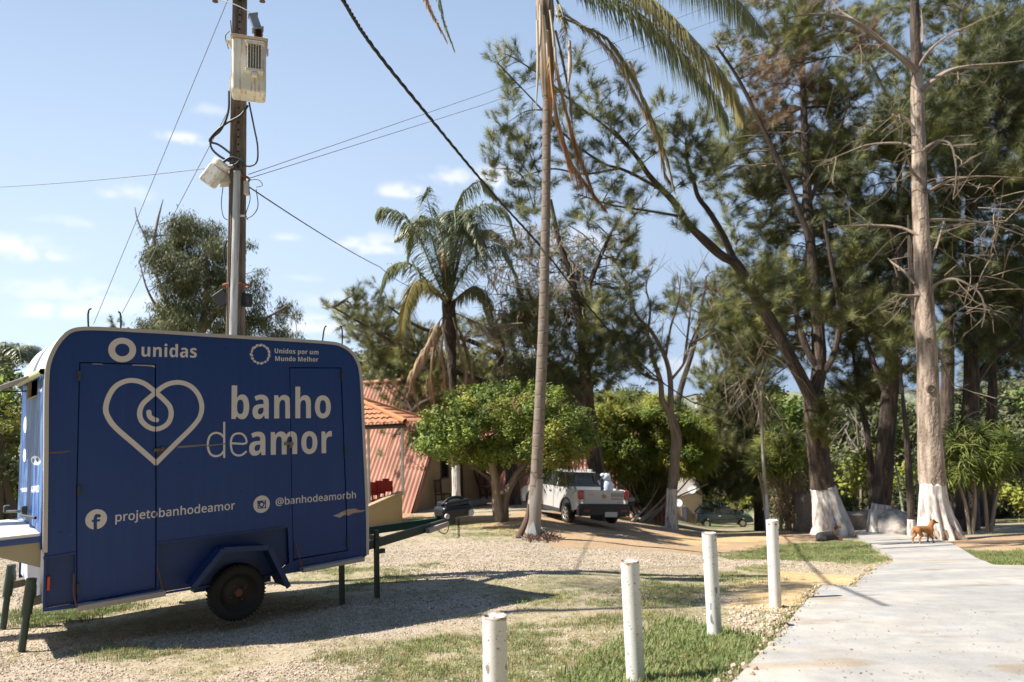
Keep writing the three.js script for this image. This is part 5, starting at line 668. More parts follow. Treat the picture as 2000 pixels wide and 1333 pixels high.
  { const e = 0.12, n = V(0, e, 0); const r = [D2, C, ad(C).add(V(0, 0.5, 0)), ad(D2).add(V(0, 0.5, 0))]; part(h, 'roof', [quad(...r.map((v) => v.clone().add(n))), quad(r[0], r[1], r[1].clone().add(n), r[0].clone().add(n)), quad(r[1], r[2], r[2].clone().add(n), r[1].clone().add(n))], std({ rgb: [0.24, 0.21, 0.18], roughness: 0.9, side: THREE.DoubleSide })); }
  { const a2 = q(1333, 1018), w = 0.36; part(h, 'door', new RoundedBoxGeometry(0.42, 1.1, 0.08, 2, 0.03).translate(a2.x + 0.15, a2.y + 0.5, a2.z + 0.05), std({ rgb: [0.2, 0.2, 0.22], roughness: 0.7 })); }
  const dish = (label, px, py, r, dd) => { const p = P(px, py, dd), o = thing('satellite_dish', label, 'satellite dish', p, 'satellite dishes on the hut'); const pr = []; for (let i = 0; i <= 8; i++) { const u = i / 8; pr.push(new THREE.Vector2(u * r, u * u * r * 0.28)); } part(o, 'reflector', new THREE.LatheGeometry(pr, 24).applyQuaternion(qUp(V(-0.35, 0.5, 0.78).normalize())), std({ rgb: [0.72, 0.7, 0.68], roughness: 0.5, side: THREE.DoubleSide })); part(o, 'arm', tube([V(0, -0.05, -0.05), V(-0.1, 0.16, 0.3)], 0.02), M.wire); part(o, 'mast', tube([V(0, 0, -0.04), V(0, -0.45, -0.08)], 0.03), M.wire); };
  dish('round white satellite dish on the roof edge of the beige hut', 1352, 957, 0.32, 52.6); dish('white satellite dish low on the hut wall behind the bare tree trunk', 1325, 984, 0.3, 52.4);
}

// ---------- thin lamp post, rock, arched mound, far town ----------
{
  const d = 25, b = P(1500, 1036, 25); b.y = G(b.x, d); const o = thing('lamp_post', 'thin greenish metal lamp post carrying the sagging cable', 'lamp post', b); const pt = (x, y) => P(x, y, d);
  const gp = std({ map: tex(64, 256, (u, v) => mixc([0.3, 0.31, 0.26], [0.16, 0.15, 0.12], fbm(u * 5, v * 30, 3, 251, 5))), roughness: 0.7 });
  partW(o, 'pole', limb([b.clone(), pt(1494, 940), pt(1489, 850), pt(1487, 745)], [0.075, 0.065, 0.05, 0.045], { seg: 12, n: 20 }), gp); partW(o, 'painted_foot', limb([b.clone(), pt(1496, 966)], [0.08, 0.072], { seg: 12, n: 4 }), std({ rgb: [0.42, 0.47, 0.53], roughness: 0.7 }));
}
const rockGeo = (r, sx, sy, sz, s, f = 1.6) => { const g = new THREE.IcosahedronGeometry(1, 5), p = g.attributes.position; for (let i = 0; i < p.count; i++) { const x = p.getX(i), y = p.getY(i), z = p.getZ(i), n = 0.72 + 0.5 * fbm(x * f + 10, y * f + z * f * 1.3 + 10, 4, s); p.setXYZ(i, x * r * sx * n, y * r * sy * n, z * r * sz * n); } g.computeVertexNormals(); return g; };
const stoneM = std({ map: tex(256, 256, (u, v) => mixc([0.5, 0.46, 0.42], [0.22, 0.19, 0.17], sstep(0.35, 0.7, fbm(u * 9, v * 9, 4, 261)))), roughness: 0.95, bumpMap: tex(256, 256, (u, v) => fbm(u * 14, v * 14, 4, 262), { data: true }), bumpScale: 0.03 });
{
  const p = ground(1757, 1046); single('boulder', 'pale grey boulder at the end of the narrow walk', 'boulder', [rockGeo(0.62, 1.05, 0.95, 0.9, 271).translate(p.x, p.y + 0.15, p.z), rockGeo(0.13, 1.5, 0.5, 1, 272).translate(p.x - 0.62, p.y + 0.03, p.z + 0.2)], stoneM);
  const q = ground(1700, 1030); const dd = 27, pt = (x, y) => P(x, y, dd), o = thing('stone_mound', 'low brown stone wall with a rounded hump behind the boulder', 'wall', pt(1745, 1040));
  const prof = [[1572, 1060], [1572, 975], [1580, 966], [1600, 985], [1660, 1008], [1690, 1008], [1712, 1003], [1722, 994], [1738, 990], [1752, 994], [1764, 1003], [1774, 1020], [1780, 1040], [1780, 1060]].map(([x, y]) => pt(x, y).sub(o.position)); const sp = new THREE.Shape(prof.map((v) => new THREE.Vector2(v.x, v.y))); const g = new THREE.ExtrudeGeometry(sp, { depth: 0.7, bevelEnabled: true, bevelSize: 0.06, bevelThickness: 0.06, bevelSegments: 2 }).translate(0, 0, -0.8); part(o, 'wall', g, std({ map: tex(256, 256, (u, v) => mixc([0.26, 0.22, 0.19], [0.17, 0.14, 0.12], fbm(u * 20, v * 20, 4, 281, 20)), {}), roughness: 0.95 }));
  const op = pt(1741, 986); single('clay_pot', 'small orange clay pot on top of the rounded stone hump', 'pot', new THREE.LatheGeometry([[0, 0], [0.1, 0], [0.14, 0.1], [0.15, 0.16], [0.1, 0.2], [0.08, 0.2]].map((v) => new THREE.Vector2(...v)), 20).translate(op.x, op.y - 0.12, op.z - 0.1), std({ rgb: [0.6, 0.22, 0.1], roughness: 0.8 }));
  // stones, fallen frond and dry litter at the foot of the tall palm
  const f = ground(1052, 1046); single('stone', 'round pale stone at the foot of the tall palm', 'stone', rockGeo(0.13, 1.2, 0.9, 1, 291).translate(f.x, f.y + 0.06, f.z), stoneM);
  const sl = ground(1040, 1049); { const s = new THREE.Shape([[-0.11, 0], [0.09, 0.02], [0.06, 0.2], [0.03, 0.34], [-0.04, 0.22]].map((v) => new THREE.Vector2(...v))); single('stone_slab', 'pale blue grey pointed slab leaning on the tall palm trunk', 'slab', new THREE.ExtrudeGeometry(s, { depth: 0.03, bevelEnabled: true, bevelSize: 0.006, bevelThickness: 0.006 }).rotateX(-0.2).translate(sl.x + 0.0, sl.y, sl.z + 0.22), std({ rgb: [0.5, 0.53, 0.56], roughness: 0.7 })); }
  { const a = ground(1012, 1052), b = P(1032, 985, -sl.z - 0.1), c = a.clone().lerp(b, 0.5).add(V(0.06, 0.02, 0.05)); single('fallen_frond', 'dark dry palm sheath leaning against the tall palm trunk', 'palm frond', limb([a, c, b], [0.07, 0.055, 0.015], { seg: 8, rough: 0.2 }), std({ rgb: [0.11, 0.07, 0.05], roughness: 0.9 })); }
  const lit = []; for (let i = 0; i < 260; i++) { const p2 = ground(1058 + gauss() * 26, 1053 + gauss() * 5), dir = V(rr(-1, 1), rr(0.05, 0.9), rr(-1, 1)).normalize(); lit.push({ p: p2, q: qUp(dir), s: rr(0.5, 1.4), c: mixc([0.1, 0.05, 0.05], [0.3, 0.2, 0.15], rnd()) }); } tag(instances(scene, 'leaf_litter', tri([-0.02, 0, 0, 0.02, 0, 0, 0, 0.15, 0.02]), M.leaf, lit), 'dry reddish leaf litter heaped at the foot of the tall palm', null, null, 'stuff');
}
// far hill with a pale town
{
  const xs = [], n = 90, m = 24, pos = [], uv = [], idx = []; for (let j = 0; j <= m; j++) for (let i = 0; i <= n; i++) { const x = -1400 + i / n * 3600, d = 850 + j * 42, r = j / m; const h = CY - 15 + sstep(0, 0.75, r) * (46 + 30 * fbm(i * 0.09, 2, 4, 301)) + 6 * fbm(i * 0.4, j * 0.4, 3, 302) - 14; pos.push(x, h, -d); uv.push(i / n * 60, j / m * 20); } for (let j = 0; j < m; j++) for (let i = 0; i < n; i++) { const a = j * (n + 1) + i, b = a + n + 1; idx.push(a, a + 1, b, b, a + 1, b + 1); }
  const g = new THREE.BufferGeometry(); g.setAttribute('position', new THREE.Float32BufferAttribute(pos, 3)); g.setAttribute('uv', new THREE.Float32BufferAttribute(uv, 2)); g.setIndex(idx); g.computeVertexNormals(); const hill = sh(new THREE.Mesh(g, std({ map: tex(256, 256, (u, v) => mixc([0.1, 0.13, 0.08], [0.26, 0.25, 0.19], sstep(0.4, 0.7, fbm(u * 8, v * 8, 4, 303, 8)))), roughness: 1 }))); hill.name = 'hills'; scene.add(tag(hill, 'distant hillside across the valley', null, null, 'structure'));
  const wm = [std({ rgb: [0.7, 0.68, 0.66], roughness: 0.9 }), std({ rgb: [0.6, 0.5, 0.44], roughness: 0.9 }), std({ rgb: [0.55, 0.56, 0.6], roughness: 0.9 })], rm = std({ rgb: [0.4, 0.2, 0.13], roughness: 0.9 });
  const caster = new THREE.Raycaster(); hill.updateMatrixWorld(true);
  for (let i = 0; i < 26; i++) { const px = 1326 + (i * 37 % 74), py = 776 + (i * 23 % 22); caster.set(V(0, CY, 0), ray(px, py).normalize()); const hit = caster.intersectObject(hill)[0]; if (!hit) continue; const h = thing('distant_house', 'tiny pale house of the town on the hazy far hillside', 'house', hit.point, 'houses of the hillside town'); const w = rr(4, 7), hh = rr(2.5, 4.5); part(h, 'wall', box(w, hh + 3, rr(6, 9), 0, hh / 2 - 1.5, 0), wm[i % 3]); part(h, 'roof', box(w + 0.8, 0.8, 9, 0, hh + 0.4, 0), rm); }
}

// ---------- dogs ----------
function sdf(bones, res, half, center, k = 0.02) {   // smooth union of tapered capsules
  const mc = new MarchingCubes(res, M.black, false, false, 60000), f = mc.field, h = res / 2; const v = V(), ab = V();
  for (let z = 0; z < res; z++) for (let y = 0; y < res; y++) for (let x = 0; x < res; x++) { v.set((x - h) / h * half + center.x, (y - h) / h * half + center.y, (z - h) / h * half + center.z); let s = 0; for (const [a, b, r0, r1] of bones) { ab.subVectors(b, a); const t = clamp((v.x - a.x) * ab.x / ab.lengthSq() + (v.y - a.y) * ab.y / ab.lengthSq() + (v.z - a.z) * ab.z / ab.lengthSq()); const dx = v.x - a.x - ab.x * t, dy = v.y - a.y - ab.y * t, dz = v.z - a.z - ab.z * t; s += Math.exp(-(Math.sqrt(dx * dx + dy * dy + dz * dz) - mix(r0, r1, t)) / k); } f[x + y * res + z * res * res] = Math.log(Math.max(s, 1e-30)) * k; }
  mc.isolation = 0; mc.update(); const n = mc.count, pos = new Float32Array(mc.positionArray.subarray(0, n * 3)), nor = new Float32Array(mc.normalArray.subarray(0, n * 3)); for (let i = 0; i < n; i++) { pos[i * 3] = pos[i * 3] * half + center.x; pos[i * 3 + 1] = pos[i * 3 + 1] * half + center.y; pos[i * 3 + 2] = pos[i * 3 + 2] * half + center.z; }
  const g = new THREE.BufferGeometry(); g.setAttribute('position', new THREE.BufferAttribute(pos, 3)); g.setAttribute('normal', new THREE.BufferAttribute(nor, 3)); g.setAttribute('uv', new THREE.BufferAttribute(new Float32Array(n * 2), 2)); return g;
}
function furColor(g, fn) { const p = g.attributes.position, c = new Float32Array(p.count * 3); for (let i = 0; i < p.count; i++) { const q = fn(p.getX(i), p.getY(i), p.getZ(i)); c[i * 3] = q[0]; c[i * 3 + 1] = q[1]; c[i * 3 + 2] = q[2]; } g.setAttribute('color', new THREE.BufferAttribute(c, 3)); return g; }
{
  // brown dog: x ahead, about 0.55 m to the top of the head
  const p = ground(1806, 1062, 0.07), t = thing('dog', 'short haired brown dog standing on the walk looking right', 'dog', p); t.rotation.y = 0.18; t.scale.setScalar(0.8);
  const b = []; const B = (a, c, r0, r1) => b.push([V(...a), V(...c), r0, r1]);
  B([-0.2, 0.4, 0], [0.02, 0.385, 0], 0.088, 0.082); B([0.02, 0.385, 0], [0.2, 0.37, 0], 0.088, 0.105); B([0.2, 0.35, 0], [0.14, 0.33, 0], 0.085, 0.08); B([0.22, 0.42, 0], [0.32, 0.55, 0], 0.07, 0.052); B([0.32, 0.565, 0], [0.37, 0.57, 0], 0.056, 0.05); B([0.38, 0.555, 0], [0.47, 0.535, 0], 0.034, 0.022);
  for (const s of [-1, 1]) { const dz = s * 0.065; B([0.2, 0.36, dz], [0.2 - 0.01 * s, 0.2, dz * 1.1], 0.052, 0.03); B([0.2 - 0.01 * s, 0.2, dz * 1.1], [0.2 + 0.03 * s, 0.05, dz * 1.1], 0.024, 0.019); B([0.2 + 0.03 * s, 0.03, dz * 1.1], [0.235 + 0.03 * s, 0.022, dz * 1.1], 0.022, 0.018);
    B([-0.2, 0.37, dz * 0.9], [-0.16 + 0.04 * s, 0.24, dz * 1.1], 0.075, 0.045); B([-0.16 + 0.04 * s, 0.24, dz * 1.1], [-0.25 + 0.05 * s, 0.15, dz * 1.1], 0.036, 0.024); B([-0.25 + 0.05 * s, 0.15, dz * 1.1], [-0.235 + 0.05 * s, 0.03, dz * 1.1], 0.022, 0.018); B([-0.235 + 0.05 * s, 0.025, dz * 1.1], [-0.2 + 0.05 * s, 0.022, dz * 1.1], 0.022, 0.018); }
  B([-0.27, 0.42, 0], [-0.33, 0.33, 0], 0.026, 0.02); B([-0.33, 0.33, 0], [-0.35, 0.22, 0.01], 0.02, 0.009);
  const g = sdf(b, 72, 0.52, V(0.05, 0.33, 0), 0.012); furColor(g, (x, y, z) => { let c = mixc([0.36, 0.15, 0.04], [0.24, 0.09, 0.025], fbm(x * 18 + 5, y * 18 + z * 9, 3, 311)); if (x > 0.43) c = [0.04, 0.03, 0.025]; if (x < -0.2 && y < 0.36) c = mixc(c, [0.42, 0.24, 0.1], 0.6); if (y < 0.06) c = mixc(c, [0.4, 0.22, 0.1], 0.4); return c; });
  const fur = std({ rgb: [1, 1, 1], vertexColors: true, roughness: 0.75, sheen: 0.3 }); part(t, 'body', g, fur);
  const ear = (s) => tri([0.31, 0.6, s * 0.02, 0.36, 0.61, s * 0.045, 0.3, 0.66, s * 0.06, 0.31, 0.6, s * 0.02, 0.3, 0.66, s * 0.06, 0.29, 0.58, s * 0.055]); const earM = std({ rgb: [0.06, 0.03, 0.02], roughness: 0.8, side: THREE.DoubleSide }); part(t, 'ear', ear(1), earM); part(t, 'ear', ear(-1), earM); part(t, 'eye', [new THREE.SphereGeometry(0.009, 10, 8).translate(0.395, 0.585, 0.038), new THREE.SphereGeometry(0.009, 10, 8).translate(0.395, 0.585, -0.038)], M.black); part(t, 'nose', new THREE.SphereGeometry(0.014, 10, 8).translate(0.49, 0.542, 0), M.black);
  // black and tan dog lying at the foot of the white based tree
  const q = ground(1618, 1057), u = thing('dog', 'black and tan dog lying curled at the foot of the big white based tree', 'dog', q); u.rotation.y = 0.25; const c = []; const C = (a, e, r0, r1) => c.push([V(...a), V(...e), r0, r1]);
  C([-0.22, 0.12, 0], [0.1, 0.13, 0.02], 0.13, 0.12); C([-0.3, 0.09, 0.05], [-0.2, 0.08, 0.14], 0.09, 0.06); C([0.1, 0.18, 0.02], [0.2, 0.34, 0.04], 0.09, 0.06); C([0.2, 0.37, 0.04], [0.27, 0.38, 0.06], 0.062, 0.05); C([0.28, 0.365, 0.06], [0.36, 0.345, 0.08], 0.036, 0.024); C([0.12, 0.08, 0.08], [0.34, 0.03, 0.12], 0.05, 0.028); C([0.12, 0.08, -0.06], [0.33, 0.03, -0.04], 0.05, 0.028); C([-0.33, 0.08, 0], [-0.46, 0.03, 0.1], 0.03, 0.012);
  const g2 = sdf(c, 64, 0.56, V(-0.05, 0.18, 0.03), 0.014); furColor(g2, (x, y) => (x > 0.26 && y > 0.26) || (x > 0.24 && y < 0.1) || (x > 0.12 && y > 0.16 && y < 0.3 && x < 0.2) ? [0.3, 0.11, 0.04] : [0.02, 0.02, 0.022]); part(u, 'body', g2, fur);
  part(u, 'ear', tri([0.19, 0.41, 0.07, 0.23, 0.42, 0.09, 0.2, 0.48, 0.09, 0.19, 0.41, 0.0, 0.23, 0.42, -0.01, 0.2, 0.48, -0.01]), earM); part(u, 'nose', new THREE.SphereGeometry(0.016, 10, 8).translate(0.375, 0.35, 0.083), M.black);
}

// ---------- leaves ----------
function needleGeo(n, L, l, w, droop) {   // a brush of fine needles along a twig of length L
  const v = [];
  for (let i = 0; i < n; i++) { const s = rr(0, L), a = rr(0, 6.28), up = rr(0.35, 1.1), d = V(Math.cos(a) * 0.7, up, Math.sin(a) * 0.7).normalize(), b = V(d.x * 0.02, s, d.z * 0.02), e = b.clone().addScaledVector(d, l * rr(0.6, 1.1)); e.y -= droop * rr(0, 1); const pr = V(-d.z, 0, d.x).normalize().multiplyScalar(w * rr(0.7, 1.3)); v.push(b.x - pr.x, b.y, b.z - pr.z, b.x + pr.x, b.y, b.z + pr.z, e.x, e.y, e.z); }
  return tri(v);
}
function leafGeo(n, R, len, wid, hang) {   // n pointed leaves within radius R
  const v = [];
  for (let i = 0; i < n; i++) { const c = V(gauss(), gauss() * 0.8, gauss()).multiplyScalar(R * 0.6); const d = V(gauss(), gauss() * 0.5 + (hang ? -1.2 * hang : 0.25), gauss()).normalize(), s = V(-d.z, rr(-0.5, 0.5), d.x).normalize(), l = len * rr(0.7, 1.2), w = wid * rr(0.7, 1.2), m = c.clone().addScaledVector(d, l * 0.45), e = c.clone().addScaledVector(d, l); m.y += 0.06 * len; const a = m.clone().addScaledVector(s, w / 2), b = m.clone().addScaledVector(s, -w / 2); v.push(...c.toArray(), ...a.toArray(), ...m.toArray(), ...c.toArray(), ...m.toArray(), ...b.toArray(), ...a.toArray(), ...e.toArray(), ...m.toArray(), ...m.toArray(), ...e.toArray(), ...b.toArray()); }
  return tri(v);
}
function strapGeo(n, len, wid, open) {   // a rosette of long strap leaves that arch over
  const v = [];
  for (let i = 0; i < n; i++) { const a = rr(0, 6.28), t0 = rr(0.15, open), l = len * rr(0.65, 1.1), side = V(-Math.sin(a), 0, Math.cos(a)); let p = V(0, rr(-0.12, 0.1), 0), ang = t0, prev = null; for (let k = 0; k <= 4; k++) { const w = wid * [0.7, 1, 0.9, 0.6, 0.02][k] / 2; const A = p.clone().addScaledVector(side, w), B = p.clone().addScaledVector(side, -w); if (prev) v.push(...prev[0].toArray(), ...prev[1].toArray(), ...A.toArray(), ...prev[1].toArray(), ...B.toArray(), ...A.toArray()); prev = [A, B]; ang += 0.28 * rr(0.5, 1.4); p = p.clone().add(V(Math.cos(a) * Math.sin(ang), Math.cos(ang), Math.sin(a) * Math.sin(ang)).multiplyScalar(l / 4)); } }
  return tri(v);
}
const GEO = { needle: [0, 1, 2].map(() => needleGeo(100, 0.38, 0.34, 0.0062, 0.12)), euc: [0, 1].map(() => leafGeo(26, 0.34, 0.19, 0.035, 1)), bush: [0, 1].map(() => leafGeo(20, 0.24, 0.13, 0.06, 0)), strap: [0, 1].map(() => strapGeo(40, 0.75, 0.036, 1.4)), big: [0, 1].map(() => leafGeo(24, 0.75, 0.4, 0.2, 0.2)), dry: [0, 1].map(() => leafGeo(18, 0.3, 0.2, 0.03, 1.4)) };
const C = { olive: [[0.09, 0.11, 0.022], [0.22, 0.22, 0.058]], dark: [[0.062, 0.082, 0.02], [0.16, 0.17, 0.046]], light: [[0.14, 0.165, 0.03], [0.28, 0.275, 0.07]], brown: [[0.17, 0.115, 0.06], [0.32, 0.2, 0.11]], bush: [[0.05, 0.105, 0.006], [0.26, 0.33, 0.028]], euc: [[0.08, 0.1, 0.042], [0.22, 0.23, 0.105]], strap: [[0.07, 0.11, 0.012], [0.25, 0.29, 0.035]], far: [[0.05, 0.07, 0.022], [0.15, 0.165, 0.05]], tan: [[0.24, 0.17, 0.1], [0.46, 0.34, 0.2]], yel: [[0.17, 0.21, 0.02], [0.36, 0.36, 0.045]] };
const KD = { needle: 1.0, euc: 2.6, bush: 1.2, strap: 1.3, dry: 1 };
const cl = (px, py, d, r, ry) => { const c = P(px, py, d), s = c.distanceTo(V(0, CY, 0)) / FPX; return { c, r: r * s, ry: (ry ?? r) * s }; };
function fill(poly, n, d0, d1, r0, r1) { const xs = poly.map((p) => p[0]), ys = poly.map((p) => p[1]), o = []; let g = 0; while (o.length < n && g++ < n * 40) { const x = rr(Math.min(...xs), Math.max(...xs)), y = rr(Math.min(...ys), Math.max(...ys)); if (inPoly(x, y, poly)) { const r = rr(r0, r1); o.push(cl(x, y, rr(d0, d1), r, r * 0.8)); } } return o; }
// fills clusters with sprays of leaves; near: limb samples to which each cluster is joined by a branch
function crown(t, clusters, o) {
  const kind = o.kind, geos = GEO[kind], lists = geos.map(() => []), tw = [], size = o.size ?? 1, cols = o.cols ?? [C.olive];
  for (const q of clusters) {
    const n = Math.round((o.dens ?? 60) * (KD[kind] ?? 1) * q.r * q.ry / (size * size)), pal = cols[Math.floor(rnd() * cols.length)], tone = rr(0.8, 1.2);
    if (o.near) { let best = null, bd = 1e9; for (const p of o.near) { const dd = p.distanceTo(q.c) + Math.max(0, p.y - q.c.y) * 0.7; if (dd < bd) { bd = dd; best = p; } } if (best && bd > 0.2 && bd < (o.reach ?? 5)) { const m = best.clone().lerp(q.c, 0.5).add(V(gauss() * 0.1 * bd, 0.1 * bd, gauss() * 0.1 * bd)); tw.push(limb([best, m, q.c], [0.012 + 0.009 * bd, 0.008], { seg: 5, n: 5, cap: false })); } }
    for (let i = 0; i < n; i++) {
      const d = V(gauss(), gauss(), gauss()).normalize(), k = Math.pow(rnd(), 0.45), p = q.c.clone().add(V(d.x * q.r * k, d.y * q.ry * k, d.z * q.r * k));
      const out = kind === 'euc' || kind === 'dry' ? V(gauss() * 0.3, 1, gauss() * 0.3) : V(d.x * 0.8 + gauss() * 0.45, d.y * 0.5 + (o.up ?? 0.55) + gauss() * 0.3, d.z * 0.8 + gauss() * 0.45); out.normalize();
      const j = Math.floor(rnd() * geos.length), c = mixc(pal[0], pal[1], rnd()).map((x) => x * tone);
      lists[j].push({ p, q: qUp(out, rr(0, 6.28)), s: size * rr(0.7, 1.25), c });
      if (o.twigs !== 0 && i % (o.twigEvery ?? 8) === 0) { const a = q.c.clone().add(V(gauss() * q.r * 0.2, gauss() * q.ry * 0.2, gauss() * q.r * 0.2)); tw.push(limb([a, a.clone().lerp(p, 0.55).add(V(0, 0.08 * q.r, 0)), p], [0.007, 0.004], { seg: 3, n: 3, cap: false })); }
    }
  }
  lists.forEach((l) => l.length && instances(t, o.part ?? 'crown', geos[lists.indexOf(l)], o.mat ?? M.needle, l));
  if (tw.length) partW(t, 'branch', tw, o.twigMat ?? M.twigDark);
}
const samples = (pts, n = 14) => { const c = new THREE.CatmullRomCurve3(pts, false, 'centripetal'); return c.getPoints(n); };
const B = (list, d0, d1) => PP(list, d0, d1);
function bare(p, dir, len, r, depth, out, o = {}) {   // leafless branching
  const pts = [p.clone()], n = 4; let q = p.clone(), d = dir.clone(); for (let i = 0; i < n; i++) { d.add(V(gauss() * 0.16, gauss() * 0.12 + (o.lift ?? 0.05), gauss() * 0.16)).normalize(); q = q.clone().addScaledVector(d, len / n); pts.push(q); }
  out.push(limb(pts, [r, r * 0.6], { seg: depth > 1 ? 6 : 4, n: 6, cap: false }));
  if (depth <= 0) return; const k = o.kids ?? 3; for (let i = 0; i < k; i++) { const s = pts[Math.min(n, 1 + Math.floor(rnd() * n))]; const e = V(gauss(), gauss() * 0.7 + (o.up ?? 0.25), gauss()).normalize().multiplyScalar(o.spread ?? 0.8).add(d).normalize(); bare(s, e, len * rr(0.5, 0.8), r * 0.5, depth - 1, out, o); }
}
// palm frond along a rachis: leaflets in two ragged ranks
function frond(pts, leaf, o = {}) {
  const cv = new THREE.CatmullRomCurve3(pts, false, 'centripetal'), n = Math.round((o.n ?? 60) * 2.3), v = [], Lr = cv.getLength(), bare0 = o.bare ?? 0.12;
  for (let i = 0; i < n; i++) for (const s of [-1, 1]) { const t = bare0 + (1 - bare0) * (i + rnd()) / n, p = cv.getPoint(t), tan = cv.getTangent(t); let side = tan.clone().cross(V(0, 1, 0)); if (side.lengthSq() < 0.01) side = V(1, 0, 0.3); side.normalize(); const l = leaf * Math.sin(Math.PI * (0.12 + 0.83 * t)) * rr(0.8, 1.15), upw = (o.plume ?? 0.5) * gauss(); let d = side.multiplyScalar(s * (o.open ?? 1)).addScaledVector(tan, o.fwd ?? 0.6).add(V(0, 0.15 + upw, 0)).normalize(); const w = (o.w ?? 0.028) * 1.15; let q = p.clone(), prev = null; for (let k = 0; k <= 3; k++) { const pr = d.clone().cross(V(0.2, 1, 0.1)).normalize().multiplyScalar(w * [0.6, 1, 0.75, 0.03][k] / 2), a = q.clone().add(pr), b = q.clone().sub(pr); if (prev) v.push(...prev[0], ...prev[1], ...a.toArray(), ...prev[1], ...b.toArray(), ...a.toArray()); prev = [a.toArray(), b.toArray()]; d = d.clone().add(V(0, -(o.droop ?? 0.55) * rr(0.6, 1.3), 0)).normalize(); q = q.clone().addScaledVector(d, l / 3); } }
  return [tri(v), limb(pts, [o.r ?? 0.03, (o.r ?? 0.03) * 0.25], { seg: 6, n: 16 })];
}
const frondPart = (t, pts, leaf, mat, o = {}) => { const g = frond(pts, leaf, o); partW(t, 'frond', g, mat); };

// ---------- the tall palm in the middle ----------
{
  const b = ground(1040, 1047), D = -b.z; b.y -= 0.08; const t = thing('palm_tree', 'tall leaning palm with smooth grey ringed trunk and orange dead fronds at its top', 'palm tree', b);
  const q = (l) => l.map(([x, y, dd]) => P(x, y, D + (dd ?? 0)));
  partW(t, 'trunk', limb([b, ...q([[1044, 985], [1049, 900], [1055, 780], [1061, 640], [1064.5, 500], [1067, 350], [1068, 220], [1068, 120]])], [0.165, 0.15, 0.128, 0.125, 0.12, 0.112, 0.105, 0.1, 0.1, 0.1], { seg: 18, n: 60, rough: 0.05, vv: 0.25 }), M.barkPalm);
  partW(t, 'painted_base', limb([b.clone().add(V(0, 0.02, 0)), ...q([[1044, 990], [1049.6, 935]])], [0.172, 0.157, 0.135], { seg: 18, n: 16, rough: 0.05, cap: false }), std({ map: tex(128, 256, (u, v) => mixc([0.33, 0.3, 0.275], [0.21, 0.18, 0.155], sstep(0.4, 0.7, fbm(u * 8, v * 12, 4, 401, 8)))), roughness: 0.95 }));
  // fibrous neck and old leaf bases
  partW(t, 'fibre_neck', limb(q([[1068, 190], [1068, 130], [1066, 70], [1066, 10], [1070, -50]]), [0.105, 0.17, 0.2, 0.2, 0.16], { seg: 20, n: 24, rough: 0.35 }), std({ map: tex(256, 256, (u, v) => mixc([0.34, 0.26, 0.19], [0.12, 0.085, 0.06], sstep(0.35, 0.65, vnoise(u * 50, v * 5, 403, 50)))), roughness: 1 }));
  const sh1 = []; for (const [x0, y0, x1, y1, w] of [[1049, 40, 1046, 225, 0.05], [1062, 30, 1070, 160, 0.045], [1078, 40, 1085, 170, 0.04], [1112, 80, 1108, 185, 0.07], [1074, 20, 1082, 140, 0.04], [1055, 10, 1050, 130, 0.05]]) sh1.push(limb([P(x0, y0, D - 0.25), P((x0 + x1) / 2 + 3, (y0 + y1) / 2, D - 0.32), P(x1, y1, D - 0.25)], [w * 0.6, w * 0.8, 0.004], { seg: 5, n: 10 })); partW(t, 'dry_sheath', sh1, M.sheath);
  const crownAt = [1070, -30];
  // green fronds
  frondPart(t, q([[1080, -40], [1180, -50, -0.8], [1270, -5, -1.4], [1350, 70, -1.8], [1430, 170, -2], [1452, 235, -2]]), 1.15, M.frondOld, { n: 95, droop: 0.95, r: 0.03 });
  frondPart(t, q([[1080, -30], [1150, -20, -0.4], [1240, 20, -0.9], [1330, 100, -1.2], [1400, 190, -1.4], [1420, 250, -1.4]]), 1.15, M.frond, { n: 90, droop: 0.95 });
  frondPart(t, q([[1085, -40], [1220, -90, 0.4], [1340, -60, 0.8], [1440, 0, 1], [1500, 70, 1.2]]), 1.1, M.frond, { n: 80, droop: 1 });
  frondPart(t, q([[1085, 30], [1135, 50, -0.3], [1185, 75, -0.5], [1225, 130, -0.6], [1265, 210, -0.7], [1298, 295, -0.7], [1318, 375, -0.7]]), 0.55, M.frondOld, { n: 70, droop: 0.5, open: 0.55, fwd: 1 });
  frondPart(t, q([[1090, 20], [1150, 60], [1200, 110], [1245, 190], [1280, 260], [1300, 330]]), 0.55, M.frondDry, { n: 55, droop: 0.45, open: 0.4, fwd: 1.2 });
  frondPart(t, q([[1060, -50], [980, -150, 0.3], [900, -130, 0.6], [855, -60, 0.8], [862, 20, 0.8], [888, 100, 0.8]]), 0.55, M.frond, { n: 70, droop: 0.5, open: 0.7 });
  frondPart(t, q([[1060, -50], [960, -190, -0.8], [860, -180, -1.6], [825, -80, -2], [835, 0, -2], [872, 80, -2]]), 0.5, M.frondDry, { n: 60, droop: 0.5, open: 0.5 });
  frondPart(t, q([[1088, 0], [1098, 25, -0.35], [1104, 60, -0.4], [1103, 95, -0.4]]), 0.32, M.frondOld, { n: 36, droop: 0.5, w: 0.022, open: 0.8 });
  for (const [x, y] of [[1000, -420], [1120, -480], [1260, -380], [940, -330]]) frondPart(t, q([[1070, -50], [mix(1070, x, 0.5), mix(-50, y, 0.75), 1], [x, y, 2], [x + (x - 1070) * 0.6, y + 120, 2.6]]), 0.7, M.frond, { n: 60, droop: 0.6 });
  // dead hanging fronds
  frondPart(t, q([[1070, 60, -0.2], [1074, 130, -0.35], [1082, 200, -0.4], [1098, 260, -0.4], [1115, 315, -0.4], [1150, 365, -0.4], [1185, 412, -0.35]]), 0.85, M.frondDead, { n: 90, droop: 0.8, open: 0.32, fwd: 1.3, w: 0.024, r: 0.028 });
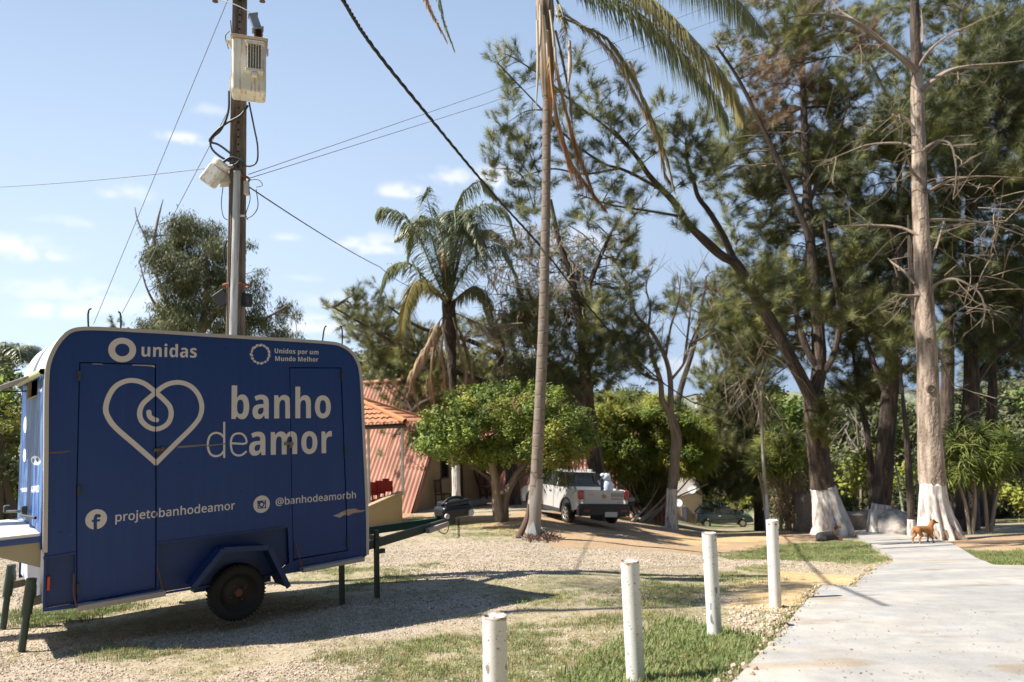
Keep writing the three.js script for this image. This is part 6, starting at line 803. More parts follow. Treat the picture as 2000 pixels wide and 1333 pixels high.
  frondPart(t, q([[1080, 70, -0.1], [1092, 150, -0.2], [1108, 220, -0.2], [1125, 280, -0.2], [1145, 335, -0.2], [1165, 390, -0.1]]), 0.75, M.frondDead, { n: 80, droop: 0.8, open: 0.32, fwd: 1.2, w: 0.02, r: 0.02 });
  frondPart(t, q([[1085, 60, 0.2], [1100, 120, 0.2], [1112, 180, 0.2], [1118, 240, 0.2]]), 0.5, M.frondDry, { n: 50, droop: 1, open: 0.2, fwd: 1, w: 0.018 });
  frondPart(t, q([[1230, 120, -0.6], [1255, 190, -0.6], [1285, 270, -0.6], [1300, 340, -0.6], [1318, 366, -0.6]]), 0.5, M.frondDead, { n: 60, droop: 0.9, open: 0.2, fwd: 1.2, w: 0.018 });
}
// ---------- the smaller palm before the cabin ----------
{
  const b = ground(892, 1003), D = -b.z; const t = thing('palm_tree', 'queen palm with white painted foot and a full green head in front of the cabin', 'palm tree', b), q = (l) => l.map(([x, y, dd]) => P(x, y, D + (dd ?? 0)));
  partW(t, 'trunk', limb(q([[890, 912], [888, 840], [885, 760], [881, 690], [878, 640], [876, 590]]), [0.135, 0.12, 0.12, 0.17, 0.25, 0.23], { seg: 14, n: 48, rough: 0.3, vv: 0.3 }), M.barkDark);
  partW(t, 'painted_base', limb([b.clone().add(V(0, -0.1, 0)), ...q([[891, 960], [890, 908]])], [0.16, 0.14, 0.137], { seg: 14, n: 12, rough: 0.06 }), M.whitewash);
  const F = (l, len, mat, o) => frondPart(t, q([[877, 600], ...l]), len * 1.2, mat, { n: 70, w: 0.032, r: 0.035, ...o });
  F([[850, 540, -0.4], [820, 470, -0.8], [785, 420, -1], [745, 408, -1.2], [735, 425, -1.2]], 0.75, M.frond);
  F([[862, 530], [848, 440, 0.3], [835, 390, 0.5], [838, 365, 0.6]], 0.7, M.frond);
  F([[872, 520], [880, 440, 0.4], [905, 375, 0.6], [945, 355, 0.8], [970, 390, 1]], 0.8, M.frond);
  F([[885, 530, -0.5], [900, 450, -1], [940, 400, -1.4], [985, 410, -1.6], [1010, 470, -1.6]], 0.8, M.frond);
  F([[890, 560, -0.4], [930, 500, -0.8], [975, 480, -1], [1010, 540, -1.2]], 0.75, M.frond);
  F([[840, 560, -0.4], [800, 515, -0.8], [765, 520, -1], [745, 560, -1.1], [742, 600, -1.1]], 0.65, M.frond);
  F([[850, 570, -0.8], [815, 550, -1.4], [795, 590, -1.7], [785, 650, -1.8], [788, 690, -1.8]], 0.65, M.frondOld);
  F([[855, 570, 0.5], [825, 545, 0.9], [805, 570, 1.1], [800, 620, 1.1], [812, 670, 1.1]], 0.65, M.frondOld);
  F([[866, 545, 0.6], [850, 470, 1.2], [805, 440, 1.6], [770, 470, 1.8]], 0.75, M.frond);
  F([[870, 540, -0.8], [865, 470, -1.5], [845, 430, -2], [815, 430, -2.4]], 0.75, M.frond);
  F([[895, 580, 0.4], [930, 560, 0.8], [955, 590, 1], [965, 650, 1]], 0.65, M.frond);
  F([[888, 530, 0.8], [915, 470, 1.6], [960, 450, 2.2], [1000, 490, 2.6]], 0.75, M.frond);
  for (let i = 0; i < 6; i++) { const a = rr(0, 6.28), up = rr(0.5, 1.1), R = rr(55, 120), dx = Math.cos(a) * R, dz = Math.sin(a) * R / 57; const k = mix(40, 190, up); F([[877 + dx * 0.35, 590 - k * 0.55, dz * 0.35], [877 + dx * 0.75, 590 - k, dz * 0.75], [877 + dx, 590 - k * 0.85, dz], [877 + dx * 1.15, 590 - k * 0.5 + 50 * (1 - up), dz * 1.1]], rr(0.6, 0.8), rnd() < 0.15 ? M.frondOld : M.frond); }
  partW(t, 'spathe', limb(q([[876, 585, -0.3], [868, 540, -0.35], [866, 500, -0.35], [868, 480, -0.35]]), [0.05, 0.1, 0.08, 0.01], { seg: 8 }), std({ rgb: [0.24, 0.09, 0.04], roughness: 0.8 }));
  const dead = (l) => frondPart(t, q(l), 0.8, M.frondDry, { n: 70, droop: 0.9, open: 0.35, fwd: 1.1, w: 0.03, r: 0.025 });
  dead([[868, 615], [850, 640, -0.3], [830, 680, -0.4], [806, 730, -0.4], [818, 800, -0.4]]); dead([[870, 620], [855, 650, 0.3], [842, 720, 0.3], [850, 800, 0.3], [855, 860, 0.3]]); dead([[884, 620], [895, 660], [908, 720], [906, 790], [904, 860]].map((p) => [...p, -0.3])); dead([[884, 625], [905, 660], [920, 720], [922, 800], [918, 840]].map((p) => [...p, 0.2])); dead([[885, 610], [930, 630, 0.4], [975, 655, 0.6], [988, 700, 0.6], [992, 765, 0.6]]); dead([[870, 625], [862, 680], [868, 730], [870, 780]].map((p) => [...p, -0.4]));
}
// ---------- round green bush tree ----------
{
  const b = ground(978, 1020), D = -b.z - 0.2, t = thing('bush_tree', 'broad clipped green bush tree with grey forked trunks before the second cabin', 'bush', b); const L = [];
  const lim = [[[978, 1024], [970, 975], [966, 930], [950, 880], [920, 850]], [[978, 1022], [985, 975], [1002, 940], [1035, 895], [1060, 860]], [[966, 930], [975, 890], [985, 850], [990, 820]], [[1002, 940], [1040, 915], [1080, 880], [1095, 850]], [[966, 940], [930, 915], [890, 880], [860, 850]], [[970, 930], [1000, 890], [1030, 840]]].map((l, i) => { const v = B(l, D, D + (i % 3 - 1) * 0.6); L.push(...samples(v)); return limb(v, i < 2 ? [0.2, 0.12, 0.09, 0.05] : [0.07, 0.05, 0.03], { seg: 9, n: 16, rough: 0.2 }); });
  partW(t, 'trunk', lim.slice(0, 2), M.barkMid); partW(t, 'limb', lim.slice(2), M.twigDark);
  const dome = [[815, 850], [822, 818], [850, 800], [900, 785], [945, 772], [1000, 778], [1050, 770], [1100, 785], [1128, 820], [1128, 880], [1090, 905], [1050, 898], [1000, 895], [960, 905], [920, 902], [880, 902], [840, 885]];
  crown(t, fill(dome, 125, D - 2.2, D + 1.4, 12, 34).concat([cl(925, 772, D, 18), cl(905, 762, D + 0.3, 10), cl(1000, 765, D, 18), cl(960, 762, D + 0.3, 14), cl(838, 850, D, 22), cl(832, 835, D - 0.3, 18), cl(880, 778, D, 14), cl(1040, 762, D, 14), cl(1085, 772, D + 0.4, 16), cl(1150, 850, D + 0.8, 24), cl(1140, 815, D + 0.8, 20), cl(1135, 880, D + 0.6, 22), cl(818, 872, D, 14)]), { kind: 'bush', mat: M.leaf, dens: 150, size: 0.72, cols: [C.bush, C.bush, C.bush, C.yel], near: L, up: 0.8 });
  crown(t, fill([[1050, 880], [1120, 880], [1110, 935], [1060, 930]], 10, D - 0.6, D + 0.8, 18, 26), { kind: 'dry', mat: M.leaf, dens: 90, cols: [C.tan, C.dark], part: 'dry_foliage', twigs: 0 });
}
// ---------- strap leaved shrub behind the pickup ----------
{
  const b = ground(1266, 1020), D = -b.z, t = thing('shrub', 'wide strap leaved shrub with pale bare stems behind the white pickup', 'shrub', b); const L = [];
  const st = []; for (let i = 0; i < 16; i++) { const x = 1266 + gauss() * 20, top = 1266 + (i - 7.5) * 15 + gauss() * 8; const v = [ground(x, 1020), P(mix(x, top, 0.5) + gauss() * 5, 975, D + gauss() * 0.5), P(top, 915 + gauss() * 20, D + gauss() * 1)]; L.push(...samples(v)); st.push(limb(v, [0.055, 0.035, 0.025], { seg: 6, n: 8 })); } partW(t, 'stem', st, std({ rgb: [0.36, 0.31, 0.27], roughness: 0.95 }));
  crown(t, fill([[1135, 830], [1165, 790], [1215, 778], [1260, 792], [1300, 800], [1350, 822], [1382, 865], [1386, 910], [1350, 930], [1300, 905], [1230, 905], [1190, 915], [1150, 880]], 40, D - 1.2, D + 2, 20, 32), { kind: 'strap', mat: M.leaf, dens: 44, size: 0.72, cols: [C.strap, C.strap, C.yel], near: L, twigs: 0, up: 1 });
  crown(t, fill([[1190, 880], [1310, 885], [1300, 950], [1275, 985], [1230, 960], [1195, 930]], 22, D - 1.0, D + 1.6, 18, 26), { kind: 'euc', mat: M.leaf, dens: 60, size: 0.8, cols: [C.dark, C.strap], part: 'lower_leaves', twigs: 0 });
  crown(t, fill([[1135, 840], [1165, 800], [1215, 785], [1260, 798], [1300, 806], [1350, 828], [1378, 870], [1380, 910], [1350, 930], [1300, 910], [1230, 910], [1190, 915], [1150, 880]], 60, D - 1.8, D + 1.4, 16, 30), { kind: 'bush', mat: M.leaf, dens: 120, size: 0.8, cols: [C.bush, C.bush, C.yel], part: 'leaf_crown', near: L, up: 0.8 });
  const fl = []; for (let i = 0; i < 26; i++) { const p = P(rr(1205, 1320), rr(860, 940), D - 1.5 + rnd()); fl.push({ p, q: qUp(V(gauss(), 1, gauss()).normalize()), s: 0.32, c: [0.55, 0.16, 0.03] }); } instances(t, 'flowers', GEO.bush[0], M.leaf, fl);
}
// ---------- dracaena clump with hanging dry leaves ----------
function clump(label, bx, by, stems, tops, skirt, o = {}) {
  const D = o.d, b = P(bx, by, D); b.y = G(b.x, D); const t = thing('dracaena', label, 'plant', b), L = [], g = [];
  for (const s of stems) { const v = B(s, D, D + gauss() * 0.4); v[0].y = G(v[0].x, -v[0].z); L.push(...samples(v)); g.push(limb(v, [o.r ?? 0.07, (o.r ?? 0.07) * 0.6], { seg: 7, n: 8, rough: 0.1 })); } partW(t, 'stem', g, o.stemMat ?? std({ rgb: [0.34, 0.27, 0.18], roughness: 0.95 }));
  crown(t, tops.map(([x, y, r]) => cl(x, y, D + gauss() * 0.5, r)), { kind: 'strap', mat: M.leaf, dens: o.dens ?? 26, size: o.size ?? 1, cols: o.cols ?? [C.strap, C.yel], near: L, twigs: 0, up: 1 });
  if (skirt) crown(t, skirt.map(([x, y, r]) => cl(x, y, D + gauss() * 0.4, r)), { kind: 'dry', mat: M.leaf, dens: 130, size: 1.1, cols: [C.tan, C.brown], part: 'dry_leaves', twigs: 0 });
}
clump('dracaena clump with bright leaf heads over hanging dry leaves beside the lamp post', 1535, 1026, [[[1525, 1026], [1520, 960], [1505, 915]], [[1535, 1026], [1540, 960], [1545, 900]], [[1550, 1026], [1560, 960], [1565, 905]], [[1500, 1026], [1490, 960], [1480, 920]], [[1543, 1026], [1535, 960], [1525, 900]], [[1560, 1027], [1552, 970], [1550, 920]]], [[1500, 885, 26], [1530, 868, 28], [1560, 875, 26], [1545, 895, 26], [1515, 905, 26], [1482, 912, 18], [1575, 900, 18], [1535, 900, 26]], [[1510, 935, 22], [1545, 930, 22], [1565, 940, 16], [1530, 960, 22], [1550, 985, 18], [1555, 1005, 18], [1535, 1005, 16], [1520, 985, 14]], { d: 28 });
clump('dark leafy dracaena bush with thin white footed stems right of the dead tree', 1910, 1046, [[[1895, 1044], [1885, 980], [1862, 920]], [[1930, 1046], [1925, 980], [1915, 910]], [[1900, 1044], [1905, 980], [1900, 900]], [[1935, 1046], [1945, 980], [1960, 900]]], [[1870, 905, 26], [1895, 880, 28], [1925, 870, 30], [1955, 880, 28], [1980, 905, 26], [1900, 920, 26], [1940, 915, 28], [1865, 930, 20], [1915, 895, 28], [1885, 850, 22]], null, { d: 21, cols: [C.dark, C.strap], r: 0.055, size: 0.8, dens: 40, stemMat: M.barkPale });

// ---------- bare tree with white foot, long leafless limbs ----------
{
  const b = ground(1312, 1035), D = -b.z, t = thing('bare_tree', 'leafless tree with white painted foot and forked limbs right of the pickup', 'tree', b), tw = [];
  partW(t, 'painted_base', limb([b.clone().add(V(0, -0.1, 0)), ...B([[1311, 1000], [1313, 955]], D)], [0.26, 0.2, 0.185], { seg: 14, n: 12, rough: 0.1 }), M.whitewash);
  partW(t, 'trunk', limb(B([[1313, 958], [1318, 900], [1322, 860], [1315, 825], [1303, 795]], D), [0.18, 0.175, 0.19, 0.17, 0.13], { seg: 12, n: 24, rough: 0.14 }), M.barkMid);
  const lim = [[[1306, 800], [1294, 785], [1290, 745], [1273, 693], [1265, 655], [1218, 626], [1180, 615], [1143, 584], [1100, 560]], [[1310, 815], [1310, 780], [1309, 740], [1300, 700], [1269, 643], [1244, 617], [1227, 563], [1202, 512], [1176, 496], [1139, 458], [1110, 440]], [[1309, 745], [1336, 710], [1349, 672], [1370, 626], [1400, 600], [1433, 575]], [[1336, 710], [1345, 640], [1350, 590], [1356, 545]], [[1300, 700], [1310, 640], [1325, 590], [1330, 540]], [[1290, 745], [1262, 735], [1235, 715], [1210, 690], [1190, 660]], [[1202, 512], [1220, 470], [1218, 450], [1235, 425], [1260, 405]], [[1265, 655], [1270, 600], [1262, 560], [1275, 520]], [[1180, 615], [1130, 625], [1080, 610], [1030, 625]], [[1227, 563], [1180, 560], [1120, 530], [1070, 535]], [[1349, 672], [1385, 650], [1410, 600], [1400, 560]]];
  const gg = lim.map((l, i) => { const v = B(l, D, D - 1.2 + (i % 4) * 0.7); samples(v, 12).forEach((p, k) => { if (k > 3 && rnd() < 0.75) bare(p, V(gauss(), 0.6 + gauss() * 0.5, gauss()).normalize(), rr(0.5, 1.3), 0.018, 2, tw, { kids: 2, lift: 0.1 }); }); return limb(v, i < 2 ? [0.12, 0.09, 0.055, 0.03, 0.02] : [0.055, 0.035, 0.016], { seg: 8, n: l.length * 4, rough: 0.12 }); });
  gg.forEach((g) => partW(t, 'limb', g, M.barkMid)); partW(t, 'twigs', tw, M.twig);
  // hanging curled pods and dead twigs among the left limbs
  const pods = []; const zone = [[955, 470], [1010, 430], [1100, 440], [1190, 470], [1210, 560], [1190, 640], [1120, 700], [1030, 690], [970, 640], [940, 560]];
  for (const q of fill(zone, 1000, D - 1.6, D + 0.8, 4, 8)) { const a = q.c, e = a.clone().add(V(gauss() * 0.16, -rr(0.15, 0.5), gauss() * 0.16)), m = a.clone().lerp(e, 0.5).add(V(gauss() * 0.1, 0.03, gauss() * 0.1)); pods.push(limb([a, m, e], [0.008, 0.019, 0.006], { seg: 4, n: 5, cap: false })); }
  for (const q of fill(zone, 90, D - 1.6, D + 0.8, 4, 8)) bare(q.c, V(-0.8 + gauss() * 0.6, gauss() * 0.5, gauss() * 0.5).normalize(), rr(0.7, 1.6), 0.02, 2, pods, { kids: 3, lift: -0.05, up: 0 });
  partW(t, 'seed_pods', pods, std({ rgb: [0.38, 0.315, 0.235], roughness: 0.95 }));
}
// ---------- casuarina trees ----------
const casu = (label, base, group) => thing('casuarina_tree', label, 'tree', base, group);
let T2;
{
  const b = ground(1628, 1046), D = -b.z, t = T2 = casu('big casuarina with broad white painted base and long limbs leaning left', b), L = [];
  partW(t, 'painted_base', limb([b.clone().add(V(0, -0.25, 0)), ...B([[1627, 1030], [1620, 1000], [1613, 970], [1608, 952]], D)], [0.6, 0.52, 0.44, 0.4, 0.385], { seg: 40, n: 26, flute: 0.5, fn: 9, fp: 1.2, rough: 0.08, s: 0.4 }), M.whitewash);
  const lim = [[[1608, 955], [1602, 900], [1596, 850], [1592, 800], [1590, 765]], [[1592, 800], [1578, 764], [1545, 700], [1504, 624], [1472, 572], [1461, 552], [1436, 513], [1412, 501], [1378, 471], [1343, 436], [1320, 399], [1296, 373], [1268, 343], [1250, 315], [1226, 285], [1199, 255]], [[1590, 780], [1600, 720], [1598, 640], [1590, 560], [1583, 470], [1576, 350], [1570, 200], [1564, 60], [1560, -60]], [[1436, 513], [1412, 459], [1385, 413], [1364, 385], [1354, 352], [1343, 317], [1340, 270]], [[1324, 422], [1273, 413], [1226, 406], [1187, 399], [1130, 380]], [[1296, 373], [1238, 341], [1210, 329], [1180, 320], [1110, 270], [1050, 205], [972, 123]], [[1240, 300], [1180, 245], [1110, 192], [1060, 150], [1015, 120]], [[1600, 720], [1575, 680], [1553, 602], [1540, 540]], [[1600, 740], [1630, 690], [1640, 600], [1625, 520], [1610, 430]], [[1583, 470], [1540, 360], [1490, 250], [1440, 150], [1400, 90]], [[1580, 400], [1620, 300], [1660, 200]], [[1210, 329], [1140, 340], [1080, 330], [1020, 345]]];
  const rad = [[0.38, 0.34, 0.33, 0.3], [0.22, 0.19, 0.17, 0.15, 0.13, 0.1, 0.07, 0.05], [0.24, 0.21, 0.18, 0.14, 0.1, 0.06], [0.12, 0.09, 0.06, 0.035], [0.05, 0.035, 0.02], [0.06, 0.045, 0.03, 0.018], [0.05, 0.035, 0.02], [0.13, 0.1, 0.06], [0.11, 0.08, 0.05], [0.1, 0.07, 0.04], [0.08, 0.05, 0.03], [0.045, 0.03, 0.018]];
  lim.forEach((l, i) => { const v = B(l, D, D + [0, -2.2, 0.6, -1.4, -1.8, -2.8, -2.4, 0.2, -0.6, -0.6, -0.4, -2.6][i]); L.push(...samples(v, l.length * 3)); partW(t, i ? 'limb' : 'trunk', limb(v, rad[i], { seg: i < 3 ? 14 : 8, n: l.length * 5, rough: 0.16, s: i }), M.barkDark); });
  const lf = [[985, 135, 20], [975, 128, 14], [1003, 178, 24], [1035, 125, 24], [1018, 150, 20], [990, 240, 32], [978, 290, 32], [1000, 345, 34], [1030, 262, 34], [1040, 320, 34], [1012, 398, 30], [1045, 410, 28], [1098, 232, 32], [1120, 300, 34], [1150, 172, 26], [1165, 232, 34], [1140, 350, 30], [1190, 290, 36], [1205, 212, 32], [1215, 338, 36], [1250, 250, 28], [1240, 402, 26], [1200, 388, 26], [1290, 296, 26], [1275, 378, 22], [1340, 290, 40], [1362, 255, 36], [1312, 262, 26], [1348, 345, 24], [1345, 455, 22], [1320, 425, 18], [1150, 420, 24], [1380, 330, 36], [1300, 220, 26], [965, 330, 22], [1060, 360, 26], [1085, 170, 22], [1130, 120, 20], [1230, 160, 22], [960, 110, 10], [1010, 105, 12]];
  crown(t, lf.map(([x, y, r]) => cl(x, y, D - 2.2 + gauss() * 0.8, r)), { kind: 'needle', dens: 62, size: 0.95, cols: [C.olive, C.olive, C.light, C.dark], near: L });
  const mass = fill([[1385, 300], [1430, 200], [1500, 240], [1560, 300], [1640, 240], [1700, 300], [1735, 420], [1740, 560], [1700, 680], [1640, 740], [1560, 720], [1480, 700], [1400, 690], [1385, 620], [1440, 560], [1425, 480], [1395, 420]], 120, D + 0.3, D + 4, 20, 50).concat([[1478, 560, 40], [1522, 590, 36], [1600, 605, 42], [1640, 560, 36], [1545, 560, 38], [1660, 620, 32]].map(([x, y, r]) => cl(x, y, D - 2.2, r)));
  crown(t, mass, { kind: 'needle', dens: 50, size: 1.0, cols: [C.olive, C.light, C.olive, C.dark], near: L });
  // leafy sprouts low on the trunk and dead twigs under the limbs
  crown(t, [[1612, 820, 18], [1604, 845, 16], [1598, 865, 14], [1622, 800, 14]].map(([x, y, r]) => cl(x, y, D - 0.5, r)), { kind: 'needle', dens: 130, size: 0.9, cols: [C.light], part: 'sprouts', up: 1.2, twigs: 0 });
  const tw = []; for (const q of fill([[1390, 640], [1500, 640], [1530, 720], [1500, 790], [1420, 760]], 34, D - 1.4, D, 4, 8)) bare(q.c, V(gauss(), -0.6 + gauss() * 0.4, gauss()).normalize(), rr(0.6, 1.4), 0.016, 2, tw, { kids: 2, lift: -0.08, up: -0.3 }); for (const q of fill([[1420, 60], [1650, 60], [1700, 300], [1480, 330]], 60, D, D + 2, 4, 8)) bare(q.c, V(gauss(), 0.3 + gauss() * 0.5, gauss()).normalize(), rr(0.6, 1.6), 0.018, 2, tw, { kids: 2 }); partW(t, 'dead_twigs', tw, M.twig);
  crown(t, fill([[1400, 60], [1480, -40], [1680, -60], [1700, 120], [1640, 240], [1560, 300], [1500, 250], [1430, 180]], 60, D - 0.6, D + 2.4, 26, 42), { kind: 'needle', dens: 34, size: 0.95, cols: [C.brown, C.olive, C.light], near: L, part: 'thin_crown' });
}
{ // dead grey tree with white base
  const b = ground(1836, 1052), D = -b.z, t = thing('dead_tree', 'tall dead pale tree with fluted white painted base behind the brown dog', 'tree', b), tw = [];
  partW(t, 'painted_base', limb([b.clone().add(V(0, -0.25, 0)), ...B([[1835, 1040], [1829, 1010], [1825, 980], [1822, 944]], D)], [0.5, 0.43, 0.37, 0.33, 0.315], { seg: 48, n: 30, flute: 0.55, fn: 11, fp: 0.9, rough: 0.06, s: 1.2 }), M.whitewash);
  const roots = [[[1850, 1035], [1875, 1050], [1892, 1056]], [[1845, 1040], [1860, 1054], [1872, 1060]], [[1812, 1040], [1800, 1052], [1795, 1058]], [[1835, 1042], [1838, 1056], [1842, 1062]]].map((l) => limb(l.map(([x, y], i) => { const p = P(x, y, D - 0.3 - i * 0.12); return p; }), [0.16, 0.09, 0.03], { seg: 8, n: 8, rough: 0.15 })); partW(t, 'root', roots, M.barkPale);
  partW(t, 'trunk', limb(B([[1822, 946], [1817, 860], [1813, 780], [1811, 700], [1806, 600], [1801, 480], [1797, 380], [1795, 280], [1792, 190], [1790, 130]], D), [0.315, 0.285, 0.265, 0.25, 0.235, 0.21, 0.19, 0.175, 0.165, 0.13], { seg: 24, n: 80, rough: 0.1, flute: 0.12, fn: 7, s: 3 }), M.barkPale);
  partW(t, 'bark_remnant', [limb(B([[1790, 140], [1788, 80], [1787, 20], [1784, -60]], D), [0.15, 0.13, 0.12, 0.1], { seg: 10, n: 20, rough: 0.2 }), limb(B([[1784, 900], [1783, 860]].map(([x, y]) => [x + 23, y]), D), [0.02, 0.02], {}), limb(B([[1796, 720], [1790, 640], [1783, 560], [1778, 480], [1774, 420]], D + 0.2), [0.05, 0.09, 0.1, 0.06, 0.02], { seg: 8, n: 20, rough: 0.25 })], M.barkDark);
  const lim = [[[1790, 138], [1760, 112], [1720, 80], [1690, 55], [1660, 38], [1630, 30], [1590, 28], [1540, 33]], [[1755, 108], [1725, 92], [1700, 88], [1680, 88]], [[1700, 62], [1670, 40], [1640, 20], [1620, -10]], [[1795, 130], [1815, 100], [1850, 70], [1890, 52], [1908, 43]], [[1797, 180], [1815, 165], [1850, 140], [1890, 130], [1950, 125], [2010, 118]], [[1793, 292], [1770, 282], [1730, 280], [1690, 285], [1650, 300], [1605, 318]], [[1797, 300], [1815, 285], [1835, 275], [1855, 280], [1866, 310], [1868, 350], [1862, 390]], [[1800, 305], [1818, 292], [1848, 266]], [[1788, 555], [1765, 530], [1745, 515], [1735, 505]], [[1808, 580], [1830, 555], [1860, 545], [1890, 555], [1915, 575], [1924, 610], [1918, 640]], [[1796, 578], [1770, 578], [1740, 573]], [[1795, 460], [1760, 445], [1700, 440], [1640, 442]], [[1805, 380], [1850, 355], [1900, 345], [2000, 348]], [[1800, 290], [1785, 250], [1760, 225], [1742, 223]], [[1808, 540], [1830, 480], [1845, 430]], [[1806, 430], [1870, 430], [1940, 440], [2005, 462]], [[1818, 660], [1835, 690], [1850, 730], [1868, 765]], [[1798, 120], [1802, 60], [1800, 20]], [[1795, 350], [1780, 330], [1740, 200]]];
  lim.forEach((l, i) => { const v = B(l, D - 0.1, D + (i % 3 - 1) * 0.9); partW(t, 'limb', limb(v, i === 0 || i === 4 ? [0.095, 0.055, 0.02] : [0.045, 0.034, 0.012], { seg: 8, n: l.length * 4, rough: 0.12 }), M.barkPale); samples(v, 8).forEach((p, k) => { if (k > 2 && rnd() < 0.6) bare(p, V(gauss(), gauss() * 0.6 - 0.15, gauss()).normalize(), rr(0.4, 1.1), 0.013, 2, tw, { kids: 2, up: 0, lift: -0.02 }); }); });
  for (const q of fill([[1830, 360], [1900, 340], [1980, 420], [1960, 560], [1900, 640], [1850, 600]], 30, D, D + 1.5, 3, 6)) bare(q.c, V(gauss(), gauss(), gauss()).normalize(), rr(0.6, 1.6), 0.014, 2, tw, { kids: 2, up: -0.1, lift: -0.05 });
  partW(t, 'twigs', tw, M.twig);
  partW(t, 'knot', [[1818, 760, 0.09], [1815, 665, 0.06], [1806, 372, 0.05]].map(([x, y, r]) => { const p = P(x, y, D - 0.24); return new THREE.TorusGeometry(r, r * 0.45, 8, 14).translate(p.x, p.y, p.z); }), M.barkMid);
}
function simpleCasu(label, foot, trunkPts, r, clusters, o = {}) {
  const D = o.d, b = P(foot[0], foot[1], D); b.y = G(b.x, D); const t = casu(label, b, o.group), L = [];
  if (o.white) partW(t, 'painted_base', limb([b.clone().add(V(0, -0.2, 0)), b.clone().lerp(P(...trunkPts[0], D), 0.6), P(...trunkPts[0], D)], [r * 1.5, r * 1.15, r * 1.02], { seg: 16, n: 10, flute: 0.15, rough: 0.08 }), o.white);
  const tv = [o.white ? null : b.clone().add(V(0, -0.2, 0)), ...trunkPts.map(([x, y, dd]) => P(x, y, D + (dd ?? 0)))].filter(Boolean); L.push(...samples(tv, 20)); partW(t, 'trunk', limb(tv, [r * (o.white ? 1 : 1.35), r, r * 0.8, r * 0.5, r * 0.25], { seg: 14, n: tv.length * 7, rough: 0.14 }), M.barkDark);
  for (const l of o.limbs ?? []) { const v = l.map(([x, y, dd]) => P(x, y, D + (dd ?? 0))); L.push(...samples(v, 12)); partW(t, 'limb', limb(v, [r * 0.5, r * 0.35, r * 0.15], { seg: 8, n: l.length * 5, rough: 0.12 }), M.barkDark); }
  crown(t, clusters(D), { kind: 'needle', dens: o.dens ?? 46, size: o.size ?? 1.1, cols: o.cols ?? [C.olive, C.dark], near: L, reach: 7 });
  return [t, L, D];
}
simpleCasu('dark casuarina whose black trunk rises just behind the pickup', [1172, 1010], [[1170, 960], [1163, 900], [1150, 810], [1143, 730], [1139, 660], [1128, 605], [1115, 540], [1092, 470], [1075, 390]], 0.26, (D) => fill([[1010, 600], [1060, 560], [1140, 560], [1180, 600], [1250, 640], [1290, 690], [1260, 750], [1200, 770], [1130, 760], [1060, 770], [1010, 740], [960, 700]], 60, D - 1.4, D + 2, 26, 42).concat(fill([[1020, 430], [1090, 400], [1150, 420], [1200, 440], [1280, 480], [1300, 560], [1250, 620], [1140, 540], [1040, 520]], 26, D - 1, D + 2, 20, 30)), { d: 25, limbs: [[[1150, 800], [1120, 760], [1085, 715], [1050, 690]], [[1143, 730], [1165, 690], [1200, 650]], [[1132, 620], [1150, 560], [1178, 490], [1203, 435]], [[1145, 745], [1090, 745], [1030, 760]]], cols: [C.dark, C.dark, C.olive] });
simpleCasu('casuarina spreading over the cabin roof left of the queen palm', [1003, 1003], [[1000, 930], [995, 840], [988, 760], [975, 690], [960, 640], [945, 600]], 0.24, (D) => fill([[640, 600], [690, 585], [740, 590], [800, 640], [860, 660], [940, 620], [1010, 600], [1030, 700], [1000, 780], [930, 770], [860, 740], [790, 700], [720, 680], [670, 640]], 52, D - 1.2, D + 2, 22, 36).concat(fill([[700, 690], [860, 700], [850, 790], [790, 830], [730, 770]], 22, D - 2.6, D - 1.2, 20, 30), [[640, 600, 12], [655, 598, 14], [690, 585, 16], [740, 560, 14], [720, 590, 20], [760, 850, 16], [800, 860, 16], [755, 890, 10], [770, 600, 20], [680, 620, 16], [700, 640, 20], [745, 640, 24]].map(([x, y, r]) => cl(x, y, D - 2.2, r))), { d: 28.5, limbs: [[[988, 760, 0], [900, 730, -1], [800, 690, -2], [720, 640, -2.4], [650, 600, -2.4]], [[975, 690, 0], [900, 660, -1], [820, 640, -2], [760, 600, -2.2]], [[990, 780, 0], [900, 770, -2], [820, 790, -3], [770, 850, -3]]], cols: [C.olive, C.light, C.dark], dens: 42, size: 0.9 });
simpleCasu('drooping dark green casuarina filling the gap left of the lamp post', [1484, 1024], [[1482, 940], [1474, 860], [1464, 780], [1456, 700], [1452, 620]], 0.22, (D) => fill([[1385, 620], [1440, 580], [1500, 640], [1500, 760], [1520, 860], [1490, 940], [1440, 990], [1390, 960], [1375, 900], [1400, 820], [1370, 740]], 72, D - 1.8, D + 2, 28, 44), { d: 34, cols: [C.olive, C.dark] });
simpleCasu('casuarina with dark grey washed base left of the boulder', [1716, 1036], [[1722, 985], [1728, 900], [1736, 800], [1746, 680], [1752, 560], [1756, 440], [1758, 320]], 0.27, (D) => fill([[1660, 300], [1720, 220], [1790, 200], [1840, 300], [1850, 450], [1840, 600], [1790, 700], [1720, 690], [1670, 600], [1650, 450]], 52, D - 1.2, D + 2.4, 34, 50), { d: 23, white: M.whitewash, cols: [C.dark, C.olive], limbs: [[[1738, 780], [1710, 720], [1690, 650]], [[1746, 680], [1780, 600], [1800, 520]]] });
simpleCasu('slim casuarina with a clean white foot between the two big trunks', [1702, 1030], [[1704, 995], [1702, 930], [1695, 850], [1680, 770], [1668, 700], [1660, 620]], 0.12, (D) => fill([[1630, 700], [1700, 650], [1740, 720], [1720, 800], [1660, 800]], 16, D - 1, D + 2, 26, 40), { d: 26, white: M.whitewash, cols: [C.olive, C.dark], limbs: [[[1703, 960], [1712, 900], [1718, 840]]] });
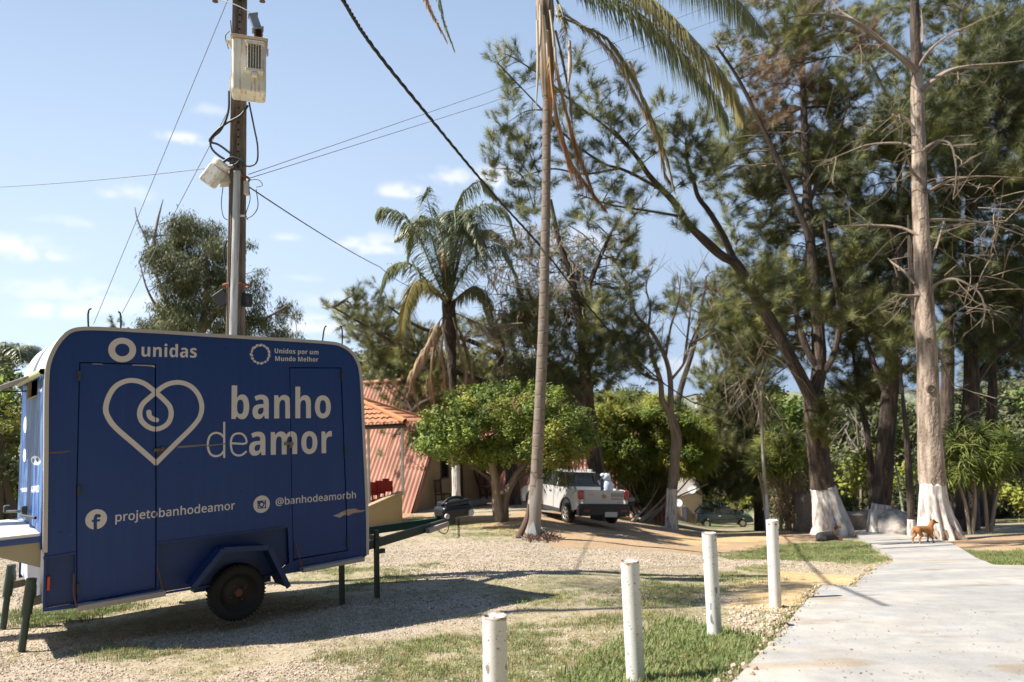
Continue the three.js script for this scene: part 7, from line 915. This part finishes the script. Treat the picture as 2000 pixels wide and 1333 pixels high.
simpleCasu('thin dark casuarina with a narrow white foot beside the boulder', [1782, 1047], [[1780, 1015], [1776, 930], [1772, 860], [1764, 780], [1758, 700]], 0.1, (D) => fill([[1740, 640], [1790, 600], [1800, 720], [1770, 780], [1740, 740]], 12, D, D + 2, 24, 36), { d: 21, white: M.whitewash, cols: [C.dark, C.olive] });
simpleCasu('thick black casuarina trunk right of the dead tree, left one of a close pair', [1888, 1050], [[1888, 980], [1892, 900], [1897, 800], [1898, 700], [1896, 600], [1894, 450], [1890, 300]], 0.3, (D) => fill([[1840, 160], [1900, 60], [2000, 40], [2080, 160], [2080, 480], [2000, 620], [1930, 700], [1850, 690], [1830, 560], [1850, 380]], 82, D - 1, D + 3, 34, 52), { d: 24, cols: [C.dark, C.olive, C.dark], limbs: [[[1896, 600], [1930, 500], [1980, 420]], [[1897, 760], [1940, 700], [2000, 660]], [[1893, 420], [1930, 300], [1970, 200]]] });
simpleCasu('thick black casuarina trunk right of the dead tree, right one of a close pair', [1922, 1052], [[1925, 980], [1932, 900], [1938, 800], [1940, 700], [1945, 560]], 0.26, (D) => fill([[1900, 560], [2000, 520], [2080, 600], [2060, 740], [1960, 760], [1900, 700]], 34, D, D + 3, 32, 46), { d: 26, cols: [C.dark, C.olive] });
simpleCasu('tall casuarina farther back behind the dead tree with sky between its boughs', [1850, 1030], [[1850, 900], [1852, 700], [1860, 450], [1870, 200], [1880, 20]], 0.3, (D) => fill([[1640, 80], [1760, -60], [2080, -80], [2080, 120], [1960, 260], [1860, 330], [1760, 330], [1690, 260]], 74, D - 2, D + 3, 28, 46), { d: 33, cols: [C.olive, C.light, C.dark], dens: 30, size: 1.3, limbs: [[[1860, 450], [1800, 300], [1740, 200], [1700, 120]], [[1865, 320], [1920, 200], [1990, 120]]] });
simpleCasu('casuarina farther back between the bare tree and the big leaning limb', [1306, 1018], [[1308, 900], [1325, 780], [1360, 660], [1380, 540]], 0.24, (D) => fill([[1290, 560], [1340, 540], [1360, 580], [1330, 640], [1290, 650]], 10, D, D + 2, 16, 26).concat(fill([[1370, 560], [1440, 520], [1450, 640], [1400, 680]], 12, D, D + 2, 24, 36), fill([[1370, 780], [1410, 760], [1410, 900], [1375, 880]], 8, D, D + 2, 20, 28)), { d: 42, dens: 34, size: 1.4, cols: [C.olive, C.dark] });
// leafless young tree and bamboo-like poles by the boulder
{ const o = thing('sapling', 'drooping tangle of grey leafless twigs left of the grey based casuarina', 'sapling', ground(1680, 1028)), tw = [], D = -o.position.z + 1; for (let i = 0; i < 26; i++) bare(P(rr(1640, 1700), rr(780, 900), D + gauss()), V(gauss() * 0.6, -0.8, gauss() * 0.4).normalize(), rr(0.8, 1.8), 0.016, 2, tw, { kids: 2, up: -0.4, lift: -0.06 }); partW(o, 'twigs', tw, std({ rgb: [0.36, 0.32, 0.28], roughness: 0.95 })); partW(o, 'trunk', limb([o.position.clone(), P(1682, 940, D), P(1676, 860, D), P(1670, 780, D)], [0.07, 0.05, 0.03], { seg: 8 }), M.barkMid); }
[[1770, 1040, 1738, 850, 'left leaning'], [1796, 1040, 1783, 860, 'middle upright'], [1806, 1035, 1800, 870, 'right hidden']].forEach(([x, y, tx, ty], i) => { const b = ground(x, y), D = -b.z + 0.5; single('cane', ['pale green cane leaning left above the boulder', 'pale green upright cane between boulder and dead tree', 'pale green cane close against the dead tree trunk'][i], 'cane', limb([b, P(mix(x, tx, 0.5) + 2, mix(y, ty, 0.5), D), P(tx, ty, D)], [0.05, 0.035, 0.012], { seg: 8, n: 12 }), std({ rgb: [0.24, 0.27, 0.17], roughness: 0.7 })); });

// ---------- eucalyptus behind the pole, bushes at the left edge ----------
{
  const D = 30, b = P(360, 980, D); b.y = G(b.x, D); const t = thing('eucalyptus_tree', 'grey green eucalyptus rising behind the trailer and the utility pole', 'tree', b), L = [];
  [[[380, 980], [385, 800], [390, 680], [400, 600], [405, 520], [395, 460]], [[388, 700], [350, 620], [320, 580], [300, 520], [290, 480], [268, 430], [263, 405]], [[395, 650], [440, 590], [470, 540]], [[385, 720], [340, 650], [305, 600], [285, 560], [272, 510]], [[392, 660], [480, 640], [540, 610], [570, 590]], [[300, 500], [302, 460], [310, 420], [318, 390]]].forEach((l, i) => { const v = B(l, D, D + (i % 3 - 1)); L.push(...samples(v, 16)); partW(t, i ? 'limb' : 'trunk', limb(v, i ? [0.1, 0.06, 0.015] : [0.3, 0.2, 0.12, 0.03], { seg: 9, n: 24, rough: 0.1 }), M.barkMid); });
  const cls = fill([[285, 470], [320, 455], [350, 430], [372, 425], [385, 450], [420, 455], [440, 480], [470, 530], [470, 660], [300, 660], [310, 600], [290, 540]], 44, D - 1.5, D + 2, 20, 32).concat([[365, 430, 12], [372, 440, 12], [293, 455, 12], [283, 640, 18], [300, 648, 20], [488, 475, 10], [500, 560, 18], [505, 590, 16], [495, 620, 20], [530, 650, 20], [515, 632, 18], [560, 600, 18], [545, 620, 12], [575, 615, 10], [555, 650, 16], [580, 655, 10], [480, 645, 24], [510, 530, 8]].map(([x, y, r]) => cl(x, y, D + gauss(), r)));
  crown(t, cls, { kind: 'euc', mat: M.leaf, dens: 62, size: 1.1, cols: [C.euc, C.euc, C.dark], near: L, twigEvery: 7 });
}
{
  const bush = (label, bx, poly, n, d, kind, cols, size, r0, r1) => { const b = P(bx, 1020, d); b.y = G(b.x, d); const t = thing('bush', label, 'bush', b); const st = []; const L = []; for (let i = 0; i < 6; i++) { const q = poly[Math.floor(rnd() * poly.length)], v = [b.clone().add(V(gauss() * 0.4, -0.1, gauss() * 0.4)), P(mix(bx, q[0], 0.4), 930, d), P(mix(bx, q[0], 0.7), mix(930, q[1], 0.6), d)]; L.push(...samples(v)); st.push(limb(v, [0.08, 0.03], { seg: 6, n: 8 })); } partW(t, 'stem', st, M.twigDark); crown(t, fill(poly, n, d - 1.5, d + 2, r0, r1), { kind, mat: M.leaf, dens: 70, size, cols, near: L, twigs: 0 }); };
  bush('dark leafy bushes at the left picture edge behind the trailer end', -20, [[-160, 740], [-20, 720], [40, 745], [70, 800], [80, 900], [70, 1010], [-160, 1015]], 60, 17, 'bush', [C.dark, C.far, C.bush], 1.2, 30, 48);
  bush('sunlit yellow green shrub at the left edge beside the trailer end wall', 5, [[-120, 830], [0, 800], [36, 820], [40, 880], [20, 930], [-120, 920]], 20, 15.5, 'bush', [C.bush, C.yel], 0.9, 20, 32);
  const b = P(10, 1010, 21); b.y = G(b.x, 21); const t = thing('palm_tree', 'small palm head above the dark bushes at the left picture edge', 'palm tree', b); partW(t, 'trunk', limb([b, P(12, 850, 21), P(15, 720, 21)], [0.16, 0.13, 0.12], { seg: 10 }), M.barkPalm); for (let i = 0; i < 11; i++) { const a = i / 11 * 6.283, dx = Math.cos(a) * 62, dz = Math.sin(a) * 1.2; frondPart(t, [P(15, 720, 21), P(15 + dx * 0.4, 685, 21 + dz * 0.5), P(15 + dx * 0.8, 672 + rr(-4, 12), 21 + dz), P(15 + dx, 695 + rr(0, 22), 21 + dz * 1.2)], 0.6, M.frond, { n: 36, w: 0.035 }); }
}
// ---------- wood behind everything and small distant tree tops ----------
{
  const far = [];
  const poly = [[690, 700], [760, 690], [860, 710], [960, 700], [1060, 720], [1180, 760], [1280, 790], [1330, 800], [1380, 800], [1440, 760], [1560, 780], [1680, 790], [1800, 800], [1900, 770], [2080, 740], [2080, 1010], [690, 1000]];
  const lists = GEO.big.map(() => []);
  for (let i = 0; i < 420; i++) { const q = fill(poly, 1, 42, 62, 26, 44)[0]; if (!q) continue; { const [qx, qy] = toPx(q.c); if (qx > 1290 && qx < 1500 && qy > 915) continue; if (qx > 1110 && qx < 1520) { const k = rr(64, 78) / -q.c.z; q.c.multiplyScalar(1).sub(V(0, CY, 0)).multiplyScalar(k).add(V(0, CY, 0)); q.r *= k; } } const pal = [C.far, C.far, C.dark, C.bush, C.yel, C.euc][Math.floor(rnd() * 6)], tone = rr(0.7, 1.2); for (let k = 0; k < 34; k++) { const d = V(gauss(), gauss(), gauss()).normalize().multiplyScalar(Math.pow(rnd(), 0.45)); lists[k % 2].push({ p: q.c.clone().add(V(d.x * q.r, d.y * q.r * 0.8, d.z * q.r)), q: qUp(V(gauss(), 1, gauss()).normalize(), rr(0, 6.28)), s: rr(0.7, 1.3), c: mixc(pal[0], pal[1], rnd()).map((x) => x * tone) }); } }
  for (const [x0, x1, top, n, d0, d1] of [[1640, 2080, 890, 36, 32, 42], [1340, 1560, 930, 24, 62, 74]]) for (let i = 0; i < n; i++) { const c = cl(rr(x0, x1), rr(top, 1000), rr(d0, d1), 26); const pal = [C.far, C.dark, C.bush, C.far, C.yel][i % 5]; for (let k = 0; k < 26; k++) { const d = V(gauss(), gauss(), gauss()).normalize().multiplyScalar(Math.pow(rnd(), 0.45)); lists[k % 2].push({ p: c.c.clone().add(V(d.x * c.r, d.y * c.r * 0.8, d.z * c.r)), q: qUp(V(gauss(), 1, gauss()).normalize(), rr(0, 6.28)), s: rr(0.5, 0.9), c: mixc(pal[0], pal[1], rnd()) }); } }
  const m = instances(scene, 'woods', GEO.big[0], M.leaf, lists[0]); tag(m, 'leafy wood on the falling slope behind the cabins and trees', null, null, 'stuff');
  const m2 = instances(scene, 'woods', GEO.big[1], M.leaf, lists[1]); tag(m2, 'leafy wood on the falling slope behind the cabins and trees', null, null, 'stuff');
  const b = P(235, 900, 60); b.y = G(b.x, 60); const t = thing('conifer', 'tiny far tree tops just above the trailer roof near the hooked rods', 'tree', b); partW(t, 'trunk', [tube([b, P(224, 640, 60)], 0.15), tube([b, P(250, 640, 60)], 0.12)], M.twigDark); crown(t, [[224, 628, 7], [222, 638, 8], [248, 640, 6], [206, 642, 5], [262, 644, 5]].map(([x, y, r]) => cl(x, y, 60, r, r * 1.3)), { kind: 'needle', dens: 40, size: 1.2, cols: [C.dark], twigs: 0 });
}
// ---------- trees outside the frame on the left whose shade reaches the grass and the slab ----------
{
  const b = V(-9.2, G(-9.2, 6.6), -6.6), t = thing('shade_tree', 'tree beyond the left picture edge whose soft shade falls on the grass', 'tree', b); const top = b.clone().add(V(0.8, 12.6, 0)), L = samples([b, b.clone().add(V(0.1, 6, 0)), top]); partW(t, 'trunk', limb([b.clone().add(V(0, -0.2, 0)), b.clone().add(V(0.1, 6, 0)), top], [0.22, 0.16, 0.05], { seg: 10 }), M.barkMid);
  const cs = []; for (const [x, z] of [[-0.8, -1.6], [0.2, -1.5], [1.0, -1.7], [1.6, -1.6], [0.0, -0.7], [0.9, -0.6]]) cs.push({ c: top.clone().add(V(x, gauss() * 0.5, z)), r: rr(0.5, 0.75), ry: rr(0.3, 0.5) }); crown(t, cs, { kind: 'euc', mat: M.leaf, dens: 26, size: 1.2, cols: [C.euc], near: L, twigs: 0 });
}

{ // unseen trees added right of and behind the camera to cut sky light
  const spots = [[10, 2, 13], [14, -3, 16], [9, -8, 15], [4, -11, 16], [-3, -13, 15], [17, 7, 15], [-10, -12, 13], [20, 1, 18], [14, -12, 18]];
  const bt = (x, d, h) => { const b = V(x, G(x, d), -d), t = thing('casuarina_tree', 'unseen casuarina added beside and behind the camera to hold back sky light', 'tree', b, 'trees added round the camera'); const top = b.clone().add(V(0, h, 0)); partW(t, 'trunk', limb([b.clone().add(V(0, -0.2, 0)), b.clone().add(V(0.2, h * 0.5, 0.1)), top], [0.4, 0.3, 0.08], { seg: 12, n: 14 }), M.barkDark); const a = [[], []]; for (let i = 0; i < 70; i++) { const c = b.clone().add(V(gauss() * 2.6, h * rr(0.15, 1.05), gauss() * 2.6)), r = rr(0.8, 1.4); for (let k = 0; k < 26; k++) a[k % 2].push({ p: c.clone().add(V(gauss() * r * 0.7, gauss() * r * 0.6, gauss() * r * 0.7)), q: qUp(V(gauss(), 1, gauss()).normalize(), rr(0, 6.28)), s: rr(0.7, 1.1), c: mixc(...C.dark, rnd()) }); } a.forEach((l, j) => instances(t, 'crown', GEO.big[j], M.leaf, l)); };
  spots.forEach((q) => bt(...q));
}

renderer.render(scene, camera);
